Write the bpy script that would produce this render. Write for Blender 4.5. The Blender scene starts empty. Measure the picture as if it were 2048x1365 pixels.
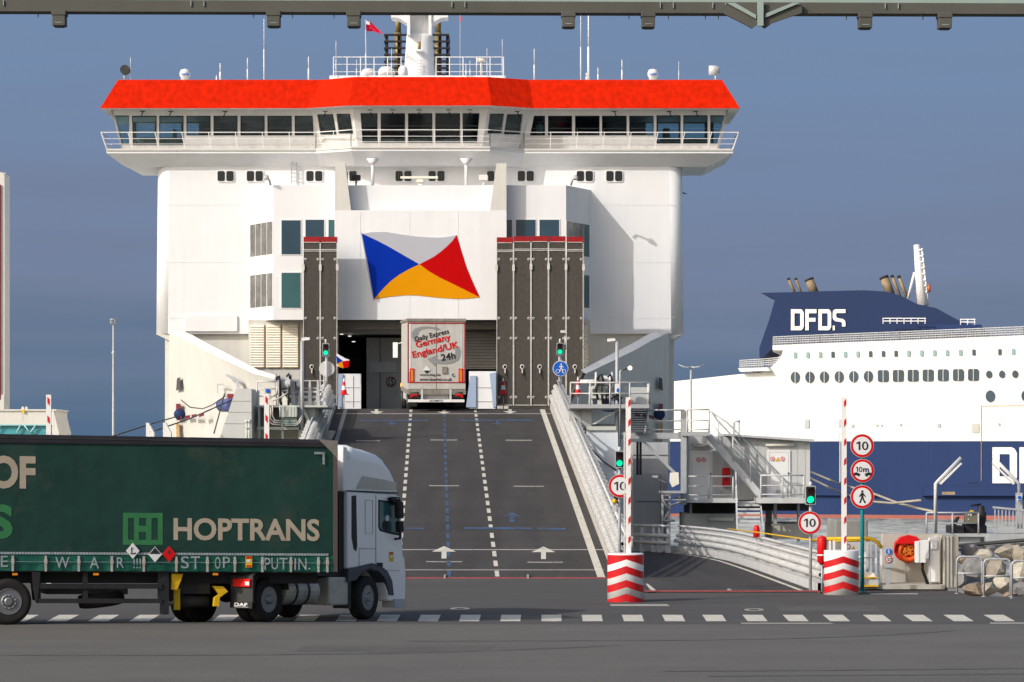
import bpy, bmesh, math, random
from mathutils import Vector, Matrix
random.seed(7)
S = bpy.context.scene
COL = S.collection
R = math.radians
# ------------------------------------------------------------------ camera
F = 6000.0            # focal length in pixels of the 2048 px wide photograph
H = 3.65              # eye height
HY = 905.0            # horizon row
ZG = -0.2             # quay level beyond the low crest of the apron
cam = bpy.data.cameras.new('camera'); camo = bpy.data.objects.new('camera', cam); COL.objects.link(camo)
camo.location = (0, 0, H); camo.rotation_euler = (R(90), 0, 0)
cam.sensor_width = 36; cam.lens = F / 2048 * 36
cam.shift_y = (HY - 682.5) / 2048
cam.clip_start = 1; cam.clip_end = 20000
S.camera = camo
# ------------------------------------------------------------------ world, sun, exposure
SUN = Vector((-.68, -.52, .515)).normalized()     # towards the sun
elev = math.asin(SUN.z); azim = math.atan2(SUN.x, SUN.y)
W = bpy.data.worlds.new('World'); S.world = W; W.use_nodes = True
nt = W.node_tree; nt.nodes.clear()
sky = nt.nodes.new('ShaderNodeTexSky'); sky.sky_type = 'NISHITA'; sky.sun_disc = False
sky.sun_elevation = elev; sky.sun_rotation = azim; sky.air_density = 1.0; sky.dust_density = 4.0; sky.ozone_density = 1.0
tc = nt.nodes.new('ShaderNodeTexCoord'); sp = nt.nodes.new('ShaderNodeSeparateXYZ')
nt.links.new(tc.outputs['Generated'], sp.inputs[0])
mr = nt.nodes.new('ShaderNodeMapRange'); mr.inputs[1].default_value = 0; mr.inputs[2].default_value = .17
nz = nt.nodes.new('ShaderNodeTexNoise'); nz.inputs['Scale'].default_value = 4.0; nz.inputs['Detail'].default_value = 5
mp = nt.nodes.new('ShaderNodeMapping'); mp.inputs['Scale'].default_value = (1.2, 1.2, 14)
nt.links.new(tc.outputs['Generated'], mp.inputs[0]); nt.links.new(mp.outputs[0], nz.inputs[0])
ad = nt.nodes.new('ShaderNodeMath'); ad.operation = 'MULTIPLY_ADD'; ad.inputs[1].default_value = .10; nt.links.new(nz.outputs[0], ad.inputs[0])
nt.links.new(sp.outputs[2], ad.inputs[2])
sb = nt.nodes.new('ShaderNodeMath'); sb.operation = 'SUBTRACT'; sb.inputs[1].default_value = .05
nt.links.new(ad.outputs[0], sb.inputs[0]); nt.links.new(sb.outputs[0], mr.inputs[0])
rp_ = nt.nodes.new('ShaderNodeValToRGB'); nt.links.new(mr.outputs[0], rp_.inputs[0])
SK = 6.1
def skc(r, g, b): return (r * SK, g * SK, b * SK, 1)
e = rp_.color_ramp.elements
e[0].position = 0; e[0].color = skc(.092, .158, .262)
e[1].position = 1; e[1].color = skc(.172, .272, .445)
for p_, c_ in ((.14, (.125, .185, .285)), (.35, (.176, .224, .342)), (.65, (.180, .254, .402))):
    q = e.new(p_); q.color = skc(*c_)
mx = nt.nodes.new('ShaderNodeMix'); mx.data_type = 'RGBA'
fr = nt.nodes.new('ShaderNodeMapRange'); fr.inputs[1].default_value = .16; fr.inputs[2].default_value = .4
nt.links.new(sp.outputs[2], fr.inputs[0])
fa = nt.nodes.new('ShaderNodeMapRange'); fa.inputs[1].default_value = .9; fa.inputs[2].default_value = .45; nt.links.new(sp.outputs[1], fa.inputs[0])
fm = nt.nodes.new('ShaderNodeMath'); fm.operation = 'MAXIMUM'; nt.links.new(fr.outputs[0], fm.inputs[0]); nt.links.new(fa.outputs[0], fm.inputs[1]); nt.links.new(fm.outputs[0], mx.inputs[0])
nt.links.new(rp_.outputs[0], mx.inputs[6]); nt.links.new(sky.outputs[0], mx.inputs[7])
bg = nt.nodes.new('ShaderNodeBackground'); bg.inputs[1].default_value = .15
nt.links.new(mx.outputs[2], bg.inputs[0])
wo = nt.nodes.new('ShaderNodeOutputWorld'); nt.links.new(bg.outputs[0], wo.inputs[0])
sl = bpy.data.lights.new('sun', 'SUN'); sl.energy = 2.75; sl.angle = R(.5); sl.color = (1, .972, .935)
so = bpy.data.objects.new('sun', sl); COL.objects.link(so)
so.rotation_euler = (-SUN).to_track_quat('-Z', 'Y').to_euler()
so.location = (-60, -60, 60)
S.view_settings.view_transform = 'Standard'; S.view_settings.look = 'None'
S.view_settings.exposure = 0.10; S.view_settings.gamma = 1
# ------------------------------------------------------------------ materials
MATS = {}
def mat(name, col, rough=.6, metal=0, noise=None, bump=0, bscale=40, spec=.28, emis=0, streak=None, coat=0, dirt=None):
    """noise=(scale, amount) value variation; streak=(amount) vertical weathering; dirt=(scale, threshold, colour) worn patches"""
    if name in MATS: return MATS[name]
    m = bpy.data.materials.new(name); m.use_nodes = True; MATS[name] = m
    t = m.node_tree; b = t.nodes['Principled BSDF']
    b.inputs['Roughness'].default_value = rough; b.inputs['Metallic'].default_value = metal
    b.inputs['Specular IOR Level'].default_value = spec; b.inputs['Coat Weight'].default_value = coat
    c4 = (col[0], col[1], col[2], 1)
    b.inputs['Base Color'].default_value = c4
    if emis:
        b.inputs['Emission Color'].default_value = c4; b.inputs['Emission Strength'].default_value = emis
    tc = t.nodes.new('ShaderNodeTexCoord'); out = None
    def mul(prev, fac_socket, lo, hi):
        r = t.nodes.new('ShaderNodeMapRange'); r.inputs[1].default_value = .3; r.inputs[2].default_value = .7
        r.inputs[3].default_value = lo; r.inputs[4].default_value = hi
        t.links.new(fac_socket, r.inputs[0])
        x = t.nodes.new('ShaderNodeVectorMath'); x.operation = 'SCALE'
        if prev is None: x.inputs[0].default_value = col[:3]
        else: t.links.new(prev, x.inputs[0])
        t.links.new(r.outputs[0], x.inputs['Scale'])
        return x.outputs[0]
    if noise:
        n = t.nodes.new('ShaderNodeTexNoise'); n.inputs['Scale'].default_value = noise[0]; n.inputs['Detail'].default_value = 8; n.inputs['Roughness'].default_value = .65
        t.links.new(tc.outputs['Object'], n.inputs[0])
        out = mul(out, n.outputs[0], 1 - noise[1], 1 + noise[1] * .6)
    if streak:
        mpp = t.nodes.new('ShaderNodeMapping'); mpp.inputs['Scale'].default_value = (2.2, 2.2, .12)
        n = t.nodes.new('ShaderNodeTexNoise'); n.inputs['Scale'].default_value = 1.5; n.inputs['Detail'].default_value = 7
        t.links.new(tc.outputs['Object'], mpp.inputs[0]); t.links.new(mpp.outputs[0], n.inputs[0])
        out = mul(out, n.outputs[0], 1 - streak, 1 + streak * .3)
    if dirt:
        n = t.nodes.new('ShaderNodeTexNoise'); n.inputs['Scale'].default_value = dirt[0]; n.inputs['Detail'].default_value = 9; n.inputs['Roughness'].default_value = .7
        t.links.new(tc.outputs['Object'], n.inputs[0])
        r = t.nodes.new('ShaderNodeMapRange'); r.inputs[1].default_value = dirt[1]; r.inputs[2].default_value = dirt[1] + .12
        r.inputs[3].default_value = 0; r.inputs[4].default_value = dirt[3] if len(dirt) > 3 else 1
        t.links.new(n.outputs[0], r.inputs[0])
        x = t.nodes.new('ShaderNodeMix'); x.data_type = 'RGBA'
        t.links.new(r.outputs[0], x.inputs[0])
        if out is None: x.inputs[6].default_value = c4
        else: t.links.new(out, x.inputs[6])
        x.inputs[7].default_value = (*dirt[2], 1); out = x.outputs[2]
    if out is not None: t.links.new(out, b.inputs['Base Color'])
    if bump:
        n = t.nodes.new('ShaderNodeTexNoise'); n.inputs['Scale'].default_value = bscale; n.inputs['Detail'].default_value = 6
        t.links.new(tc.outputs['Object'], n.inputs[0])
        u = t.nodes.new('ShaderNodeBump'); u.inputs['Strength'].default_value = bump; u.inputs['Distance'].default_value = .02
        t.links.new(n.outputs[0], u.inputs['Height']); t.links.new(u.outputs[0], b.inputs['Normal'])
    return m
RUST = (.33, .17, .06)
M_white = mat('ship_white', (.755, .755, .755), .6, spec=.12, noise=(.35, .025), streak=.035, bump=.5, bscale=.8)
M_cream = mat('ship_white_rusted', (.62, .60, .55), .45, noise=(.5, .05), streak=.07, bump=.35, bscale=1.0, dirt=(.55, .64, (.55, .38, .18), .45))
M_red = mat('roof_orange_red', (.62, .016, .001), .8, noise=(1.5, .09), streak=.26, bump=.08, bscale=1.2, spec=.05)
M_deckwhite = mat('bridge_white', (.72, .70, .67), .5, noise=(1.2, .07), streak=.08)
M_rail = mat('rail_white', (.76, .75, .73), .5)
M_dark = mat('near_black', (.012, .012, .014), .6)
M_glassd = mat('dark_window_glass', (.010, .012, .015), .08, spec=.6)
M_glassb = mat('blue_window_glass', (.018, .052, .085), .12, noise=(.4, .3), spec=.6)
M_glasst = mat('teal_window_glass', (.030, .105, .115), .12, noise=(.4, .25), spec=.6)
M_glassm = mat('mirror_window_glass', (.20, .20, .19), .14, metal=.55, noise=(1.3, .6), bump=.5, bscale=.9)
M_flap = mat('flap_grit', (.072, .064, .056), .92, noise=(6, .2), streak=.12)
M_flapred = mat('flap_red', (.30, .008, .012), .5, noise=(3, .25), dirt=(4, .66, (.5, .45, .4), .5))
M_flapwhite = mat('flap_white', (.60, .58, .54), .6, noise=(5, .2))
M_louvre = mat('louvre_cream', (.82, .77, .66), .6, noise=(2, .06), streak=.06, dirt=(.9, .66, (.45, .30, .12), .5))
M_rust = mat('rust_edge', (.42, .27, .10), .8, noise=(3, .4))
M_eblue = mat('emblem_blue', (.001, .026, .33), .7, noise=(1, .05), spec=.06)
M_ered = mat('emblem_red', (.47, .001, .002), .7, noise=(1, .06), spec=.06)
M_eyel = mat('emblem_yellow', (.68, .27, .001), .7, noise=(1, .05), spec=.06)
M_egrey = mat('emblem_grey', (.42, .42, .46), .5, noise=(1, .04))
M_galv = mat('galvanised', (.40, .41, .42), .55, metal=.15, noise=(3, .12))
M_galvl = mat('galvanised_light', (.58, .58, .57), .5, metal=.1, noise=(2, .1), streak=.1)
M_greyp = mat('grey_paint', (.46, .47, .48), .6, noise=(.8, .08), streak=.1)
M_greenp = mat('pale_green_grey_paint', (.50, .52, .47), .6, noise=(.8, .07), streak=.08)
M_cabin = mat('cabin_grey', (.53, .535, .515), .6, noise=(.6, .04), streak=.05)
M_door = mat('door_white', (.76, .75, .73), .5, noise=(1, .03))
M_asph = mat('apron_asphalt', (.112, .107, .097), .93, noise=(.35, .12), bump=.25, bscale=25)
M_ramp = mat('ramp_asphalt', (.050, .046, .0435), .93, noise=(.5, .12), bump=.25, bscale=25, dirt=(.25, .6, (.062, .053, .042), .7))
M_mark = mat('road_paint_white', (.56, .53, .45), .8, noise=(4, .15), dirt=(5, .56, (.16, .155, .14), .8))
M_markold = mat('road_paint_worn', (.36, .345, .31), .85, noise=(5, .3), dirt=(5, .54, (.08, .076, .07), .9))
M_markblue = mat('road_paint_blue', (.045, .10, .19), .85, noise=(5, .25), dirt=(2.6, .46, (.050, .052, .058), .92))
M_seam = mat('joint_red', (.30, .07, .075), .7, noise=(4, .2))
M_conc = mat('concrete', (.46, .43, .37), .85, noise=(1.5, .1), streak=.14, bump=.2, bscale=12)
M_concd = mat('concrete_dark', (.25, .25, .23), .9, noise=(1.2, .15), streak=.2)
M_sred = mat('sign_red', (.56, .004, .008), .5, spec=.12)
M_swhite = mat('sign_white', (.68, .68, .67), .42)
M_sblack = mat('sign_black', (.02, .02, .025), .5)
M_sblue = mat('sign_blue', (.006, .10, .48), .42)
M_teal = mat('post_teal', (.005, .20, .22), .45)
M_yel = mat('handrail_yellow', (.70, .42, .01), .5, noise=(4, .2))
M_fred = mat('fire_red', (.62, .006, .008), .35, noise=(3, .1))
M_orange = mat('lifebuoy_orange', (.75, .10, .01), .5, noise=(6, .4))
M_bred = mat('barrier_red', (.54, .010, .014), .45, noise=(2, .12), dirt=(5, .62, (.30, .22, .20), .6))
M_bwhite = mat('barrier_white', (.76, .74, .72), .45, noise=(2, .08), streak=.08, dirt=(4, .62, (.42, .39, .35), .6))
M_green = mat('lamp_green_lit', (.0, .85, .42), .4, emis=1.0)
M_redoff = mat('lamp_red_off', (.05, .008, .008), .3)
M_lblack = mat('signal_black', (.012, .012, .012), .5)
M_tyre = mat('tyre_rubber', (.018, .017, .016), .85, noise=(6, .3), bump=.3, bscale=30)
M_rim = mat('wheel_rim', (.22, .22, .23), .4, metal=.6, noise=(5, .15))
M_curtain = mat('curtain_green', (.010, .043, .033), .55, noise=(1.1, .2), streak=.12, bump=1, bscale=1.6, dirt=(.7, .55, (.046, .056, .042), .6))
M_curtain2 = mat('curtain_skirt_green', (.008, .085, .058), .5, noise=(1.5, .2), bump=.35, bscale=6)
M_logog = mat('logo_green', (.032, .165, .060), .6, noise=(2, .15))
M_beige = mat('letter_beige', (.38, .32, .245), .6, noise=(3, .12))
M_tape = mat('letter_tape', (.30, .34, .36), .6, noise=(9, .3))
M_black = mat('frame_black', (.02, .02, .022), .6, noise=(3, .3))
M_capm = mat('cap_strip', (.028, .026, .032), .45, noise=(2, .3))
M_cab = mat('cab_white', (.80, .79, .775), .28, noise=(.9, .04), coat=.3)
M_fend = mat('fender_slate', (.060, .064, .085), .5, noise=(3, .15))
M_alu = mat('dull_aluminium', (.46, .43, .38), .5, metal=.25, noise=(3, .25), bump=.2, bscale=8)
M_dgrey = mat('dark_grey_plastic', (.045, .044, .043), .7, noise=(3, .25))
M_tail = mat('tail_red', (.65, .008, .010), .25)
M_amber = mat('amber_lens', (.75, .25, .01), .3)
M_trl = mat('trailer_offwhite', (.50, .475, .43), .55, noise=(1.5, .08), streak=.15)
M_trldirty = mat('trailer_dirty', (.26, .235, .20), .7, noise=(2, .35), streak=.3)
M_navy = mat('navy_paint', (.007, .026, .100), .7, noise=(.12, .1), streak=.08)
M_navy2 = mat('navy_funnel', (.005, .019, .072), .7, noise=(.15, .1))
M_cote = mat('second_ferry_white', (.72, .705, .66), .45, noise=(.08, .03), streak=.03)
M_boot = mat('boot_red', (.30, .10, .075), .7, noise=(.3, .15))
M_exh = mat('exhaust_brown', (.27, .20, .12), .6, noise=(1, .4))
M_cage = mat('funnel_black', (.028, .025, .026), .7, noise=(2, .3))
M_gold = mat('exhaust_gold', (.26, .20, .09), .5, metal=.4, noise=(2, .3))
M_beam = mat('gantry_dark', (.085, .084, .072), .7, noise=(1, .2))
M_beaml = mat('gantry_light', (.27, .34, .31), .5, noise=(2, .1))
M_inter = mat('hold_grey', (.38, .37, .35), .8, noise=(.8, .15))
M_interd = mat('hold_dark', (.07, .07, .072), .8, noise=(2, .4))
M_pale = mat('blue_shade_paint', (.32, .40, .55), .5, noise=(1, .08))  # bluish shade on the white door leaves, put into a colour
M_maroon = mat('maroon', (.16, .015, .025), .6)
M_tealg = mat('walkway_glass', (.08, .30, .34), .2, noise=(1, .2))
M_rope = mat('rope', (.10, .10, .10), .9)
M_wrope = mat('rope_light', (.38, .34, .27), .9)
M_plant = mat('weed_green', (.05, .10, .03), .9, noise=(10, .4))
M_skin = mat('console_green', (.16, .18, .12), .7)
for m_, d_ in ((M_curtain, .025), (M_curtain2, .05), (M_white, .06), (M_cream, .06), (M_red, .06)):
    for n_ in m_.node_tree.nodes:
        if n_.type == 'BUMP': n_.inputs['Distance'].default_value = d_
def glass_clear():
    m = bpy.data.materials.new('clear_tinted_glass'); m.use_nodes = True; t = m.node_tree; t.nodes.clear()
    o = t.nodes.new('ShaderNodeOutputMaterial'); tr = t.nodes.new('ShaderNodeBsdfTransparent'); tr.inputs[0].default_value = (.50, .66, .70, 1)
    g = t.nodes.new('ShaderNodeBsdfGlossy'); g.inputs['Roughness'].default_value = .05
    x = t.nodes.new('ShaderNodeMixShader'); x.inputs[0].default_value = .08
    t.links.new(tr.outputs[0], x.inputs[1]); t.links.new(g.outputs[0], x.inputs[2]); t.links.new(x.outputs[0], o.inputs[0]); return m
M_clear = glass_clear()
# ------------------------------------------------------------------ geometry helpers
def P(px, py, Y): return Vector(((px - 1024) * Y / F, Y, H + (HY - py) * Y / F))
def gz(Y):
    pts = [(-999, 0), (63.6, 0), (64.8, -.03), (67, -.13), (69, -.19), (70.5, ZG), (9999, ZG)]
    for (a, za), (b, zb) in zip(pts, pts[1:]):
        if Y <= b: return za + (zb - za) * (Y - a) / (b - a)
def gp(px, py, dz=0):
    Y = 80
    for _ in range(30): Y = .5 * Y + .5 * (H - gz(Y)) * F / (py - HY)
    return Vector(((px - 1024) * Y / F, Y, gz(Y) + dz))
class MB:
    def __init__(s, M=None): s.v = []; s.f = []; s.m = []; s.sm = []; s.M = M
    def add(s, vs, fs, mi=0, smooth=False):
        o = len(s.v)
        for v in vs: s.v.append((s.M @ Vector(v)) if s.M else Vector(v))
        for i, f in enumerate(fs):
            s.f.append([o + k for k in f]); s.m.append(mi); s.sm.append(smooth if isinstance(smooth, bool) else smooth[i])
        return s
    def box(s, x0, x1, y0, y1, z0, z1, mi=0):
        vs = [(x, y, z) for x in (x0, x1) for y in (y0, y1) for z in (z0, z1)]
        return s.add(vs, [(0, 1, 3, 2), (4, 6, 7, 5), (0, 4, 5, 1), (2, 3, 7, 6), (0, 2, 6, 4), (1, 5, 7, 3)], mi)
    def pbox(s, x0, x1, y0, y1, Y, d=.1, mi=0):
        a = P(x0, y1, Y); b = P(x1, y0, Y)
        return s.box(a.x, b.x, Y, Y + d, a.z, b.z, mi)
    def prism(s, pts, off, mi=0, cap=True):
        """closed outline of 3d points extruded by vector off"""
        n = len(pts); off = Vector(off)
        vs = [Vector(p) for p in pts] + [Vector(p) + off for p in pts]
        fs = [(i, (i + 1) % n, n + (i + 1) % n, n + i) for i in range(n)]
        fs += [tuple(range(n))[::-1], tuple(range(n, 2 * n))]
        return s.add(vs, fs, mi)
    def pprism(s, pts, Y, d=.1, mi=0): return s.prism([P(x, y, Y) for x, y in pts], (0, d, 0), mi)
    def tube(s, pts, r, n=6, mi=0, r2=None, caps=True):
        pts = [Vector(p) for p in pts]; m = len(pts); vs = []; fs = []; sm = []
        for i, p in enumerate(pts):
            t = (pts[min(i + 1, m - 1)] - pts[max(i - 1, 0)]).normalized()
            a = t.cross(Vector((0, 0, 1)));
            if a.length < .01: a = t.cross(Vector((0, 1, 0)))
            a.normalize(); b = t.cross(a)
            rr = r if r2 is None else r + (r2 - r) * i / (m - 1)
            for k in range(n):
                q = 2 * math.pi * (k + .5) / n
                vs.append(p + a * math.cos(q) * rr + b * math.sin(q) * rr)
        for i in range(m - 1):
            for k in range(n):
                fs.append((i * n + k, i * n + (k + 1) % n, (i + 1) * n + (k + 1) % n, (i + 1) * n + k)); sm.append(n > 4)
        if caps: fs += [tuple(range(n)), tuple(range((m - 1) * n, m * n))]; sm += [False, False]
        return s.add(vs, fs, mi, sm)
    def lathe(s, prof, c, ax='z', n=24, mi=0, mis=None, smooth=True):
        """prof: list of (radius, height) along axis"""
        c = Vector(c); vs = []; fs = []; m = len(prof)
        for r, h in prof:
            for k in range(n):
                q = 2 * math.pi * k / n; a, b = r * math.cos(q), r * math.sin(q)
                vs.append(c + (Vector((a, b, h)) if ax == 'z' else Vector((a, h, b)) if ax == 'y' else Vector((h, a, b))))
        for i in range(m - 1):
            for k in range(n): fs.append((i * n + k, i * n + (k + 1) % n, (i + 1) * n + (k + 1) % n, (i + 1) * n + k))
        if prof[0][0] > 1e-6: fs.append(tuple(range(n)))
        if prof[-1][0] > 1e-6: fs.append(tuple(range((m - 1) * n, m * n)))
        sm = [smooth if len(f) == 4 else False for f in fs]
        o = len(s.f); s.add(vs, fs, mi, sm)
        if mis:
            for i in range(m - 1):
                for k in range(n): s.m[o + i * n + k] = mis[i]
        return s
    def ball(s, c, r, sc=(1, 1, 1), n=12, mi=0):
        prof = [(r * math.sin(math.pi * i / 8), -r * math.cos(math.pi * i / 8)) for i in range(9)]
        prof[0] = (1e-7, -r); prof[-1] = (1e-7, r); o = len(s.v); s.lathe(prof, (0, 0, 0), n=n, mi=mi)
        M = s.M
        for i in range(o, len(s.v)):
            v = s.v[i] if not M else M.inverted() @ s.v[i]
            v = Vector((v.x * sc[0], v.y * sc[1], v.z * sc[2])) + Vector(c); s.v[i] = M @ v if M else v
        return s
    def knotted(s, a, b_, r, step=.31, k=1.9, n=8):
        a, b_ = Vector(a), Vector(b_); m = int((b_ - a).length / step); t = (b_ - a).normalized(); u = t.cross(Vector((0, 0, 1))).normalized(); w = t.cross(u); rings = []
        for i in range(m + 1):
            for rr, o_ in (((r, -.05), (r * k, -.045), (r * k, .045), (r, .05)) if i % 2 else ((r, 0),)):
                c = a + t * (i * step + o_); rings.append([c + (u * math.cos(2 * math.pi * q / n) + w * math.sin(2 * math.pi * q / n)) * rr for q in range(n)])
        return s.loft(rings, closed=True)
    def ktube(s, pts, r, step=.3, k=1.7, n=8):
        """tube along a path with a collar every other step"""
        q = [Vector(pts[0])]; acc = 0
        for a, b_ in zip(pts, pts[1:]):
            a, b_ = Vector(a), Vector(b_); L_ = (b_ - a).length; d = step - acc
            while d < L_: q.append(a.lerp(b_, d / L_)); d += step
            acc = L_ - (d - step)
        rings = []
        for i in range(1, len(q) - 1):
            t = (q[i + 1] - q[i - 1]).normalized(); u = t.cross(Vector((0, 0, 1))).normalized(); w = t.cross(u)
            for rr, o_ in (((r, -.045), (r * k, -.04), (r * k, .04), (r, .045)) if i % 2 else ((r, 0),)):
                c = q[i] + t * o_; rings.append([c + (u * math.cos(2 * math.pi * j / n) + w * math.sin(2 * math.pi * j / n)) * rr for j in range(n)])
        return s.loft(rings, closed=True)
    def loft(s, rings, mi=0, closed=False, smooth=False):
        n = len(rings[0]); vs = [p for r in rings for p in r]; fs = []
        for i in range(len(rings) - 1):
            for k in range(n if closed else n - 1):
                fs.append((i * n + k, i * n + (k + 1) % n, (i + 1) * n + (k + 1) % n, (i + 1) * n + k))
        return s.add(vs, fs, mi, smooth)
    def build(s, name, mats, parent=None, bevel=0, label=None, recalc=True):
        me = bpy.data.meshes.new(name); off = Vector((0, 0, 0))
        if parent is not None:
            r = parent
            while r.parent: r = r.parent
            if r.name not in LOCAL: off = r.location
        me.from_pydata([tuple(v - off) for v in s.v], [], s.f)
        for m in (mats if isinstance(mats, (list, tuple)) else [mats]): me.materials.append(m)
        me.polygons.foreach_set('material_index', s.m); me.polygons.foreach_set('use_smooth', s.sm); me.update()
        if recalc:
            bm = bmesh.new(); bm.from_mesh(me); bmesh.ops.recalc_face_normals(bm, faces=bm.faces); bm.to_mesh(me); bm.free()
        o = bpy.data.objects.new(name, me); COL.objects.link(o); o.parent = parent
        if bevel:
            b = o.modifiers.new('bevel', 'BEVEL'); b.width = bevel; b.segments = 2; b.limit_method = 'ANGLE'; b.angle_limit = R(40)
        if label: o['label'] = label
        return o
LOCAL = set()
def thing(name, label, cat, loc=(0, 0, 0), group=None, rotz=None):
    o = bpy.data.objects.new(name, None); COL.objects.link(o); o.location = loc; o.empty_display_size = .3
    if rotz is not None: o.rotation_euler = (0, 0, rotz); LOCAL.add(o.name)
    o['label'] = label; o['category'] = cat
    if group: o['group'] = group
    return o
def tag(o, label, cat, group=None):
    o['label'] = label; o['category'] = cat
    if group: o['group'] = group
    return o
def structure(o, kind='structure'): o['kind'] = kind; return o
def copy_tree(o, parent=None):
    c = o.copy(); COL.objects.link(c); c.parent = parent
    if o.name in LOCAL: LOCAL.add(c.name)
    for ch in list(o.children): copy_tree(ch, c)
    return c
def circ(cx, cy, rx, ry=None, n=24): ry = ry or rx; return [(cx + rx * math.cos(2 * math.pi * i / n), cy + ry * math.sin(2 * math.pi * i / n)) for i in range(n)]
def rrect(x0, x1, y0, y1, r, n=3):
    o = []
    for cx, cy, a in ((x1 - r, y1 - r, 0), (x0 + r, y1 - r, 90), (x0 + r, y0 + r, 180), (x1 - r, y0 + r, 270)):
        for i in range(n + 1):
            q = R(a + 90 * i / n); o.append((cx + r * math.cos(q), cy + r * math.sin(q)))
    return o
def text(body, o, ux, uz, w, h, mats, parent, name='lettering', bold=.02, thick=.006, M=None, label=None):
    """flat cut-out lettering fitted to w x h metres, lower left at o, reading along ux, up along uz; front faces ux x uz reversed"""
    cu = bpy.data.curves.new(name, 'FONT'); cu.body = body; cu.offset = bold; cu.extrude = .05; cu.resolution_u = 4
    ob = bpy.data.objects.new('tmp', cu); COL.objects.link(ob); bpy.context.view_layer.update()
    me = bpy.data.meshes.new_from_object(ob.evaluated_get(bpy.context.evaluated_depsgraph_get()))
    bpy.data.objects.remove(ob); bpy.data.curves.remove(cu)
    xs = [v.co.x for v in me.vertices]; ys = [v.co.y for v in me.vertices]
    x0, x1, y0, y1 = min(xs), max(xs), min(ys), max(ys); o = Vector(o); ux = Vector(ux).normalized(); uz = Vector(uz).normalized(); nn = ux.cross(uz)
    mb = MB(M)
    mb.add([o + ux * ((v.co.x - x0) / (x1 - x0) * w) + uz * ((v.co.y - y0) / (y1 - y0) * h) + nn * (thick * (1 if v.co.z > 0 else 0)) for v in me.vertices], [tuple(p.vertices) for p in me.polygons])
    bpy.data.meshes.remove(me)
    return mb.build(name, mats, parent, label=label)
def ptext(body, x0, x1, y0, y1, Y, mats, parent, **k):
    a = P(x0, y1, Y); b = P(x1, y0, Y)
    return text(body, a, (1, 0, 0), (0, 0, 1), b.x - a.x, b.z - a.z, mats, parent, **k)
# ------------------------------------------------------------------ setting: apron, sea
def make_ground():
    mb = MB(); ys = [-120, 0, 40, 55, 63.6, 64.8, 67, 69, 70.5]
    cols = [(-160, -9.5, 96), (-9.5, 3.3, 91.7), (3.3, 8.6, 82.1), (8.6, 12.3, 87.5), (12.3, 160, 80.2)]
    for x0, x1, ye in cols:
        yy = ys + [ye]
        for a, b in zip(yy, yy[1:]): mb.add([(x0, a, gz(a)), (x1, a, gz(a)), (x1, b, gz(b)), (x0, b, gz(b))], [(0, 1, 2, 3)])
        mb.add([(x0, ye, ZG), (x1, ye, ZG), (x1, ye, -5), (x0, ye, -5)], [(0, 1, 2, 3)], 1)
        mb.add([(x1, 79, ZG), (x1, ye, ZG), (x1, ye, -5), (x1, 79, -5)], [(0, 1, 2, 3)], 1)
        mb.add([(x0, 79, ZG), (x0, ye, ZG), (x0, ye, -5), (x0, 79, -5)], [(0, 1, 2, 3)], 1)
    o = mb.build('ground', [M_asph, M_concd], recalc=False); structure(o); return o
ground = make_ground()
# asphalt: streaks of tyre wear across the apron
t = M_asph.node_tree; b = t.nodes['Principled BSDF']; prev = b.inputs['Base Color'].links[0].from_socket
tcn = t.nodes.new('ShaderNodeTexCoord'); mpn = t.nodes.new('ShaderNodeMapping'); mpn.inputs['Scale'].default_value = (.03, .9, 1)
nn_ = t.nodes.new('ShaderNodeTexNoise'); nn_.inputs['Scale'].default_value = 1.0; nn_.inputs['Detail'].default_value = 6
t.links.new(tcn.outputs['Object'], mpn.inputs[0]); t.links.new(mpn.outputs[0], nn_.inputs[0])
r_ = t.nodes.new('ShaderNodeMapRange'); r_.inputs[1].default_value = .35; r_.inputs[2].default_value = .65; r_.inputs[3].default_value = .955; r_.inputs[4].default_value = 1.03
t.links.new(nn_.outputs[0], r_.inputs[0]); v_ = t.nodes.new('ShaderNodeVectorMath'); v_.operation = 'SCALE'
t.links.new(prev, v_.inputs[0]); t.links.new(r_.outputs[0], v_.inputs['Scale'])
n2 = t.nodes.new('ShaderNodeTexNoise'); n2.inputs['Scale'].default_value = 14; n2.inputs['Detail'].default_value = 3; t.links.new(tcn.outputs['Object'], n2.inputs[0])
r2_ = t.nodes.new('ShaderNodeMapRange'); r2_.inputs[1].default_value = .3; r2_.inputs[2].default_value = .7; r2_.inputs[3].default_value = .86; r2_.inputs[4].default_value = 1.12
t.links.new(n2.outputs[0], r2_.inputs[0]); v2_ = t.nodes.new('ShaderNodeVectorMath'); v2_.operation = 'SCALE'
t.links.new(v_.outputs[0], v2_.inputs[0]); t.links.new(r2_.outputs[0], v2_.inputs['Scale'])
t.links.new(v2_.outputs[0], b.inputs['Base Color'])
M_asph2 = M_asph.copy(); M_asph2.name = 'apron_asphalt_newer'     # darker, newer surfacing beyond the crest
for n_ in M_asph2.node_tree.nodes:
    if n_.type == 'VECT_MATH' and not n_.inputs[0].is_linked: n_.inputs[0].default_value = (.074, .070, .066)
ground.data.materials.append(M_asph2)
for p_ in ground.data.polygons:
    c_ = p_.center
    if p_.normal.z > .5 and c_.y > 63.6: p_.material_index = 2
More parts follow.
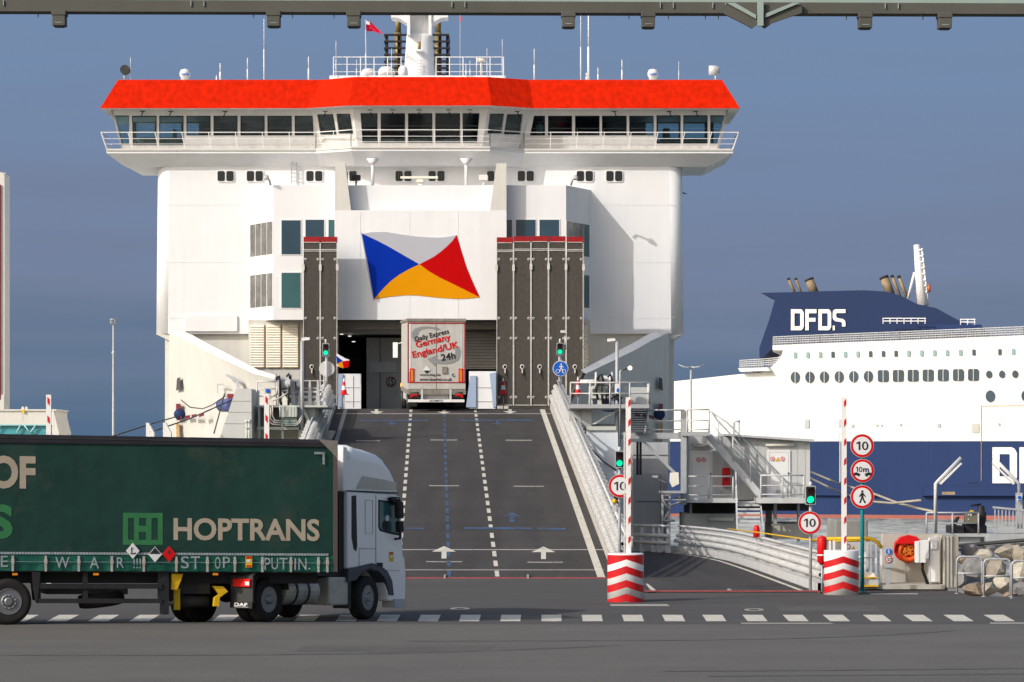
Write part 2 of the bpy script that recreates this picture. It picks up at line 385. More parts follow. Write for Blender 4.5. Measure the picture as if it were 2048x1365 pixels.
def make_sea():
    m = mat('sea_water', (.16, .19, .175), .30, spec=.6)
    t = m.node_tree; b = t.nodes['Principled BSDF']; tcn = t.nodes.new('ShaderNodeTexCoord')
    mpn = t.nodes.new('ShaderNodeMapping'); mpn.inputs['Scale'].default_value = (.5, .22, 1)
    n = t.nodes.new('ShaderNodeTexNoise'); n.inputs['Scale'].default_value = 1.2; n.inputs['Detail'].default_value = 9; n.inputs['Roughness'].default_value = .7
    t.links.new(tcn.outputs['Object'], mpn.inputs[0]); t.links.new(mpn.outputs[0], n.inputs[0])
    u = t.nodes.new('ShaderNodeBump'); u.inputs['Strength'].default_value = 1; u.inputs['Distance'].default_value = .5
    t.links.new(n.outputs[0], u.inputs['Height']); t.links.new(u.outputs[0], b.inputs['Normal'])
    cr = t.nodes.new('ShaderNodeMapRange'); cr.inputs[1].default_value = .40; cr.inputs[2].default_value = .58
    x = t.nodes.new('ShaderNodeMix'); x.data_type = 'RGBA'; x.inputs[6].default_value = (.06, .085, .09, 1); x.inputs[7].default_value = (.50, .52, .46, 1)  # greenish-white glitter of the waves mixed into the base colour
    t.links.new(n.outputs[0], cr.inputs[0]); t.links.new(cr.outputs[0], x.inputs[0]); t.links.new(x.outputs[2], b.inputs['Base Color'])
    mb = MB(); mb.add([(-6000, 60, -3.7), (6000, 60, -3.7), (6000, 9000, -3.7), (-6000, 9000, -3.7)], [(0, 1, 2, 3)])
    o = mb.build('water', m, recalc=False); structure(o)
make_sea()
def make_markings():
    mb = MB()
    for i in range(-17, 14):
        xb = 1268 + 82.5 * i; dx = (xb - 1095) / 503 * 13
        n = 5   # follow the ground profile
        def row(f): return [gp(xb - 20 - dx * f, 1243.5 - 13 * f, .006), gp(xb + 20 - dx * f, 1243.5 - 13 * f, .006)]
        for k in range(n):
            a, b = row(k / n), row((k + 1) / n)
            mb.add([a[0], a[1], b[1], b[0]], [(0, 1, 2, 3)])
    structure(mb.build('road_marking', M_mark, recalc=False))
    mb = MB()
    def ring(px, py, rx, ry, w):
        c = gp(px, py); vs = []
        for r in (1, 1 - w):
            for k in range(24):
                q = 2 * math.pi * k / 24; p = gp(px + rx * r * math.cos(q), py + ry * r * math.sin(q), .004); vs.append(p)
        mb.add(vs, [(k, (k + 1) % 24, 24 + (k + 1) % 24, 24 + k) for k in range(24)])
    ring(1508, 1220, 20, 2.6, .45); ring(920, 1218, 20, 2.4, .45)
    def strip(pts, w=None): mb.add([gp(x, y, .005) for x, y in pts], [tuple(range(len(pts)))])
    strip([(1219, 1209), (1334, 1209), (1340, 1213), (1222, 1213)])
    strip([(1740, 1187), (1836, 1187), (1836, 1189.5), (1740, 1189.5)])
    strip([(1480, 1246.4), (1660, 1246.4), (1668, 1248.5), (1484, 1248.5)])
    strip([(1980, 1246), (2100, 1246), (2100, 1248.5), (1980, 1248.5)])
    structure(mb.build('road_marking', M_markold, recalc=False))
make_markings()
def longwear(m, sx, sy, lo, hi, rib=None):
    t = m.node_tree; b = t.nodes['Principled BSDF']; prev = b.inputs['Base Color'].links[0].from_socket
    tcn = t.nodes.new('ShaderNodeTexCoord'); mpn = t.nodes.new('ShaderNodeMapping'); mpn.inputs['Scale'].default_value = (sx, sy, 1)
    n = t.nodes.new('ShaderNodeTexNoise'); n.inputs['Scale'].default_value = 1.0; n.inputs['Detail'].default_value = 5
    t.links.new(tcn.outputs['Object'], mpn.inputs[0]); t.links.new(mpn.outputs[0], n.inputs[0])
    r = t.nodes.new('ShaderNodeMapRange'); r.inputs[1].default_value = .33; r.inputs[2].default_value = .67; r.inputs[3].default_value = lo; r.inputs[4].default_value = hi
    t.links.new(n.outputs[0], r.inputs[0]); v = t.nodes.new('ShaderNodeVectorMath'); v.operation = 'SCALE'
    t.links.new(prev, v.inputs[0]); t.links.new(r.outputs[0], v.inputs['Scale']); t.links.new(v.outputs[0], b.inputs['Base Color'])
longwear(M_ramp, 1.1, .05, .82, 1.16); longwear(M_ramp, 7, 7, .86, 1.12); longwear(M_ramp, .05, .9, .93, 1.05)
def make_wear():
    M_ty = mat('tyre_mark', (.096, .092, .086), .85, noise=(3, .3), dirt=(.9, .50, (.111, .106, .097), .97))
    M_cr = mat('sealed_crack', (.040, .038, .036), .8, noise=(6, .3)); M_pa = mat('asphalt_patch', (.092, .088, .082), .95, noise=(1.5, .2), bump=.3, bscale=20)
    def ribbon(f, pts, w):
        L, Rr = [], []
        for i, (x, y) in enumerate(pts):
            a = Vector(pts[max(i - 1, 0)]); b = Vector(pts[min(i + 1, len(pts) - 1)]); n = (b - a).normalized(); n = Vector((-n.y, n.x)) * w / 2
            L.append((x + n.x, y + n.y, gz(y + n.y) + .005)); Rr.append((x - n.x, y - n.y, gz(y - n.y) + .005))
        f.loft([L, Rr])
    f = MB(); rnd = random.Random(3)
    for x0, y0, k, L_ in ((2.5, 50, .08, 12), (3.2, 48.9, .08, 12.6), (-13, 54, -.03, 15), (-2, 58, .02, 11)):
        ribbon(f, [(x0 + L_ * t / 24, y0 + k * L_ * t / 24 + 3.2 * (t / 24) ** 4) for t in range(25)], .26)
    structure(f.build('tyre_mark', M_ty, recalc=False))
    f = MB()
    for x0, y0, dx, dy in ((2, 76, 1.5, .35), (-6, 82, 1.3, .1)):
        x, y = x0, y0; pts = []
        for t in range(16): pts.append((x, y)); x += dx * rnd.uniform(.6, 1.2); y += dy + rnd.uniform(-.18, .18)
        ribbon(f, pts, .045)
    structure(f.build('crack_seal', M_cr, recalc=False))
    f = MB()
    for x, y, w, d in ((6.5, 72.5, 2.4, 2.6), (-4, 55, 3.5, 1.6)):
        f.add([(x, y, gz(y) + .003), (x + w, y, gz(y) + .003), (x + w + .2, y + d, gz(y + d) + .003), (x + .1, y + d, gz(y + d) + .003)], [(0, 1, 2, 3)])
    structure(f.build('asphalt_patch', M_pa, recalc=False))
make_wear()
# ------------------------------------------------------------------ ferry moored bow-in behind the ramp
Y0 = 172.0
ferry = thing('ferry', 'big white ferry moored bow-in at the ramp, with orange-red bridge roof and four-colour flag emblem', 'ferry', (P(839, 905, Y0).x, Y0, -3.7))
def side(px): return 1678 - px       # mirror about the ship's centre line
def make_superstructure():
    mb = MB()
    # upper block with rounded vertical corners
    a = P(313, 333, Y0); c = P(1365, 668, Y0); r = .75; y1 = Y0 + 34
    rings = []
    for z, grow in ((c.z, .10), (a.z, 0)):
        pts = []
        for cx, cy, a0, sx in ((a.x + r, Y0 + r, 180, 1), (c.x - r, Y0 + r, 270, 1)):
            for i in range(7):
                q = R(a0 + 15 * i); pts.append((cx + r * math.cos(q) + (grow if sx * (cx - 0) > -5.1 else -grow), cy + r * math.sin(q), z))
        pts.append((c.x + grow, y1, z)); pts.append((a.x - grow, y1, z)); rings.append(pts)
    n = len(rings[0]); mb.add(rings[0] + rings[1], [(i, (i + 1) % n, n + (i + 1) % n, n + i) for i in range(n)] + [tuple(range(n)), tuple(range(n, 2 * n))], 0, [(i not in (6, 13, 14, 15)) for i in range(n)] + [False, False])
    mb.build('superstructure', M_white, ferry)
    # forecastle back wall below the block with a bow opening between the flaps
    mb = MB()
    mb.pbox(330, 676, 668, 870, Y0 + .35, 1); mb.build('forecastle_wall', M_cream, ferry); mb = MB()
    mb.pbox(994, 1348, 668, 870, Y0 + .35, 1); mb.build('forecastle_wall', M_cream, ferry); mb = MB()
    mb.pbox(370, 474, 632, 663, Y0 - .12, .11); mb.build('doubler_plate', M_white, ferry)
    # underside slope of the block, set behind
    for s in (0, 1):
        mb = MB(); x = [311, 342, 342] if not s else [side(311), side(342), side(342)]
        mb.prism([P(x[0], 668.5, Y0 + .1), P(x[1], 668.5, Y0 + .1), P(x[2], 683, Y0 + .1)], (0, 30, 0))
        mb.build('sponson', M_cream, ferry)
make_superstructure()
YB = Y0 - 3.0       # front of the protruding bay
YV = Y0 - 3.85      # central wall carrying the emblem
def make_bay():
    mb = MB()
    zt, zb = 370, 640
    def ring(py_c, py_o):
        return [P(498, py_o, Y0), P(546, py_c, YB), P(1132, py_c, YB), P(side(498) + 1, py_o, Y0)]
    top = ring(370, 378); bot = ring(640, 648)
    for p in top: p.z = P(0, 371, YB).z
    for p in bot: p.z = P(0, 640, YB).z
    mb.add(top + bot, [(0, 1, 5, 4), (1, 2, 6, 5), (2, 3, 7, 6), (0, 3, 2, 1), (4, 5, 6, 7)])
    mb.build('bay', M_white, ferry)
    def cheek(k0, k1, pyt, pyb, mirror, name='window', mt=M_glassm):
        """pane on the slanted side of the bay; k in 0..1 from outer edge"""
        A, B = P(498, 0, Y0), P(546, 0, YB)
        if mirror: A, B = P(side(498) + 1, 0, Y0), P(1132, 0, YB)
        p0 = A.lerp(B, k0); p1 = A.lerp(B, k1); z0 = P(0, pyb, YB).z; z1 = P(0, pyt, YB).z
        n = Vector((-(B.y - A.y), B.x - A.x, 0)).normalized(); n = n if n.y < 0 else -n
        f = MB(); e = (B - A) * .02
        def q(a, b, za, zb, off): return [Vector((a.x, a.y, za)) + n * off, Vector((b.x, b.y, za)) + n * off, Vector((b.x, b.y, zb)) + n * off, Vector((a.x, a.y, zb)) + n * off]
        f.prism(q(p0 - e, p1 + e, z0 - .06, z1 + .06, 0), n * .02); fo = f.build(name, M_rail, ferry)
        g = MB(); g.prism(q(p0, p1, z0, z1, .02), n * .015); g.build('pane', mt, fo)
    for (t, b_) in ((443, 508), (546, 612)):
        for k in range(4):
            a = .07 + k * .235
            cheek(a, a + .205, t, b_, False)
            if (t == 443 and True) or k < 1:
                cheek(a, a + .205, t, b_, True, mt=M_glasst if k < 1 else M_glassm)
    def front(x0, x1, y0, y1, m):
        f = MB(); f.pbox(x0 - 2, x1 + 2, y0 - 2, y1 + 2, YB - .03, .03); fo = f.build('window', M_rail, ferry)
        g = MB(); g.pbox(x0, x1, y0, y1, YB - .045, .015); g.build('pane', m, fo)
    front(563, 601, 441, 509, M_glassb); front(611, 648, 440, 509, M_glassb); front(657, 694, 440, 509, M_glasst)
    front(563, 601, 546, 616, M_glasst); front(611, 648, 546, 616, M_glasst)
    front(986, 1024, 440, 509, M_glassb); front(1032, 1071, 440, 509, M_glassb); front(1079, 1118, 440, 509, M_glassb)
    front(1079, 1118, 546, 616, M_glasst)
    # cabin windows high on the block
    for cx in (451, 509.5, 628.5, 697, 807, 873, 990, 1051.5, 1169.5, 1228.5):
        f = MB(); f.pprism(rrect(cx - 18, cx + 18, 340, 365, 5), Y0 - .05, .05); fo = f.build('window', M_rail, ferry)
        for x0, x1 in ((cx - 16, cx - 1.6), (cx + 1.6, cx + 16)):
            g = MB(); g.pprism(rrect(x0, x1, 342.5, 362.5, 3.2), Y0 - .07, .02); g.build('pane', M_glassd, fo)
    # seams on the plating
    s_ = MB()
    for py in (410, 525, 636): s_.pbox(330, 500, py, py + .7, Y0 - .012, .012); s_.pbox(1186, 1350, py, py + .7, Y0 - .012, .012)
    s_.build('weld_seam', M_deckwhite, ferry)
make_bay()
def make_vent_walls():
    for s in (0, 1):
        g = (lambda x: side(x)) if s else (lambda x: x)
        YW = YB + 1.0; a, b_ = sorted((g(497), g(608))); f = MB(); f.pbox(a, b_, 640, 760, YW, 3.2); f.build('vent_casing', M_cream, ferry)
        for (x0, x1) in ((499, 529), (532, 562), (565, 597)):
            a, b_ = sorted((g(x0), g(x1))); f = MB()
            f.pbox(a, b_, 650, 736, YW - .08, .08)
            lv = f.build('louvre', M_louvre, ferry)
            f = MB()
            for k in range(17): f.prism([P(a + 1.5, 651.5 + k * 5, YW - .08), P(a + 1.5, 654.5 + k * 5, YW - .13), P(a + 1.5, 655.5 + k * 5, YW - .08)], (P(b_ - 1.5, 0, YW).x - P(a + 1.5, 0, YW).x, 0, 0))
            f.build('slat_bank', M_louvre, lv)
            f = MB(); f.pbox(b_ - 1.2, b_ - .2, 650, 736, YW - .12, .04); f.pbox(a, b_, 735.2, 736, YW - .12, .04); f.build('rust_line', M_rust, lv)
make_vent_walls()
def make_centre():
    mb = MB()
    mb.pbox(669, 1013, 421, 640, YV, .8); mb.build('bow_wall', M_white, ferry)
    for pts in ([(670, 325), (690, 325), (702, 421), (670, 421)], [(993, 327), (1013, 327), (1013, 421), (980, 421)]):
        f = MB(); f.pprism(pts, YV, .8); f.build('fin', M_cream, ferry)
    s_ = MB()
    for px in (720, 819, 916): s_.pbox(px, px + .6, 424, 636, YV - .012, .012)
    s_.build('weld_seam', M_deckwhite, ferry)
    E = lambda l: [(640 + x / 4.402, 320 + y / 4.402) for x, y in l]
    T = [(370, 650), (460, 637), (580, 635), (700, 655), (850, 675), (960, 683), (1050, 685), (1130, 678), (1203, 662)]
    Rr = [(1203, 662), (1240, 790), (1290, 950), (1350, 1090), (1405, 1210)]
    B = [(1405, 1210), (1300, 1222), (1200, 1225), (1050, 1215), (850, 1193), (750, 1192), (600, 1207), (475, 1228)]
    L = [(475, 1228), (425, 940), (370, 650)]
    WB = [(370, 650), (500, 710), (600, 762), (700, 820), (875, 920)]
    WR = [(1203, 662), (1165, 715), (1120, 760), (1060, 812), (1000, 855), (875, 920)]
    BY = [(475, 1228), (560, 1130), (630, 1062), (700, 1010), (780, 965), (875, 920)]
    RY = [(875, 920), (960, 982), (1050, 1035), (1200, 1108), (1405, 1210)]
    def plate(l, m, nm='emblem_field'):
        f = MB(); l = E(l)
        o = []
        for q in l:
            if not o or (abs(q[0] - o[-1][0]) + abs(q[1] - o[-1][1])) > .01: o.append(q)
        if abs(o[0][0] - o[-1][0]) + abs(o[0][1] - o[-1][1]) < .01: o.pop()
        f.pprism(o, YV - .03, .03); return f.build(nm, m, emb)
    f = MB(); f.pprism(E([(357, 632), (366, 648), (474, 1228), (468, 1246)]), YV - .03, .03); emb = f.build('emblem', M_egrey, ferry)
    plate(T + WR[1:] + WB[::-1][1:-1], M_egrey); plate(WB + BY[::-1][1:] + [(425, 940)], M_eblue)
    plate(BY + RY[1:] + B[1:-1], M_eyel); plate(RY[::-1] + WR[::-1][1:][::1] if False else [(875, 920)] + WR[::-1][1:] + Rr[1:] + RY[::-1][1:-1], M_ered)
    # flood lights, radar scanner, posts above the bay
    for cx, m in ((712, M_dgrey), (967, M_deckwhite)):
        f = MB(); f.pprism(rrect(cx - 9, cx + 9, 350, 361, 2), YB + .3, .35); f.pbox(cx - 1.5, cx + 1.5, 361, 371, YB + .4, .12); f.build('floodlight', m, ferry, bevel=.03)
    f = MB(); f.pbox(801, 876, 353, 357.5, YB + .4, .18); f.pbox(833, 847, 360, 365, YB + .35, .35); f.pbox(836, 844, 357, 371, YB + .45, .15); f.build('radar_scanner', M_louvre, ferry, bevel=.02)
    for px in (745.5, 932.5):
        f = MB(); f.tube([P(px, 372, YB + .8), P(px, 320, YB + .8)], .10, 8); f.tube([P(px, 331, YB + .8), P(px, 318, YB + .8)], .10, 8, r2=.38); f.build('support_post', M_white, ferry)
    f = MB()
    for px in (583, 593.5): f.pbox(px - .8, px + .8, 325, 368, Y0 - .3, .05)
    for k in range(5): f.pbox(583, 593.5, 330 + k * 8, 331.2 + k * 8, Y0 - .3, .04)
    f.build('ladder', M_galv, ferry)
    for cx, d in ((535, 1), (1148, -1)):
        f = MB(); f.tube([P(cx + 6 * d, 371, YB + .2), P(cx + 4 * d, 362, YB + .1), P(cx, 356, YB - .3)], .06, 6); f.lathe([(.08, 0), (.16, .25)], P(cx - 3 * d, 355, YB - .6), 'y', 10); f.build('deck_lamp', M_galvl, ferry)
make_centre()
def make_flap(x0, x1, yt, yb, first):
    r = MB(); Y = YV - 1.6
    r.pbox(x0 + 1.2, x1 - 1.2, yt + 10, yb, Y, .55); o = r.build('ramp_flap', M_flap, ferry)
    f = MB(); f.pbox(x0 + .6, x1 - .6, yt, yt + 10.5, Y - .03, .5); f.build('lip', M_flapred, o)
    f = MB()
    for a_, b_ in ((x0 + .15, x0 + 1.35), (x1 - 1.35, x1 - .15)): f.pbox(a_, b_, yt + 12, yb, Y - .05, .05)
    f.pbox(x0 + 1, x1 - 1, yt + 25, yt + 26.3, Y - .04, .04); f.pbox(x0 + 1, x1 - 1, yt + 28, yt + 29.2, Y - .04, .04)
    f.pbox(x0 + 2, x1 - 2, yt + 10.5, yt + 11.6, Y - .05, .05)
    for x in ((x0, x1) if x0 in (606.5, 993) else (x1,)): f.pprism(rrect(x - 2.6, x + 2.6, yt + 54, yt + 68, 2.3), Y - .10, .03)
    if yb > 800: f.pbox(x0 + 3, x1 - 3, yb - 2, yb - .6, Y - .04, .04)
    f.build('hinge_strip', M_flapwhite, o)
    for py in (519, 637, 677, 795):
        for x in (x0 + 5, x1 - 4.5):
            f = MB(); c = P(x, py, Y - .03); f.lathe([(.04, 0), (.075, 0), (.075, .03), (.04, .03), (.04, 0)], c, 'y', 12); f.build('lashing_ring', M_flapwhite, o)
    f = MB()
    c = P((x0 + x1) / 2, 734, Y - .03); f.lathe([(.08, 0), (.13, 0), (.13, .03), (.08, .03), (.08, 0)], c, 'y', 12)
    f.pbox((x0 + x1) / 2 - 1.2, (x0 + x1) / 2 + 1.2, 738, 747, Y - .12, .1)
    f.build('hook', M_flapwhite, o)
    f = MB(); f.prism([P((x0 + x1) / 2, 747, Y - .1), P((x0 + x1) / 2 + 1, 747, Y - .1), P((x0 + x1) / 2 + 8, 762, Y - .05)], (0, .04, 0)); f.build('strap', M_dark, o)
for a, b_, t_ in ((606.5, 640.5, 474), (640.5, 674.5, 474), (993, 1027, 475), (1027, 1062, 473), (1062, 1097, 472.5), (1097, 1132, 473), (1132.5, 1167, 474)):
    make_flap(a, b_, t_, 812, True)
# ---- bridge
SEG = [(200, 222, 243, 213, 0), (612, 622, 645, 632, 0), (697, 705, 715, 702, 1), (983, 976, 964, 980, 1), (1068, 1060, 1037, 1048, 0), (1480, 1457, 1437, 1466, 0)]
# columns: eave px, wall-top px, wall-bottom px, deck-edge px, centre?
def lvl(i, kind):
    e_, wt, wb, dk, c = SEG[i]; c_ = 1.3 * c
    if kind == 'eave': return P(e_, 217 - 4 * c, Y0 - 1.75 - c_)
    if kind == 'top':
        px = (236, 645, 707, 975, 1058, 1444)[i]; return P(px, 160 - 5 * c, Y0 - .3 - c_)
    if kind == 'wt': return P(wt, 218 - 4 * c, Y0 - 1.0 - c_)
    if kind == 'wb': return P(wb, 301 - 3 * c, Y0 - .15 - c_)
    if kind == 'dk': return P(dk, 301 - 3 * c, Y0 - .9 - c_)
    if kind == 'dkb': return P(dk, 307 - 3 * c, Y0 - .9 - c_)
PANES = [[(230, 258, 244, 258, 231.5, 289), (264, 313, 266, 313, 232, 290), (318.5, 367, 318.5, 367, 232, 290), (373, 421, 373, 421, 232, 271), (427, 475, 427, 475, 232, 271), (481, 529, 481, 529, 232, 271), (535, 583.5, 535, 583.5, 232, 271), (589.5, 625, 589.5, 627.5, 232, 271)],
         [(635, 666, 641, 673, 229, 269), (673, 700, 678, 706, 228, 267)],
         [(721, 755, 725, 755, 227, 285), (761.5, 810, 761.5, 810, 227, 285), (816, 864.5, 816, 864.5, 227, 285), (870.5, 920, 870.5, 920, 227, 285), (925, 959, 925, 954, 227, 285)],
         [(980, 1008, 975, 1003, 228, 267), (1014, 1045, 1008, 1040, 229, 269)],
         [(1068, 1090, 1060, 1090, 232, 271), (1096, 1144, 1096, 1144, 232, 271), (1150, 1199, 1150, 1199, 232, 271), (1204, 1253, 1204, 1253, 232, 271), (1258.5, 1307, 1258.5, 1307, 232, 271), (1313, 1361, 1313, 1361, 231, 288), (1366.5, 1415, 1366.5, 1415, 231, 288), (1420.5, 1449, 1420.5, 1434.6, 231, 288)]]
def make_bridge():
    yb = Y0 + 5.5
    def back(p, y=yb): return Vector((p.x, y, p.z))
    # roof band
    mb = MB(); ev = [lvl(i, 'eave') for i in range(6)]; tp = [lvl(i, 'top') for i in range(6)]
    zE = P(0, 217, Y0 - 1.75).z; zT = P(0, 160, Y0 - .3).z
    for p in ev: p.z = zE
    for p in tp: p.z = zT
    for i in range(5): mb.add([ev[i], ev[i + 1], tp[i + 1], tp[i]], [(0, 1, 2, 3)])
    mb.add([ev[0], tp[0], back(tp[0]), back(ev[0], yb + 1)], [(0, 1, 2, 3)]); mb.add([ev[5], tp[5], back(tp[5]), back(ev[5], yb + 1)], [(0, 1, 2, 3)])
    mb.add([back(ev[0], yb + 1), back(tp[0]), back(tp[5]), back(ev[5], yb + 1)], [(0, 1, 2, 3)])
    roof = mb.build('bridge_roof', M_red, ferry)
    mb = MB(); mb.add(tp + [back(tp[5]), back(tp[0])], [tuple(range(8))]); mb.add(ev + [back(ev[5], yb + 1), back(ev[0], yb + 1)], [tuple(range(8))]); mb.build('roof_deck', M_deckwhite, ferry)
    # wall with real window openings
    wt = [lvl(i, 'wt') for i in range(6)]; wb = [lvl(i, 'wb') for i in range(6)]
    zt_ = zE; zb_ = P(0, 301, Y0 - .15).z
    for p in wt: p.z = zt_
    for p in wb: p.z = zb_
    wall = MB(); panes = []
    for i in range(5):
        A, B, C, D = wt[i], wt[i + 1], wb[i + 1], wb[i]
        nrm = (B - A).cross(D - A).normalized(); nrm = nrm if nrm.y < 0 else -nrm
        def Q(px, py):
            # intersect the pixel ray with the wall plane
            d = P(px, py, 1) - Vector((0, 0, H)); o = Vector((0, 0, H)); tt = (A - o).dot(nrm) / d.dot(nrm); return o + d * tt
        def edge(L_, py):   # px of a side edge at row py on the plane
            p, q = (A, D) if L_ == 0 else (B, C); z = Q((P(0, 0, 1).x), py)
            f = 0
            for _ in range(3):
                zz = H + (HY - py) * (p.y + (q.y - p.y) * f) / F; f = (zz - p.z) / (q.z - p.z)
            return p.lerp(q, f)
        pl = PANES[i]; th = nrm * -.12
        rt = min(p[4] for p in pl)
        prevT, prevB = A, D
        cuts = []
        for k, (a, b_, c, d, y0, y1) in enumerate(pl):
            p = [Q(a, y0), Q(b_, y0), Q(d, y1), Q(c, y1)]; panes.append((p, nrm, i, k))
            # extend pane sides up to wall top and down to wall bottom
            def ext(u, v, z): f = (z - u.z) / (v.z - u.z); return u.lerp(v, f)
            lt, lb = ext(p[0], p[3], zt_), ext(p[0], p[3], zb_); rt_, rb_ = ext(p[1], p[2], zt_), ext(p[1], p[2], zb_)
            wall.prism([prevT, lt, lb, prevB], th)
            wall.prism([lt, rt_, p[1], p[0]], th); wall.prism([p[3], p[2], rb_, lb], th)
            prevT, prevB = rt_, rb_
        wall.prism([prevT, B, C, prevB], th)
    # ends
    for s in (0, 5):
        wall.prism([wt[s], wb[s], back(wb[s]), back(wt[s])][:4] if False else [wt[s], wb[s], wb[s] + Vector((0, .5, 0)), wt[s] + Vector((0, .5, 0))], (.12 if s == 0 else -.12, 0, 0))
        z1 = P(0, 288, Y0).z
        q = [Vector((wb[s].x, wb[s].y + .5, z1)), Vector((wb[s].x, wb[s].y + .5, zb_)), Vector((wb[s].x, yb, zb_)), Vector((wb[s].x, yb, z1))]
        wall.prism(q, (.12 if s == 0 else -.12, 0, 0))
    wo_ = wall.build('bridge_wall', M_deckwhite, ferry)
    for p, n_, i, k in panes:
        ctr = sum(p, Vector()) / 4
        fr = MB(); inner = [v + (ctr - v) * .06 for v in p]; vs = [v + n_ * .03 for v in p] + [v + n_ * .03 for v in inner]
        g = MB(); g.add([v - n_ * .05 for v in p] + [v - n_ * .07 for v in p], [(0, 1, 2, 3), (7, 6, 5, 4)])
        see = (i == 0 and k < 3) or (i == 4 and k > 4)
        w_ = MB(); w_.add(vs, [(j, (j + 1) % 4, 4 + (j + 1) % 4, 4 + j) for j in range(4)])
        fo = w_.build('window', M_dark, ferry, recalc=False); g.build('pane', M_clear, fo, recalc=False)
    # inner room: floor, ceiling, back wall with openings at both wings, consoles
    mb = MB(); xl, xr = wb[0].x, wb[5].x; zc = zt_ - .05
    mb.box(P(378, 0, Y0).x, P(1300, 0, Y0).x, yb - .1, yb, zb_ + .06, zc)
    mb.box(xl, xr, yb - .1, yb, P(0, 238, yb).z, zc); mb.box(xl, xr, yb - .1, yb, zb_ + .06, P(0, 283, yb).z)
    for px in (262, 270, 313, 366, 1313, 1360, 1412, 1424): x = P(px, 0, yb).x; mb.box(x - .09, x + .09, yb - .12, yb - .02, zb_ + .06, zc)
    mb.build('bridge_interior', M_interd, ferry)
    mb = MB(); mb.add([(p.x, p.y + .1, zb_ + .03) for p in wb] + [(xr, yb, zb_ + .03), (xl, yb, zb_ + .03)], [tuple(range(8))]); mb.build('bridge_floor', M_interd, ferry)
    for (a, b_, t_, Yc) in ((275, 365, 275, Y0 + 1.2), (1320, 1415, 276, Y0 + 1.2), (728, 790, 272, Y0 - .6), (822, 862, 272, Y0 - .4), (890, 935, 272, Y0 - .6), (345, 352, 258, Y0 + 2), (1326, 1340, 256, Y0 + 2)):
        mb = MB(); mb.pbox(a, b_, t_, 301, Yc, .7); mb.build('console', M_skin, ferry, bevel=.1)
    # walkway deck with sloping underside
    mb = MB(); dk = [lvl(i, 'dk') for i in range(6)]; db = [lvl(i, 'dkb') for i in range(6)]
    zd = zb_; zdb = P(0, 307, Y0 - .9).z; zu = P(0, 334, Y0).z
    for p in dk: p.z = zd
    for p in db: p.z = zdb
    un = [P(x, 334, Y0 - (1.0 if c else 0)) for x, c in ((262, 0), (640, 0), (710, 1), (972, 1), (1045, 0), (1416, 0))]
    for p in un: p.z = zu
    for i in range(5):
        mb.add([dk[i], dk[i + 1], db[i + 1], db[i]], [(0, 1, 2, 3)]); mb.add([db[i], db[i + 1], un[i + 1], un[i]], [(0, 1, 2, 3)])
    mb.add(dk + [back(dk[5]), back(dk[0])], [tuple(range(8))]); mb.add([p + Vector((0, 0, 0)) for p in un] + [back(un[5]), back(un[0])], [tuple(range(8))])
    for s in (0, 5): mb.add([dk[s], db[s], back(db[s]), back(dk[s])], [(0, 1, 2, 3)]); mb.add([db[s], un[s], back(un[s]), back(db[s])], [(0, 1, 2, 3)])
    mb.add([back(dk[0]), back(dk[5]), back(un[5]), back(un[0])], [(0, 1, 2, 3)])
    mb.build('bridge_deck', M_white, ferry)
    f = MB()
    for i in range(5): f.prism([dk[i] + Vector((0, -.02, .01)), dk[i + 1] + Vector((0, -.02, .01)), dk[i + 1] + Vector((0, -.02, -.10)), dk[i] + Vector((0, -.02, -.10))], (0, -.05, 0))
    f.build('deck_edge', M_cream, ferry)
    f = MB()
    for i, px in enumerate(list(range(268, 640, 57)) + list(range(1085, 1440, 57))):
        a = P(px, 304, Y0 - .9); f.prism([a, a + Vector((0, .0, -.75)) + Vector((0, .85, 0)), a + Vector((0, .85, 0))], (.05, 0, 0))
    for px in (748, 800, 856, 912, 950): a = P(px, 302, Y0 - 2.2); f.prism([a + Vector((0, .3, -.2)), a + Vector((0, 1.2, -.8)), a + Vector((0, 1.2, -.2))], (.05, 0, 0))
    f.build('deck_bracket', M_white, ferry)
    # guard rail
    f = MB(); hr = .95
    line = [P(202, 0, Y0 - .9), P(632, 0, Y0 - .9), P(702, 0, Y0 - 2.2), P(980, 0, Y0 - 2.2), P(1048, 0, Y0 - .9), P(1477, 0, Y0 - .9)]
    foot = [P(213, 0, Y0 - .9)] + line[1:5] + [P(1466, 0, Y0 - .9)]
    for k, fr_ in ((1.0, .03), (.62, .018), (.3, .018)):
        pts = []
        for a, c in zip(line, foot): q = c.lerp(a, k); q.z = zd + hr * k; pts.append(q)
        pts = [Vector((pts[0].x, Y0 + 3, pts[0].z))] + pts + [Vector((pts[5].x, Y0 + 3, pts[5].z))]
        f.tube(pts, fr_, 4)
    for i in range(5):
        n = max(1, round((line[i + 1] - line[i]).length / 1.6))
        for k in range(n + 1):
            a = foot[i].lerp(foot[i + 1], k / n); c = line[i].lerp(line[i + 1], k / n); f.tube([(a.x, a.y, zd), (c.x, c.y, zd + hr)], .028, 4)
    f.build('guard_rail', M_rail, ferry)
    for s in (0, 1):   # solid end screens
        g = (lambda x: side(x)) if s else (lambda x: x); f = MB()
        f.prism([P(g(201), 266, Y0 - .85), P(g(215), 300, Y0 - .85), P(g(215), 300, Y0 + 1.5), P(g(201), 266, Y0 + 1.5)], (.06, 0, 0)); f.build('end_screen', M_deckwhite, ferry)
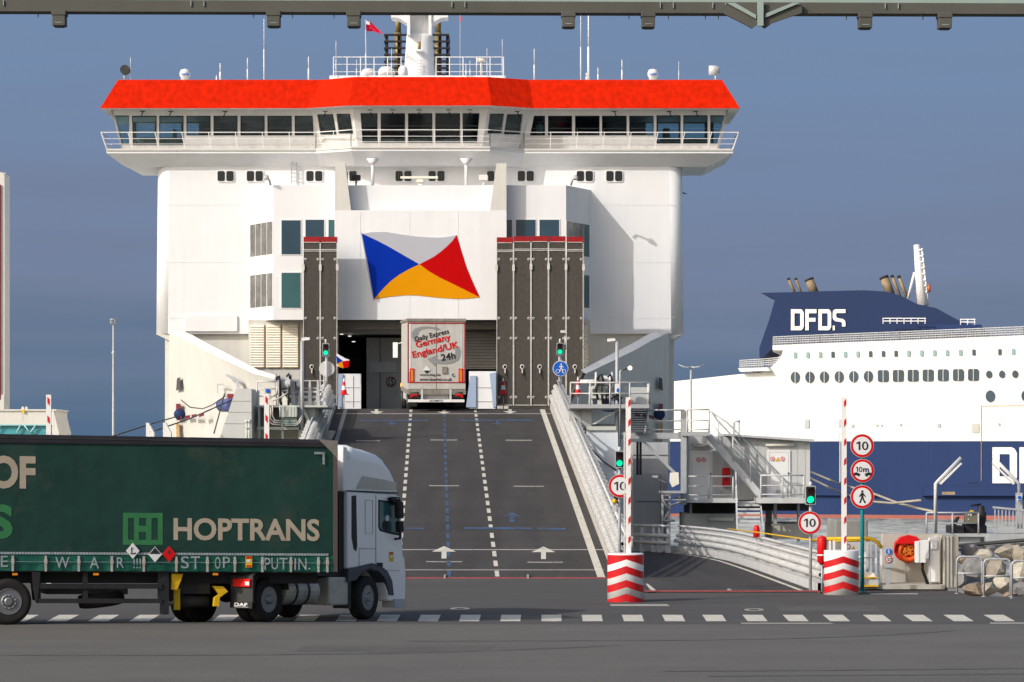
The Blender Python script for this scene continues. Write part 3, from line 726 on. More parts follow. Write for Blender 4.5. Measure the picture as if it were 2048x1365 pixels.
    # wipers
    for px, d in ((285, 1), (341, 1), (450, 1), (650, 1), (682, 1), (740, -1), (785, 1), (838, 1), (897, -1), (940, 1), (993, -1), (1034, -1), (1228, -1), (1338, -1), (1391, -1)):
        c = 1.3 if 700 < px < 980 else .6 if 630 < px < 1060 else 0
        f = MB(); f.pbox(px - 5, px + 5, 222.5 - 3 * (c > 1), 224 - 3 * (c > 1), Y0 - 1.15 - c, .05); f.prism([P(px, 224, Y0 - 1.2 - c), P(px + 2, 224, Y0 - 1.2 - c), P(px + 2 - 4 * d, 234, Y0 - 1.1 - c), P(px - 4 * d, 234, Y0 - 1.1 - c)], (0, .03, 0)); f.build('wiper', M_dark, ferry)
make_bridge()
def make_officer():
    zf = P(0, 301, Y0 - .15).z + .05; c = Vector((P(1079, 0, Y0 + .5).x, Y0 + .5, zf))
    J = [((0, 0, .95), .15), ((0, 0, 1.25), .15), ((0, 0, 1.45), .12), ((0, 0, 1.55), .055), ((0, -.01, 1.66), .10), ((0, 0, 1.76), .07),
         ((-.20, 0, 1.42), .06), ((-.27, -.05, 1.15), .045), ((-.20, -.25, 1.08), .035), ((.20, 0, 1.42), .06), ((.27, -.05, 1.15), .045), ((.20, -.25, 1.08), .035),
         ((-.10, 0, .88), .09), ((-.12, 0, .48), .06), ((-.12, 0, .08), .045), ((-.12, -.14, .04), .04), ((.10, 0, .88), .09), ((.12, 0, .48), .06), ((.12, 0, .08), .045), ((.12, -.14, .04), .04)]
    E_ = [(0, 1), (1, 2), (2, 3), (3, 4), (4, 5), (2, 6), (6, 7), (7, 8), (2, 9), (9, 10), (10, 11), (0, 12), (12, 13), (13, 14), (14, 15), (0, 16), (16, 17), (17, 18), (18, 19)]
    me = bpy.data.meshes.new('person'); me.from_pydata([j[0] for j in J], E_, []); o = bpy.data.objects.new('person', me); COL.objects.link(o); o.location = c
    sk = o.modifiers.new('skin', 'SKIN'); o.modifiers.new('sub', 'SUBSURF').levels = 1
    for v, (p, r) in zip(me.skin_vertices[0].data, J): v.radius = (r, r * .8)
    me.skin_vertices[0].data[0].use_root = True; me.materials.append(mat('skin_tone', (.42, .24, .16), .6))
    tag(o, 'person in a white shirt standing inside the bridge, right of its angled middle windows', 'person')
    f = MB(); f.loft([[(c.x + rx * math.cos(2 * math.pi * k / 14), c.y + ry * math.sin(2 * math.pi * k / 14), c.z + z) for k in range(14)] for z, rx, ry in ((.92, .19, .14), (1.2, .19, .15), (1.42, .23, .13), (1.5, .10, .09))], closed=True, smooth=True); s_ = f.build('shirt', M_swhite, o, recalc=False)
    f = MB(); f.ball((c.x, c.y + .015, c.z + 1.72), .105, (1, 1, .9)); f.build('hair', M_dark, o)
make_officer()
def make_roof_gear():
    zr = P(0, 160, Y0 - .3).z
    def at(px, py, dy=1.5): return P(px, py, Y0 + dy)
    # raised radar deck
    f = MB(); f.pbox(659, 1011, 151.5, 160, Y0 + 1, 6); f.build('radar_deck', M_white, ferry)
    f = MB()
    for (a, b_) in ((667, 805), (872, 1006)):
        for py, rr in ((114.5, .03), (129, .02), (144, .02)): f.tube([at(a, py, 1.2), at(b_, py, 1.2)], rr, 4)
        k = a
        while k <= b_ + 1: f.tube([at(k, 153, 1.2), at(k, 114, 1.2)], .035, 4); k += 27
    f.build('radar_deck_rail', M_rail, ferry)
    for cx, top, rr in ((737, 137, 15), (773, 133, 17), (806, 131, 10)):
        f = MB(); c = at(cx, 153, 2.5); s_ = (Y0 + 2.5) / F; h = (153 - top) * s_; w = rr * s_
        f.lathe([(w, 0), (w, h * .4), (w * .9, h * .68), (w * .6, h * .92), (1e-6, h)], c, n=16); f.build('radome', M_bwhite, ferry)
    for cx in (370, 1306):
        f = MB(); c = at(cx, 161, 1.2); s_ = (Y0 + 1.2) / F
        f.lathe([(8 * s_, 0), (9 * s_, 7 * s_), (10.5 * s_, 8 * s_), (11 * s_, 15 * s_), (8 * s_, 21 * s_), (1e-6, 23 * s_)], c, n=16); f.build('radome', M_bwhite, ferry)
        ptext('intellian', cx - 8, cx + 9, 146, 150.5, Y0 + 1.2 - .34, M_sblue, ferry, thick=.02)
    f = MB(); c = at(963, 160, 1.5); f.tube([at(963, 152), at(963, 123)], .08, 6); s_ = Y0 / F
    f.lathe([(9 * s_, 0), (10 * s_, 4 * s_), (8 * s_, 7 * s_), (1e-6, 8 * s_)], at(963, 124), n=14); f.build('satellite_dome', M_louvre, ferry)
    ants = [(261, 115, .02), (433, 151, .04), (440.5, 127, .045), (495, 116, .035), (528, 38, .03), (617, 114, .04), (672, 82, .02), (713, 120, .02), (731, 60, .02), (783, 98, .02), (932, 128, .03), (940, 122, .02), (974, 97, .02), (1004.5, 79, .02), (1068.5, 98, .035), (1161.5, 28, .03), (1177, 28, .06), (1196, 136, .04), (1244, 120, .04), (1357.5, 124, .02), (1173, 146, .05)]
    for px, top, rr in ants:
        base = 153 if 665 < px < 1008 else 161
        f = MB(); f.tube([at(px, base, .9), at(px, (base + top) / 2, .9)], rr * 1.3, 5); f.tube([at(px, (base + top) / 2, .9), at(px, top, .9)], rr * .75, 5); f.build('antenna', M_rail, ferry)
    for px, d, m in ((249, -1, M_galv), (1431, 1, M_galvl)):
        f = MB(); f.tube([at(px, 161, .6), at(px, 148, .6)], .06, 6); f.lathe([(.10, .32), (.22, .28), (.28, 0), (.28, -.32)], at(px - 2 * d, 141, .6), 'y' if d < 0 else 'x', 12, mi=1); f.build('searchlight', [m, m if d > 0 else M_dgrey], ferry)
    # mast
    f = MB(); s_ = (Y0 + 4) / F; c = P(839, 156, Y0 + 4)
    def el(py, w): return [Vector((c.x + w * s_ * math.cos(2 * math.pi * k / 24), c.y + w * .8 * s_ * math.sin(2 * math.pi * k / 24), H + (HY - py) * s_)) for k in range(24)]
    f.loft([el(156, 31.5), el(110, 28.5), el(70, 25.5)], closed=True, smooth=True); f.add(el(70, 25.5), [tuple(range(24))])
    f.pbox(814, 820, 20, 70, Y0 + 2.9, 2.2); f.pbox(857, 863, 20, 70, Y0 + 2.9, 2.2); f.pbox(814, 863, 16, 28, Y0 + 3.1, 2)
    f.pbox(820, 857, 28, 70, Y0 + 3.8, .2)
    for s in (0, 1):
        g = (lambda x: side(x)) if s else (lambda x: x)
        f.pprism([(g(782), 22), (g(782), 35), (g(796), 36), (g(814), 46), (g(814), 22)], Y0 + 3, 1.6)
    f.build('mast', M_white, ferry)
    f = MB(); f.tube([P(839, 16, Y0 + 4), P(839, -30, Y0 + 4)], .5, 8, r2=.25); f.build('mast_top', M_white, ferry)
    f = MB(); f.pbox(831, 845, 99, 102, Y0 + 2.6, .9); f.build('mast_shelf', M_white, ferry)
    f = MB(); f.tube([P(838.5, 99, Y0 + 2.8), P(838.5, 84, Y0 + 2.8)], .1, 8); f.build('navigation_lamp', M_gold, ferry)
    f = MB()
    for px in (834, 842, 854): f.pbox(px - .4, px + .4, 118, 155, Y0 + 3, .04)
    for k in range(6): f.pbox(834, 854, 121 + 6 * k, 121.8 + 6 * k, Y0 + 3, .04)
    f.build('mast_ladder', M_galvl, ferry)
    # funnel cages
    for s in (0, 1):
        g = (lambda x: side(x)) if s else (lambda x: x); f = MB()
        a, b_ = sorted((g(768), g(822)))
        if s: a, b_ = 856, 898
        Yc = Y0 + 16
        for k in range(7):
            py = 68 + k * 13.3
            f.pbox(a, b_, py, py + 3.2, Yc, .3); f.pbox(a, b_, py, py + 3.2, Yc + 4.2, .3); f.pbox(a, a + 1.5, py, py + 3, Yc + .3, 3.9); f.pbox(b_ - 1.5, b_, py, py + 3, Yc + .3, 3.9)
        for px in (a + 3, (a + b_) / 2, b_ - 6): f.pbox(px, px + 5, 68, 158, Yc + .4, .5)
        f.build('funnel_cage', M_cage, ferry)
        f = MB(); px = 796 if not s else 876
        f.tube([P(px, 158, Yc + 2.2), P(px, 66, Yc + 2.2)], .24, 10); f.tube([P(px, 66, Yc + 2.2), P(px, 30, Yc + 2.2)], .2, 10); f.build('exhaust_pipe', [M_gold], ferry)
    # red flag on the signal line
    f = MB(); f.tube([P(731, 40, Y0 + 2), P(733, 153, Y0 + 2)], .012, 4); f.tube([P(920, 25, Y0 + 2), P(920, 153, Y0 + 2)], .012, 4); f.build('signal_halyard', M_rail, ferry)
    f = MB(); a = [(731, 40), (741, 44), (749, 52), (758, 60), (766, 70), (757, 66), (745, 63), (733, 63)]
    f.prism([P(x, y, Y0 + 2 + .25 * math.sin(i * 1.3)) for i, (x, y) in enumerate(a)], (0, .03, 0)); fl = f.build('ensign', mat('flag_red', (.6, .012, .05), .8), ferry)
    f = MB(); f.pprism([(731.5, 41), (739, 44.5), (740, 50), (732.5, 49)], Y0 + 1.6, .02); f.build('canton', M_swhite, fl)
    f = MB(); f.pprism([(919, 31), (922, 33), (922, 42), (919, 48), (918, 40)], Y0 + 2, .03); f.build('pennant', mat('flag_red', 0), ferry)
make_roof_gear()
def make_hull():
    # bow plating each side, converging towards the ramp
    for s in (0, 1):
        st = [(338, 0, 666, 666), (345, -1.5, 668, 690), (374, -4, 681, 700), (405, -7, 699, 0), (440, -10, 716, 0), (475, -13, 733, 0), (507, -16.5, 748, 0)]
        if not s: st += [(548, -20, 759, 0)]
        g = (lambda x: side(x)) if s else (lambda x: x)
        mb = MB(); rings = []
        for px, dy, top, _ in st:
            Y = Y0 + dy + .3; a = P(g(px), top, Y); inn = .03 * (px - 338)
            r = [a, Vector((a.x + (1 if not s else -1) * .014 * (px - 338), a.y, 3.0)), Vector((P(g(px + 60), 0, Y).x, a.y, -1)), Vector((P(g(px + 75), 0, Y).x, a.y, -4.5))]
            rings.append(r)
        mb.loft(rings, smooth=True)
        mb.loft([[v + Vector(((.25 if not s else -.25), .25, 0)) for v in r] for r in rings], smooth=True)
        # aft side
        a = rings[0]; mb.loft([a, [Vector((v.x - (.2 if not s else -.2), Y0 + 34, v.z)) for v in a]])
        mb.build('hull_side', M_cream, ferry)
        # broad gunwale capping
        f = MB(); gl = []
        wd = [.5, 1.5, 2.6, 2.6, 2.4, 2.0, 1.6, 1.2]
        for (px, dy, top, _), w in zip(st, wd):
            a = P(g(px), top, Y0 + dy + .3); o_ = Vector((.22 if not s else -.22, .35, .02 + .12 * w)); gl.append([a + Vector((0, -.02, .0)), a + o_ * 1.0, a + o_ + Vector((0, .3, -.15))])
        f.loft(gl); f.build('gunwale', M_egrey if False else M_deckwhite, ferry)
        # openings in the plating: mooring ports, fairleads, rollers
        def on(px, py):
            for (p0, d0, *_), (p1, d1, *_) in zip(st, st[1:]):
                if p0 <= px <= p1: return P(g(px), py, Y0 + .3 + d0 + (d1 - d0) * (px - p0) / (p1 - p0) - .12)
            return P(g(px), py, Y0 - 1)
        def hole(pts, m, nm='mooring_port', d=.06):
            f = MB(); f.prism([on(x, y) for x, y in pts], (0, d, 0)); return f.build(nm, m, ferry)
        hole([(354, 757), (360, 755), (361, 778), (352, 782)], M_interd)
        hole([(352, 808), (361, 808), (361, 822), (352, 822)], M_maroon)
        f = MB(); f.ball(on(359, 829), .32, (1, .6, 1)); f.build('roller', M_navy, ferry)
        hole([(451, 750), (454, 748), (478, 760), (479, 778), (474, 778), (472, 763), (452, 753)], M_galv)
        hole([(454, 788), (467, 788), (470, 802), (455, 802)], M_maroon)
        f = MB(); f.tube([on(444, 811), on(466, 811)], .36, 10); f.build('roller', mat('roller_blue', (.08, .10, .24), .5), ferry)
        for x in (353, 370, 383, 398):
            hole([(x, 835 - (x - 353) * .16), (x + 10, 833 - (x - 353) * .16), (x + 10, 839 - (x - 353) * .16), (x, 842 - (x - 353) * .16)], M_maroon)
        hole([(434, 768), (448, 768), (448, 771), (436, 771), (436, 787), (434, 787)], M_galv, 'handhold')
        hole([(352, 846), (358, 846), (360, 905), (354, 905)], M_rust, 'rust_run', .02)
make_hull()
def make_hold():
    zt = P(0, 640, YV).z; zd = 5.66; xl = P(668, 0, YV).x; xr = P(1013, 0, YV).x
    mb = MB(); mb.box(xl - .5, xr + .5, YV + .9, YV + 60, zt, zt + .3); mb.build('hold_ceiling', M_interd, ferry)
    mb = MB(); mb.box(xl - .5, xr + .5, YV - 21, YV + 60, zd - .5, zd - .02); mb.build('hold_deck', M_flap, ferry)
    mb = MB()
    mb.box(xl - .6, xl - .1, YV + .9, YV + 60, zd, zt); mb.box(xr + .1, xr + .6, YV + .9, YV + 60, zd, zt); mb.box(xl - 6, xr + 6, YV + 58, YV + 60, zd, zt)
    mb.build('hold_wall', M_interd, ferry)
    # beams under the ceiling
    f = MB()
    for k in range(14): f.box(xl, xr, YV + 2 + k * 3.6, YV + 2.4 + k * 3.6, zt - .45, zt)
    f.build('ceiling_beam', M_inter, ferry)
    # casing with speed sign
    f = MB(); f.pbox(733, 803, 676, 830, YV + 5, 30); f.build('casing', M_inter, ferry)
    f = MB(); f.pbox(759.5, 761, 676, 830, YV + 4.97, .03); f.pbox(738, 792, 724, 745, YV + 4.93, .05, 1); f.build('casing_trim', [M_interd, M_galv], ferry)
    c = P(782, 764, YV + 4.9); f = MB(); f.lathe([(10 * .029, 0), (10 * .029, .04)], c, 'y', 24); f.build('speed_sign', M_maroon, ferry)
    f = MB(); f.lathe([(8 * .029, 0), (8 * .029, .04)], c + Vector((0, -.03, 0)), 'y', 24); f.build('sign_face', M_inter, ferry)
    ptext('15', 777, 787.5, 757, 771, YV + 4.8, M_interd, ferry)
    # corrugated door inside on both sides of the hall
    for (a, b_, y0, y1, Yq) in ((931, 993, 646, 740, YV + 3), (676, 722, 650, 745, YV + 14)):
        f = MB()
        for k in range(int((y1 - y0) / 3)): f.pbox(a, b_, y0 + 3 * k, y0 + 3 * k + 1.7, Yq, .12)
        f.pbox(a, b_, y0, y1, Yq + .12, .1, 1); f.build('shutter', [M_inter, M_interd], ferry)
    # lit ceiling lamps
    f = MB()
    for px, py in ((683, 668), (707, 683), (764, 659), (716, 654), (699, 672), (947, 672)): f.pbox(px - 3, px + 3, py, py + 1.2, YV + 4, .3)
    f.build('ceiling_lamp', mat('lamp_lit', (1, .95, .85), .5, emis=1.2), ferry)
    # white inner door leaves flanking the ramp
    for (a, b_, s) in ((676, 722, 0), (938, 992, 1)):
        f = MB(); f.pbox(a, b_, 743 if s else 748, 830, YV - 2, .25)
        fo = f.build('inner_door', M_white, ferry)
        g = MB(); x = 706 if not s else 952; g.pbox(x, x + .8, 752, 815, YV - 2.03, .03)
        for py in (775, 803): g.pbox(a + 14 if not s else x, b_ if not s else b_ - 7, py, py + .8, YV - 2.03, .03)
        g.build('door_seam', M_galv, fo)
        g = MB(); g.pprism([(676, 748), (686, 748), (683, 815), (676, 815)] if not s else [(940, 752), (952, 752), (952, 815), (932, 815)], YV - 2.1, .07)
        if s: g.pprism([(979, 748), (992, 745), (992, 815), (986, 815), (984, 790)], YV - 2.1, .07)
        g.build('shade_panel', M_pale, fo)  # strips of bluish shade on the white leaf, built as coloured plates
make_hold()
# small deck flag hanging at the left of the opening
f = MB(); f.pprism([(673, 707), (690, 717), (699, 720), (697, 735), (685, 737), (673, 732)], YV - 3, .04)
fg = f.build('deck_flag', mat('flag_white', (.7, .7, .72), .8), ferry)
f = MB(); f.pprism([(673, 712), (685, 722), (674, 728)], YV - 3.03, .02); f.build('flag_field', M_eblue, fg)
f = MB(); f.pprism([(685, 723), (699, 721), (697, 735), (687, 736)], YV - 3.03, .02); f.build('flag_field', M_ered, fg)
f = MB(); f.pprism([(674, 728.5), (684, 723), (687, 736), (679, 735)], YV - 3.03, .02); f.build('flag_field', M_eyel, fg)
# ------------------------------------------------------------------ second ferry, lying across the basin
def DD(px): return 345 / (1 + 8.5e-5 * (px - 1345))
ship2 = thing('ferry', 'white and navy ferry lying side-on behind the switch room, with a navy funnel', 'ferry', P(1800, 905, DD(1800)) * 1)
ship2.location.z = -3.7
def D2(px, py, off=0): return P(px, py, DD(px) + off)
def plate2(pts, m, name, off=0, d=26, parent=None):
    f = MB(); f.prism([D2(x, y, off) for x, y in pts], (2.5, d, 0) if d > 5 else (0, d, 0)); return f.build(name, m, parent or ship2)
def make_ship2():
    plate2([(1240, 884), (2700, 882.5), (2700, 1036), (1240, 1027)], M_navy, 'hull')
    plate2([(1238, 1027), (2702, 1036), (2702, 1062), (1238, 1050)], M_boot, 'boot_topping', -.05, 26.1)
    plate2([(1238, 776), (1340, 764), (1478, 749), (1520, 746), (1538, 738), (1551, 727), (1563, 712), (1566, 701), (1545, 700), (1545, 691), (1640, 687), (1800, 681), (2048, 671), (2700, 648), (2700, 882), (1238, 883.5)], M_cote, 'superstructure')
    plate2([(1476, 737), (1535, 735), (1540, 742), (1480, 744)], M_cote, 'aft_platform', -1, 6)
    # railings
    f = MB()
    def rail(pts, h, dens):
        for (x0, y0), (x1, y1) in zip(pts, pts[1:]):
            n = max(1, int((x1 - x0) / dens))
            for k in range(n + 1):
                x = x0 + (x1 - x0) * k / n; y = y0 + (y1 - y0) * k / n; a = D2(x, y, .3); f.tube([a, a + Vector((0, 0, h))], .05, 3, caps=False)
            for q in (1, .75, .5, .25): a, b_ = D2(x0, y0, .3), D2(x1, y1, .3); f.tube([a + Vector((0, 0, h * q)), b_ + Vector((0, 0, h * q))], .04, 3, caps=False)
    rail([(1546, 691), (1640, 687), (1800, 681), (2048, 671), (2300, 663)], .95, 3.2); rail([(1479, 737), (1530, 734), (1560, 731)], .9, 3.2)
    f.build('deck_rail', M_galvl, ship2)
    C = lambda l: [(1340 + x / 2.893, 480 + y / 2.893) for x, y in l]
    plate2(C([(525, 307), (700, 303), (900, 297), (1120, 292), (1255, 300), (1340, 325), (1430, 372), (1540, 395), (1640, 450), (1700, 480), (1800, 500), (1835, 545), (2000, 560), (2000, 600), (600, 620), (517, 700), (517, 625), (550, 530), (575, 460), (608, 342), (590, 332)]), M_navy2, 'funnel', 3, 14)
    plate2(C([(1430, 490), (1800, 490), (1835, 545), (1480, 548)]), M_navy, 'funnel_base', 2.5, .5)
    for pts in (((675, 222), (693, 222), (735, 302), (712, 302)), ((718, 222), (735, 222), (770, 300), (748, 300)), ((778, 227), (830, 226), (862, 300), (812, 300)), ((1210, 214), (1262, 213), (1305, 308), (1250, 305)), ((1273, 205), (1292, 207), (1343, 322), (1322, 318)), ((1312, 208), (1332, 209), (1382, 325), (1360, 325))):
        q = C(pts); a = D2((q[0][0] + q[1][0]) / 2, q[0][1], 8); b_ = D2((q[2][0] + q[3][0]) / 2, q[2][1] + 4, 8); r = (q[1][0] - q[0][0]) / 2 * DD(1600) / F
        f = MB(); f.tube([a, b_], r, 12); f.tube([a, a.lerp(b_, .12)], r * 1.06, 12, mi=1); f.build('exhaust_pipe', [M_exh, M_cage], ship2)
    # mast
    f = MB(); a = D2(1833, 490, 5); b_ = D2(1846, 612, 5); f.tube([a, b_], .35, 6, r2=.75); f.tube([D2(1829, 545, 5), D2(1816, 598, 5)], .15, 5)
    f.tube([D2(1838, 497, 5), D2(1850, 600, 5)], .12, 4); f.tube([D2(1844, 497, 5), D2(1855, 600, 5)], .12, 4)
    for k in range(8): f.tube([D2(1833 + k * 1.2, 500 + 12 * k, 4.8), D2(1845 + k * 1.3, 500 + 12 * k, 4.8)], .1, 4)
    f.build('mast', M_rail, ship2)
    f = MB(); f.lathe([(.1, -.1), (.45, .1), (.45, .3)], D2(1855, 577, 4), 'x', 12); f.build('horn', mat('horn_red', (.4, .10, .04), .5), ship2)
    for (x0, x1, yt, yb) in ((1766, 1852, 637, 648), (1921, 1951, 639, 650)):
        f = MB()
        for y in (yt, (yt + yb) / 2): f.tube([D2(x0, y, 1), D2(x1, y, 1)], .06, 4)
        x = x0
        while x <= x1: f.tube([D2(x, yt, 1), D2(x, yb, 1)], .06, 4); x += 14
        f.build('funnel_rail', M_rail, ship2)
    # windows
    def win(pts, nm='window', m=M_glassd, off=-.12): return plate2(pts, m, nm, off, .12)
    light = mat('curtained_glass', (.22, .34, .32), .3)
    for i, cx in enumerate((724, 797, 869, 942, 1014, 1087, 1160, 1234, 1307, 1381, 1456, 1530, 1604, 1681, 1758, 1908, 1986)):
        cy = 668 - (cx - 724) / 1262 * 20; x, y = C([(cx, cy)])[0]
        win(rrect(x - 3, x + 3, y - 5.8, y + 5.8, 1), m=M_glassb if i in (3, 6, 7, 8, 14, 15) else light)
    for cx in (724, 808, 892, 978, 1062, 1147):
        x, y = C([(cx, 796 - (cx - 724) * .013)])[0]; w_ = win(circ(x, y, 9, 11.6, 20), m=M_glassb); plate2([(x - .5, y - 12), (x + .5, y - 12), (x + .5, y + 12), (x - .5, y + 12)], M_cote, 'mullion', -.16, .04, w_)
    for cx in (1233, 1320, 1406, 1493, 1580, 1668, 1755):
        x, y = C([(cx, 788 - (cx - 1233) * .013)])[0]; w_ = win(rrect(x - 10.7, x + 10.7, y - 11.8, y + 11.8, 4), m=M_glassb); plate2([(x - .5, y - 12), (x + .5, y - 12), (x + .5, y + 12), (x - .5, y + 12)], M_cote, 'mullion', -.16, .04, w_)
    for cx, cy, rx, ry in ((1846, 779, 17, 22), (1921, 778, 17, 22), (1997, 777, 17, 22), (1853, 905, 27, 34), (2060, 903, 27, 34)):
        x, y = C([(cx, cy)])[0]; win(circ(x, y, rx / 2.9, ry / 2.9, 18), 'porthole', M_glassb)
    for x, y, w_, h in ((1614, 848, 9, 17), (1681, 847, 6, 16), (1705, 852, 5, 6), (1754, 851, 3, 4), (1763, 851, 3, 4), (1801, 850, 4, 4), (1878, 851, 6, 7), (1998, 849, 3, 5)):
        win([(x - w_ / 2, y - h / 2), (x + w_ / 2, y - h / 2), (x + w_ / 2, y + h / 2), (x - w_ / 2, y + h / 2)], 'vent', M_galv)
    plate2([(1944, 848), (1958, 848), (1958, 866), (1944, 866)], mat('vent_beige', (.45, .44, .40), .7), 'vent', -.1, .1)
    # shell door seam, rubbing strake
    plate2([(1962, 812), (1963, 812), (1963, 962), (1962, 962)], M_rust, 'shell_seam', -.06, .06); plate2([(1963, 812), (2200, 810), (2200, 811), (1963, 813)], M_rust, 'shell_seam', -.06, .06)
    plate2([(1620, 987), (1752, 988), (1752, 992), (1620, 991)], M_navy, 'strake', -.5, .5); plate2([(1850, 974), (2300, 974), (2300, 992), (1845, 992)], M_navy, 'strake', -.7, .7)
    plate2([(1884, 984), (1910, 984), (1910, 990), (1884, 990)], M_exh, 'rust_patch', -.75, .05)
    for x in (1938, 1946, 1952): plate2(circ(x, 966, 2, 2, 8), M_dark, 'scupper', -.05, .05)
    for pts in ([(1522, 646), (1530, 645), (1530, 648), (1522, 648)],): pass
    # lettering
    def letters(x0, y0, w_, h, gap, off, st, word='DFDS', cut=None):
        x = x0
        for ch in word:
            q = []
            if ch == 'D':
                # outer with chamfered right corners, as four strokes
                q = [[(0, 0), (st, 0), (st, 1), (0, 1)], [(st, 0), (.78, 0), (.9, .04), (1, .16), (1 - st, .22), (.68, .19), (st, .19)], [(1, .16), (1, .84), (1 - st, .78), (1 - st, .22)], [(st, .81), (.68, .81), (1 - st, .78), (1, .84), (.9, .96), (.78, 1), (st, 1)]]; ww = w_
            elif ch == 'F':
                q = [[(0, 0), (st, 0), (st, 1), (0, 1)], [(st, 0), (.88, 0), (.88, .19), (st, .19)], [(st, .41), (.8, .41), (.8, .59), (st, .59)]]; ww = w_ * .9
            else:
                q = [[(.12, .02), (.25, 0), (1, 0), (1, .18), (.36, .18), (st, .21), (0, .21), (.03, .08)], [(0, .21), (st, .21), (st, .36), (.36, .42), (.8, .46), (.95, .54), (1, .62), (1 - st, .64), (.6, .60), (.2, .57), (.05, .5), (0, .4)], [(1 - st, .64), (1, .62), (1, .82), (1 - st, .82)]] + ([[(0, .78), (.16, .78), (.16, 1), (0, 1)]] if cut else [[(0, .81), (1, .81), (1, .9), (.85, 1), (0, 1)]]); ww = w_
            f = MB()
            for poly in q: f.prism([D2(x + u * w_, y0 + v * h, off) for u, v in poly], (0, .1, 0))
            f.build('letter', M_cote, ship2); x += ww + gap
    letters(1582, 619, 25.5, 42, 3.2, 2.85, .27, cut=1)
    letters(1985, 895, 49, 72, 5, -.12, .29)
make_ship2()
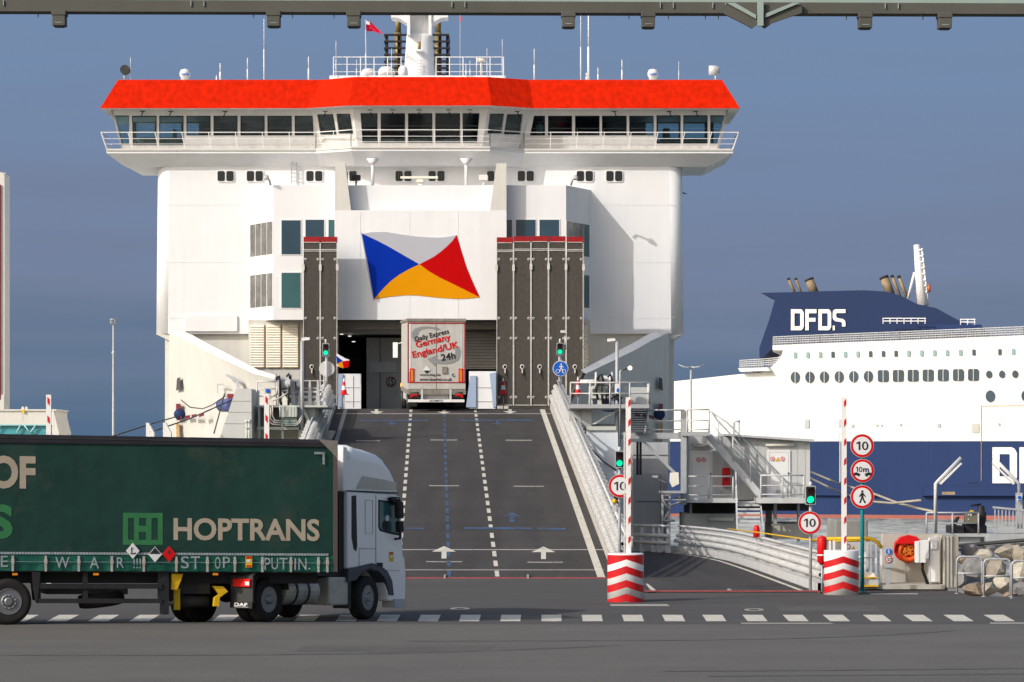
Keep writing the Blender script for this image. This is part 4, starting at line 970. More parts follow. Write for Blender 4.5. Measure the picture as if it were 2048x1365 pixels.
# ------------------------------------------------------------------ main ramp
YR0 = 3.85 * F / (1157 - 905); YR1 = YR0 / .642
ZR1 = H + 87 * YR1 / F; SL = (ZR1 - ZG) / (YR1 - YR0); KX = .0257
def rz(Y): return ZG + SL * (Y - YR0)
def rp(px, py, dz=0):
    Y = (H - ZG + SL * YR0) / (SL - (HY - py) / F); return Vector(((px - 1024) * Y / F, Y, rz(Y) + dz))
def ru(u, Y, dz=0): return Vector((u - KX * (Y - YR0), Y, rz(Y) + dz))
ramp = thing('vehicle_ramp', 'long dark asphalt ramp with lane lines rising to the bow opening of the ferry', 'ramp', (-1.8, YR0, ZG))
def make_ramp():
    mb = MB(); yt = YR1 + 3
    for a, b_ in ((YR0, YR1), ):
        t_ = [ru(-7.6, a), ru(3.7, a), ru(3.7, b_), ru(-7.6, b_)]; mb.prism(t_, (0, 0, -.9))
    mb.build('deck', M_ramp, ramp)
    f = MB(); a = ru(-6.9, YR1 + .05); b_ = ru(3.2, YR1 + .05); q = [a, b_, b_ + Vector((0, 7, .1)), a + Vector((0, 7, .1))]; f.prism([v + Vector((0, 0, -.012)) for v in q], (0, 0, -.3)); f.build('end_flap', M_flap, ramp)
    f = MB()
    for x0, x1 in ((-7.5, 3.9),): a, b_ = ru(x0, YR0 - .18, 0), ru(x1, YR0 - .18, 0); f.box(a.x, b_.x, a.y, a.y + .17, ZG - .1, ZG + .035)
    f.build('joint_strip', M_seam, ramp)
    f = MB(); a, b_ = ru(-7.5, YR0 - .01), ru(3.1, YR0 - .01); f.box(a.x, b_.x, a.y, a.y + .1, ZG, ZG + .03)
    for px in (889, 1056): p = gp(px, 1158); f.box(p.x - .03, p.x + .03, YR0 - .2, YR0 + .7, ZG, ZG + .09)
    f.build('joint_plate', M_markold, ramp)
    # markings
    def band(pts, m, name, dz=.006):
        if name == 'arrow':
            f = MB()
            for p in pts: f.add([rp(x, y, dz) for x, y in p], [tuple(range(len(p)))])
            return f.build(name, m, ramp, recalc=False)
        for p in pts: f = MB(); f.add([rp(x, y, dz) for x, y in p], [tuple(range(len(p)))]); f.build(name, m, ramp, recalc=False)
    f = MB(); f.add([ru(2.62, YR0 + .2, .006), ru(2.86, YR0 + .2, .006), ru(2.86, YR1 - .3, .006), ru(2.62, YR1 - .3, .006)], [(0, 1, 2, 3)]); f.build('edge_line', M_mark, ramp, recalc=False)
    f = MB(); f.add([ru(-6.68, YR0 + .2, .006), ru(-6.5, YR0 + .2, .006), ru(-6.5, YR1 - .3, .006), ru(-6.68, YR1 - .3, .006)], [(0, 1, 2, 3)]); f.build('edge_line', M_markold, ramp, recalc=False)
    for u0 in (-.44, -3.49):
        y = YR0 + .3
        while y < YR1 - .5: f = MB(); f.add([ru(u0 - .065, y, .007), ru(u0 + .065, y, .007), ru(u0 + .065, y + 1.15, .007), ru(u0 - .065, y + 1.15, .007)], [(0, 1, 2, 3)]); y += 2.05; f.build('lane_dash', M_mark, ramp, recalc=False)
    y = YR0 + .2
    while y < YR1 - 2: f = MB(); f.add([ru(-1.99 + .012, y, .007), ru(-1.87 + .012, y, .007), ru(-1.87 + .012, y + 1.3, .007), ru(-1.99 + .012, y + 1.3, .007)], [(0, 1, 2, 3)]); y += 2.05; f.build('blue_dash', M_markblue, ramp, recalc=False)
    def arrow(cx, yb, yt, w, sh, m, down=False):
        ym = yb + (yt - yb) * .55
        if not down: pts = [[(cx - sh, yb), (cx + sh, yb), (cx + sh, ym), (cx - sh, ym)], [(cx - w, ym), (cx + w, ym), (cx, yt)]]
        else: pts = [[(cx - sh, yt), (cx + sh, yt), (cx + sh, ym), (cx - sh, ym)], [(cx - w, ym), (cx + w, ym), (cx, yb)]]
        band(pts, m, 'arrow', .008)
    arrow(888, 1118, 1093, 24, 5, M_mark); arrow(1087, 1119, 1094, 24, 5, M_mark); arrow(1024, 1045, 1025, 19, 5, M_markblue)
    arrow(753, 829, 819.5, 14, 3.5, M_mark, True); arrow(888, 828.5, 821, 14, 3.5, M_mark, True); arrow(1020, 828, 819.5, 14, 3.5, M_mark, True)
    arrow(783, 851, 843, 12, 3, M_markblue, True); arrow(995, 851, 843, 12, 3, M_markblue, True)
    lines = [(672, 1103, 828, .6), (800, 1210, 1100, .9), (800, 1208, 1140.5, .7)]
    band([[(a, y + t_), (b_, y + t_), (b_, y - t_), (a, y - t_)] for a, b_, y, t_ in lines], M_markold, 'cross_line', .005)
    sh_ = [(712, 760, 882), (861, 914, 880.5), (1011, 1064, 881), (858, 918, 972), (1027, 1088, 973), (852, 924, 1124), (1055, 1126, 1125)]
    band([[(a, y + .9), ((a + b_) / 2, y + 1.2), (b_, y + 1), (b_, y - .7), ((a + b_) / 2, y - .5), (a, y - .9)] for a, b_, y in sh_], M_markold, 'short_line', .005)
    bl = [(720, 856, 842, 1.2), (918, 1065, 841.5, 1.3), (810, 848, 1058, 1.6), (929, 1066, 1057.5, 2.2), (1075, 1132, 1059, 2.2)]
    band([[(a, y + t_), (b_, y + t_), (b_, y - t_), (a, y - t_)] for a, b_, y, t_ in bl], M_markblue, 'blue_line', .009)
    # kerb and railings
    for s in (0, 1):
        u0, u1 = ((3.12, 3.34) if s else (-7.35, -7.1))
        f = MB(); a, b_ = YR0 + .1, YR1; f.prism([ru(u0, a), ru(u1, a), ru(u1, b_), ru(u0, b_)], (0, 0, .28)); f.build('kerb', M_trl if s else M_galv, ramp)
        g = MB(); base = u1 if s else u0; sg = 1 if s else -1
        heights = ((.36, .065, .0), (.60, .065, .12), (.84, .065, .2), (1.10, .045, .3))
        tubes = MB()
        for z, r, o_ in heights:
            (tubes.knotted if z < 1 else tubes.tube)(*((ru(base - .12 * sg + o_ * sg, YR0 + .6, z + .12), ru(base - .12 * sg + o_ * sg, YR1 + 1.2, z + .12)) if z < 1 else ([ru(base - .12 * sg + o_ * sg, YR0 + .6, z + .12), ru(base - .12 * sg + o_ * sg, YR1 + 1.2, z + .12)],)), r)
        ra = g; ra.prism([ru(base - .02 * sg, YR0 + .6, .26), ru(base - .02 * sg, YR1 + 1, .26), ru(base + .06 * sg, YR1 + 1, .40), ru(base + .06 * sg, YR0 + .6, .40)], (.05 * sg, 0, 0))
        rail = ra.build('guardrail', M_galvl, ramp); tubes.build('rail_tube', M_galvl, rail)
        # bracket posts, one mesh per post (shared)
        y = YR0 + 1.0; first = None
        while y < YR1 + 1:
            if first is None:
                f = MB(); b0 = base - .05 * sg; f.prism([ru(b0, y, .0), ru(b0 + .35 * sg, y, 0), ru(b0 + .48 * sg, y, 1.12), ru(b0 + .36 * sg, y, 1.2), ru(b0 + .1 * sg, y, .6)], (0, .14, 0)); first = f.build('post', M_galvl, rail); yy = y
            else:
                c = first.copy(); COL.objects.link(c); c.parent = rail; c.location = ru(0, y) - ru(0, yy)
            y += 1.25
make_ramp()
# ------------------------------------------------------------------ lower ramp to the right
lower = thing('vehicle_ramp', 'short lower asphalt ramp curving away between the two striped barrier drums', 'ramp', (5, 82, ZG))
YL = 3.85 * F / (1183.5 - 905)
def lp(px, Y, dz=0): return Vector(((px - 1024) * Y / F, Y, ZG - .003 * (Y - YL) + dz))
def ly(px, py, dz=0):
    Y = 100
    for _ in range(30): Y = .5 * Y + .5 * (H - (ZG - .003 * (Y - YL) + dz)) * F / (py - HY)
    return Vector(((px - 1024) * Y / F, Y, ZG - .003 * (Y - YL) + dz))
EDGE = [(1634, 1184), (1590, 1168), (1540, 1150), (1500, 1136), (1455, 1122), (1410, 1113), (1372, 1107.5), (1340, 1104)]
def smooth(pts, k=4):
    o = []
    for i in range(len(pts) - 1):
        p0 = pts[max(i - 1, 0)]; p1, p2 = pts[i], pts[i + 1]; p3 = pts[min(i + 2, len(pts) - 1)]
        for j in range(k):
            t_ = j / k; o.append(.5 * ((2 * p1) + (p2 - p0) * t_ + (2 * p0 - 5 * p1 + 4 * p2 - p3) * t_ * t_ + (3 * p1 - p0 - 3 * p2 + p3) * t_ ** 3))
    o.append(pts[-1]); return o
def make_lower():
    f = MB(); E_ = [ly(x, y) for x, y in EDGE]
    lf = [Vector((3.4, v.y, v.z)) for v in E_]
    f.loft([E_, lf]); f.loft([E_, [v + Vector((0, 0, -.8)) for v in E_]]); f.loft([lf, [v + Vector((0, 0, -.8)) for v in lf]])
    f.add([E_[0], lf[0], lf[0] + Vector((0, 0, -.8)), E_[0] + Vector((0, 0, -.8))], [(0, 1, 2, 3)])
    far = [E_[-1], lf[-1], lf[-1] + Vector((0, 50, -1.4)), Vector((E_[-1].x + 1, E_[-1].y + 50, E_[-1].z - 1.4))]
    f.add(far, [(0, 1, 2, 3)]); f.build('deck', M_ramp, lower)
    f = MB(); a, b_ = gp(1290, 1184), gp(1640, 1184); f.box(a.x, b_.x, YL - .15, YL + .01, ZG - .1, ZG + .035); f.build('joint_strip', M_seam, lower)
    f = MB(); f.box(a.x, b_.x - .2, YL + .02, YL + .09, ZG, ZG + .02)
    p = gp(1460, 1183); f.box(p.x - .03, p.x + .03, YL - .1, YL + .7, ZG, ZG + .05); f.build('joint_plate', M_markold, lower)
    f = MB(); es = smooth(E_); f.loft([[v + Vector((-.42, 0, .008)) for v in es], [v + Vector((-.28, 0, .008)) for v in es]]); f.build('edge_line', M_mark, lower, recalc=False)
    f = MB(); f.add([ly(1291, 1168, .008), ly(1296, 1168, .008), ly(1314, 1182.5, .008), ly(1303, 1182.5, .008)], [(0, 1, 2, 3)]); f.build('edge_line', M_mark, lower, recalc=False)
    # heavy tubular railing following the edge
    rp_pts = [v + Vector((.12, 0, 0)) for v in es]
    f = MB(); f.loft([[v + Vector((-.1, 0, 0)) for v in rp_pts], [v + Vector((-.1, 0, .24)) for v in rp_pts], [v + Vector((.1, 0, .24)) for v in rp_pts], [v + Vector((.1, 0, 0)) for v in rp_pts]]); rail = f.build('guardrail', M_galvl, lower)
    f = MB()
    for z, r, o_ in ((.46, .055, 0), (.66, .055, .08)): f.ktube([v + Vector((o_, 0, z)) for v in rp_pts], r, .22)
    f.tube([v + Vector((.22, 0, 1.02)) for v in rp_pts], .045, 8); f.ktube([v + Vector((.17, 0, .84)) for v in rp_pts], .022, .1, 2.0, 6); f.build('rail_tube', M_galvl, rail)
    L_ = 0; first = None; nxt = .3
    for a, b_ in zip(rp_pts, rp_pts[1:]):
        d = (b_ - a).length
        while L_ + d > nxt:
            p = a.lerp(b_, (nxt - L_) / d)
            if first is None:
                f = MB(); f.prism([p + Vector((.05, 0, 0)), p + Vector((.4, 0, 0)), p + Vector((.38, 0, 1.0)), p + Vector((.24, 0, 1.08)), p + Vector((.14, 0, .5))], (0, .07, 0)); first = f.build('post', M_galvl, rail); p0 = p
            else: c = first.copy(); COL.objects.link(c); c.parent = rail; c.location = p - p0
            nxt += .5
        L_ += d
    # back rail across the far left of the bend
    f = MB(); a, b_ = ly(1262, 1103), ly(1338, 1106)
    q = [a, b_]
    rr = MB()
    for z, r in ((1.05, .05), (.66, .08), (.38, .08)): rr.tube([a + Vector((0, 0, z)), b_ + Vector((0, 0, z))], r, 6)
    for t_ in (.02, .3, .6, .75, .98): p = a.lerp(b_, t_); rr.prism([p + Vector((-.1, 0, 0)), p + Vector((.1, 0, 0)), p + Vector((.04, 0, 1.1)), p + Vector((-.04, 0, 1.1))], (0, .2, 0))
    rr.box(a.x, b_.x, a.y, a.y + .1, a.z, a.z + .25)
    rr.build('end_rail', M_galvl, lower)
make_lower()
# ------------------------------------------------------------------ overhead gantry
def make_gantry():
    Y = 36; g = thing('overhead_gantry', 'dark steel gantry beam across the very top, with small boxes hung under it', 'gantry', P(1024, 905, Y) - Vector((0, 0, H)))
    f = MB(); f.prism([P(-1100, 20, Y), P(3100, 31, Y), P(3100, 11, Y), P(-1100, -5, Y)], (0, .25, 0)); bm_ = f.build('beam', M_beam, g)
    f = MB(); f.prism([P(-1100, -5, Y), P(3100, 11, Y), P(3100, -7, Y), P(-1100, -13, Y)], (0, .3, 0)); 
    for px in (-20, 381, 903, 1320, 1425, 1770):
        for q in (0, 26): y = -1 + (px + q + 420) * .0035; f.prism([P(px + q, y, Y - .02), P(px + q + 1.6, y, Y - .02), P(px + q + 1.6, y + 11, Y - .02), P(px + q, y + 11, Y - .02)], (0, .02, 0))
    f.build('beam_flange', M_beaml, g)
    f = MB(); f.prism([P(-1100, -13, Y), P(3100, -7, Y), P(3100, -60, Y), P(-1100, -60, Y)], (0, .35, 0)); f.build('upper_beam', M_beam, g)
    f = MB(); f.pprism([(1448, 28), (1492, 50), (1504, 57), (1516, 48), (1530, 57), (1545, 46), (1562, 40), (1604, 26), (1604, 10), (1448, 10)], Y - .06, .05)
    f.build('gusset', M_beam, g)
    f = MB(); f.pprism([(1453, 6), (1470, 6), (1512, 30), (1512, 38)], Y - .09, .03); f.pprism([(1600, 6), (1585, 6), (1530, 28), (1530, 36)], Y - .09, .03); f.pbox(1515, 1527, 0, 52, Y - .12, .05)
    f.build('gusset_brace', M_beaml, g)
    for px in (117, 546.5, 707, 1137, 1297, 1731.5, 1891):
        y = 24 + px * .0028; f = MB(); f.pbox(px - 13, px + 13, y - 4, y + 27, Y - .03, .18); f.pbox(px - 14.5, px + 14.5, y - 4, y + 6, Y - .04, .2); f.pbox(px - 10, px + 10, y + 27, y + 29.5, Y, .12); fo = f.build('detector_box', M_beam, g, bevel=.008)
        f = MB(); f.pbox(px - 7, px + 7, y + 20, y + 21.2, Y - .035, .005); f.build('label_strip', M_beaml, fo)
    f = MB()
    for px in (76, 507, 585, 668, 1258, 1337, 1411, 1437, 1693, 1846): y = 23 + px * .0028; f.pbox(px - .9, px + .9, y, y + 12, Y + .05, .02)
    f.build('hanger_pin', M_beam, g)
    for px in (-1070, 3070):
        f = MB(); a = P(px, 0, Y); f.box(a.x - .15, a.x + .15, Y, Y + .3, 0, a.z); f.build('leg', M_beam, g)
make_gantry()
# ------------------------------------------------------------------ striped barrier housings with raised booms
def make_barrier(cx, yb, w, Yc, bx, by0, by1, lab, plane_lab=None):
    base = gp(cx, yb); Y = base.y; s_ = Y / F; r = w / 2 * s_; h = (yb - by1) * s_
    c = Vector((base.x, Y + r, ZG))
    t_ = thing('barrier_gate', lab, 'barrier', c, 'boom barriers at the foot of the ramps')
    f = MB(); f.lathe([(r, 0), (r, h * .985), (r * .97, h)], c, n=40); o = f.build('housing', M_bwhite, t_)
    # red chevrons wrapped round the drum
    n = 5
    hs = .135 if cx > 1500 else .135; per = .27 * h / 1.0
    bands = [.0, .27, .54, .81] if cx < 1500 else [.14, .41, .68]
    per = h * .285
    for b0 in ((-.10, .185, .47, .755) if cx < 1500 else (.03, .315, .60)):
        f = MB(); vs = []; N = 24
        for k in range(N + 1):
            a = R(180 + 180 * k / N); rise = (1 - abs(k - N / 2) / (N / 2)) 
            rise = (1 - abs(math.cos(a))) * .13 * h
            z0 = max(.002, b0 * h + rise); z1 = min(h * .985, max(.004, b0 * h + h * .148 + rise))
            if cx < 1500 and b0 > .7: z1 = h * .985 if False else min(h * .97, h * .90 + 0 * rise + .07 * h * (1 - 0)); z0 = min(z1, b0 * h + rise)
            for z in (z0, z1): vs.append(c + Vector(((r + .004) * math.cos(a), (r + .004) * math.sin(a), z)))
        f.add(vs, [(2 * k, 2 * k + 2, 2 * k + 3, 2 * k + 1) for k in range(N)], 0, True); f.build('chevron', M_bred, o)
    f = MB(); Yb = Y + r; a = P(bx - 5, by1 + 2, Yb); b_ = P(bx + 5, by0, Yb)
    f.box(a.x, b_.x, Yb - .04, Yb + .04, a.z - .1, b_.z); bo = f.build('boom', M_bwhite, t_)
    k = 0; y = by0 + 3
    while y < by1 - 16:
        f = MB(); f.pprism([(bx, y + 5), (bx + 4.6, y), (bx + 4.6, y + 12), (bx, y + 17)], Yb - .046, .006); f.build('stripe', M_bred, bo); y += 39
    f = MB(); f.pbox(bx - 9, bx - 7, by0 + 70, by0 + 170 if cx > 1500 else by1, Yb + .05, .05); f.build('damper_rod', M_galvl, t_)
    return t_
make_barrier(1252.5, 1205.5, 73, 0, 1256.5, 795, 1108, 'red and white chevron drum with upright boom at the foot of the long ramp')
make_barrier(1686.5, 1191, 70, 0, 1688, 795, 1102, 'red and white chevron barrier drum with upright boom beside the teal sign post')
def boom_only(bx, by0, Yb, lab, w=5, sp=42):
    c = gp(bx, 1180); t_ = thing('barrier_boom', lab, 'barrier', (P(bx, 0, Yb).x, Yb, ZG), 'boom barriers at the foot of the ramps')
    f = MB(); a = P(bx - w, by0, Yb); b_ = P(bx + w, by0, Yb); f.box(a.x, b_.x, Yb - .04, Yb + .04, ZG, a.z); bo = f.build('boom', M_bwhite, t_); y = by0 + 4
    for k in range(5): f = MB(); f.pprism([(bx - 3, y), (bx + 2, y + 5), (bx + 2, y + 18), (bx - 3, y + 12)], Yb - .046, .006); f.build('stripe', M_bred, bo); y += sp - 5
boom_only(97.5, 790, 84, 'upright red and white barrier boom at the far left beside the pale gangway')
boom_only(533.5, 788, 84, 'upright red and white barrier boom rising behind the green trailer')
# ------------------------------------------------------------------ traffic lights and signs
def disc(cx, cy, r, Y, m, name, parent, d=.03, n=32):
    f = MB(); f.pprism(circ(cx, cy, r, n=n), Y, d); return f.build(name, m, parent)
def round_sign(cx, cy, r, Y, parent, lab, rim=M_sred, face=M_swhite, rr=.76):
    o = disc(cx, cy, r, Y, M_galv, 'sign', parent, .04); o['label'] = lab
    disc(cx, cy, r * .95, Y - .008, rim, 'rim', o, .008)
    disc(cx, cy, r * rr, Y - .014, face, 'face', o, .006); return o
def signal(parent, cx, ty, w, h, Y, lamp=True):
    f = MB(); f.pprism(rrect(cx - w / 2, cx + w / 2, ty, ty + h, w * .12), Y, .16); o = f.build('signal_head', M_galv, parent)
    f = MB(); f.pprism(rrect(cx - w * .42, cx + w * .42, ty + h * .05, ty + h * .95, w * .1), Y - .01, .01); f.build('face_plate', M_lblack, o)
    disc(cx, ty + h * .28, w * .3, Y - .02, M_redoff, 'red_lamp', o, .01); disc(cx, ty + h * .72, w * .34, Y - .03, M_green, 'green_lamp', o, .02)
    for cy in (ty + h * .28, ty + h * .72):
        g = MB(); vs = []
        for k in range(9):
            a = R(180 * k / 8); q = P(cx + w * .37 * math.cos(a), cy - w * .37 * math.sin(a), Y - .02); vs += [q, q + Vector((0, -.13, -.01))]
        g.add(vs, [(2 * k, 2 * k + 2, 2 * k + 3, 2 * k + 1) for k in range(8)]); g.build('visor', M_lblack, o)
    f = MB(); f.tube([P(cx, ty - 8, Y + .08), P(cx, ty + 2, Y + .08)], .05, 6); f.build('cap', M_galvl, parent)
def pole(parent, px, y0, Y, zb, r=.045, m=M_galv, nm='pole'):
    f = MB(); a = P(px, y0, Y); f.tube([(a.x, a.y, zb), a], r, 10); f.tube([(a.x, a.y, zb), (a.x, a.y, zb + .03)], r * 2.4, 8); return f.build(nm, m, parent)
def digits10(x0, x1, y0, y1, Y, parent):
    w = x1 - x0; h = y1 - y0; f = MB()
    f.pprism([(x0, y0 + .30 * h), (x0, y0 + .17 * h), (x0 + .20 * w, y0), (x0 + .33 * w, y0), (x0 + .33 * w, y1), (x0 + .19 * w, y1), (x0 + .19 * w, y0 + .20 * h)], Y, .006); f.build('digit', M_sblack, parent)
    f = MB(); n = 24; cx = x0 + .74 * w; cy = (y0 + y1) / 2; a, b_ = [], []
    for k in range(n):
        q = 2 * math.pi * k / n; a.append(P(cx + .27 * w * math.cos(q), cy + h / 2 * math.sin(q), Y)); b_.append(P(cx + .13 * w * math.cos(q), cy + h * .36 * math.sin(q), Y))
    f.loft([a, b_, [v + Vector((0, .006, 0)) for v in b_], [v + Vector((0, .006, 0)) for v in a], a], closed=True); f.build('digit', M_sblack, parent)
def sign10(parent, cx, cy, r, Y, lab, word='10'):
    o = round_sign(cx, cy, r, Y, parent, lab)
    if word == '10': digits10(cx - r * .50, cx + r * .50, cy - r * .36, cy + r * .36, Y - .022, o); return o
    ptext(word, cx - r * .5, cx + r * .5, cy - r * .34, cy + r * .36, Y - .022, M_sblack, o, thick=.005, bold=.022); return o
def make_signals():
    Y = 83.5
    t_ = thing('traffic_light', 'green traffic light above a round 10 sign, just behind the left striped boom', 'traffic light', (P(1239, 0, Y).x, Y, ZG), 'traffic lights at the ramps')
    pole(t_, 1239, 905, Y + .12, ZG); signal(t_, 1239, 902, 18, 34, Y); sign10(t_, 1240, 972.5, 23.5, Y - .05, 'round red-rimmed sign reading 10')
    f = MB(); f.ball(P(1229, 1003, Y), .07); f.build('beacon', M_yel, t_)
    f = MB(); f.pbox(1225, 1233, 1011, 1024, Y + .05, .12); f.build('junction_box', M_galvl, t_)
    Y = 83.0
    t_ = thing('traffic_light', 'green traffic light above a round 10 sign standing behind the lower ramp railing', 'traffic light', (P(1620, 0, Y).x, Y, ZG), 'traffic lights at the ramps')
    pole(t_, 1621, 975, Y + .12, ZG); signal(t_, 1621, 972, 21, 38, Y); sign10(t_, 1619.5, 1046, 23.3, Y - .05, 'round red-rimmed sign reading 10')
    Y = 144
    t_ = thing('traffic_light', 'green traffic light at the top left of the long ramp, above a grey disc', 'traffic light', (P(652, 0, Y).x, Y, 5.2), 'traffic lights at the ramps')
    pole(t_, 653, 690, Y + .12, 5.2, .06); pole(t_, 648.5, 740, Y + .3, 5.2, .04); signal(t_, 651.5, 687, 13.5, 26, Y); disc(653.5, 738, 15.5, Y + .25, M_galvl, 'sign_back', t_, .04)
    t_ = thing('traffic_light', 'green traffic light above a round blue bicycle sign at the head of the ramp', 'traffic light', (P(1120, 0, Y).x, Y, 5.2), 'traffic lights at the ramps')
    pole(t_, 1119, 690, Y + .12, 5.2, .06); pole(t_, 1123, 700, Y + .3, 5.2, .04); signal(t_, 1120, 686, 13.5, 25, Y)
    o = round_sign(1121, 737.5, 16, Y - .05, t_, 'round blue sign with a white pedestrian and bicycle', rim=M_swhite, face=M_sblue, rr=.9)
    person_icon(1122.5, 727, 17, Y - .08, M_swhite, o)
    for cx in (1115.5, 1128):
        f = MB(); n = 14; vs = []
        for r in (4.2, 3.2): vs += [P(cx + r * math.cos(2 * math.pi * k / n), 743 - r * math.sin(2 * math.pi * k / n), Y - .08) for k in range(n)]
        f.add(vs, [(k, (k + 1) % n, n + (k + 1) % n, n + k) for k in range(n)]); f.build('icon', M_swhite, o, recalc=False)
    # camera bracket by the right signal
    f = MB(); f.pbox(1121, 1132, 661, 666, Y, .3); f.tube([P(1131, 668, Y + .2), P(1131, 700, Y + .2)], .05, 6); f.build('sensor', M_galvl, t_)
    # three signs on a teal post
    Y = 82.3
    t_ = thing('sign_post', 'teal post carrying three round red-rimmed signs, right of the right striped barrier', 'road sign', (P(1724, 0, Y).x, Y, ZG))
    pole(t_, 1724.5, 873, Y + .1, ZG, .055, M_teal, 'post')
    sign10(t_, 1724.5, 892, 23.8, Y, 'top round sign reading 10')
    o = sign10(t_, 1725, 942, 23.8, Y, 'middle round sign reading 10m between two cars', '10m')
    for ch in list(o.children):
        if ch.name.startswith('lettering'): bpy.data.objects.remove(ch)
    digits10(1711.5, 1724.5, 934, 944.5, Y - .022, o); ptext('m', 1726, 1737.5, 937, 944.5, Y - .022, M_sblack, o, thick=.005, bold=.015)
    for s in (-1, 1):
        f = MB(); f.pprism([(1725 + s * 4.5, 950), (1725 + s * 6, 947), (1725 + s * 9, 946.5), (1725 + s * 12, 945), (1725 + s * 17, 946), (1725 + s * 17, 951), (1725 + s * 4.5, 951)], Y - .022, .006)
        f.pprism(circ(1725 + s * 8, 951.5, 2, n=10), Y - .024, .006); f.build('car_symbol', M_sblack, o)
    o = round_sign(1724.5, 994, 23.8, Y, t_, 'bottom round sign with a walking figure'); person_icon(1724.5, 981, 26, Y - .022, M_sblack, o)
def person_icon(cx, top, h, Y, m, parent):
    f = MB(); u = h / 26
    f.pprism(circ(cx, top + 2.2 * u, 2.2 * u, n=12), Y, .006)
    for pts in ([(-2.2, 5), (2.2, 5), (2, 14), (-1.8, 14)], [(-2, 5.5), (-.5, 7), (-4.5, 13), (-7, 12)], [(2, 5.5), (.8, 7.5), (4.5, 12), (6.5, 14), (7.2, 12.8)], [(-1.8, 13.5), (.6, 14), (-3.5, 25.5), (-6.2, 25)], [(-.4, 14), (2, 13.5), (4, 19), (7, 25), (4.4, 26), (1.6, 20)]):
        f.pprism([(cx + x * u, top + y * u) for x, y in pts], Y - .001, .005)
    f.build('walking_figure', m, parent)
make_signals()
# ------------------------------------------------------------------ traffic cones at the ramp head
def make_cone(px, y0, y1, lab):
    Y = YR1 + 6.5; s_ = Y / F; zb = 5.8; c = P(px, y1, Y)
    t_ = thing('traffic_cone', lab, 'traffic cone', (c.x, Y, zb), 'traffic cones at the ramp head')
    h = (y1 - y0) * s_; f = MB(); f.lathe([(.24, 0), (.24, .04), (.155, .05), (.12, h * .3), (.085, h * .55), (.055, h * .8), (.025, h)], c, n=16, mis=[0, 0, 0, 1, 0, 1]); 
    f.build('cone', [M_fred, M_swhite], t_)
    f = MB(); f.tube([(c.x, Y, zb), (c.x, Y, c.z)], .03, 6); f.build('stake', M_galv, t_)
make_cone(688, 757, 790, 'red and white traffic cone on a stake, left of the off-white lorry')
make_cone(1006.5, 756, 790, 'red and white traffic cone on a stake in front of the dark flaps')
make_cone(1156, 754, 790, 'red and white traffic cone partly behind the railing beside the blue bicycle sign')
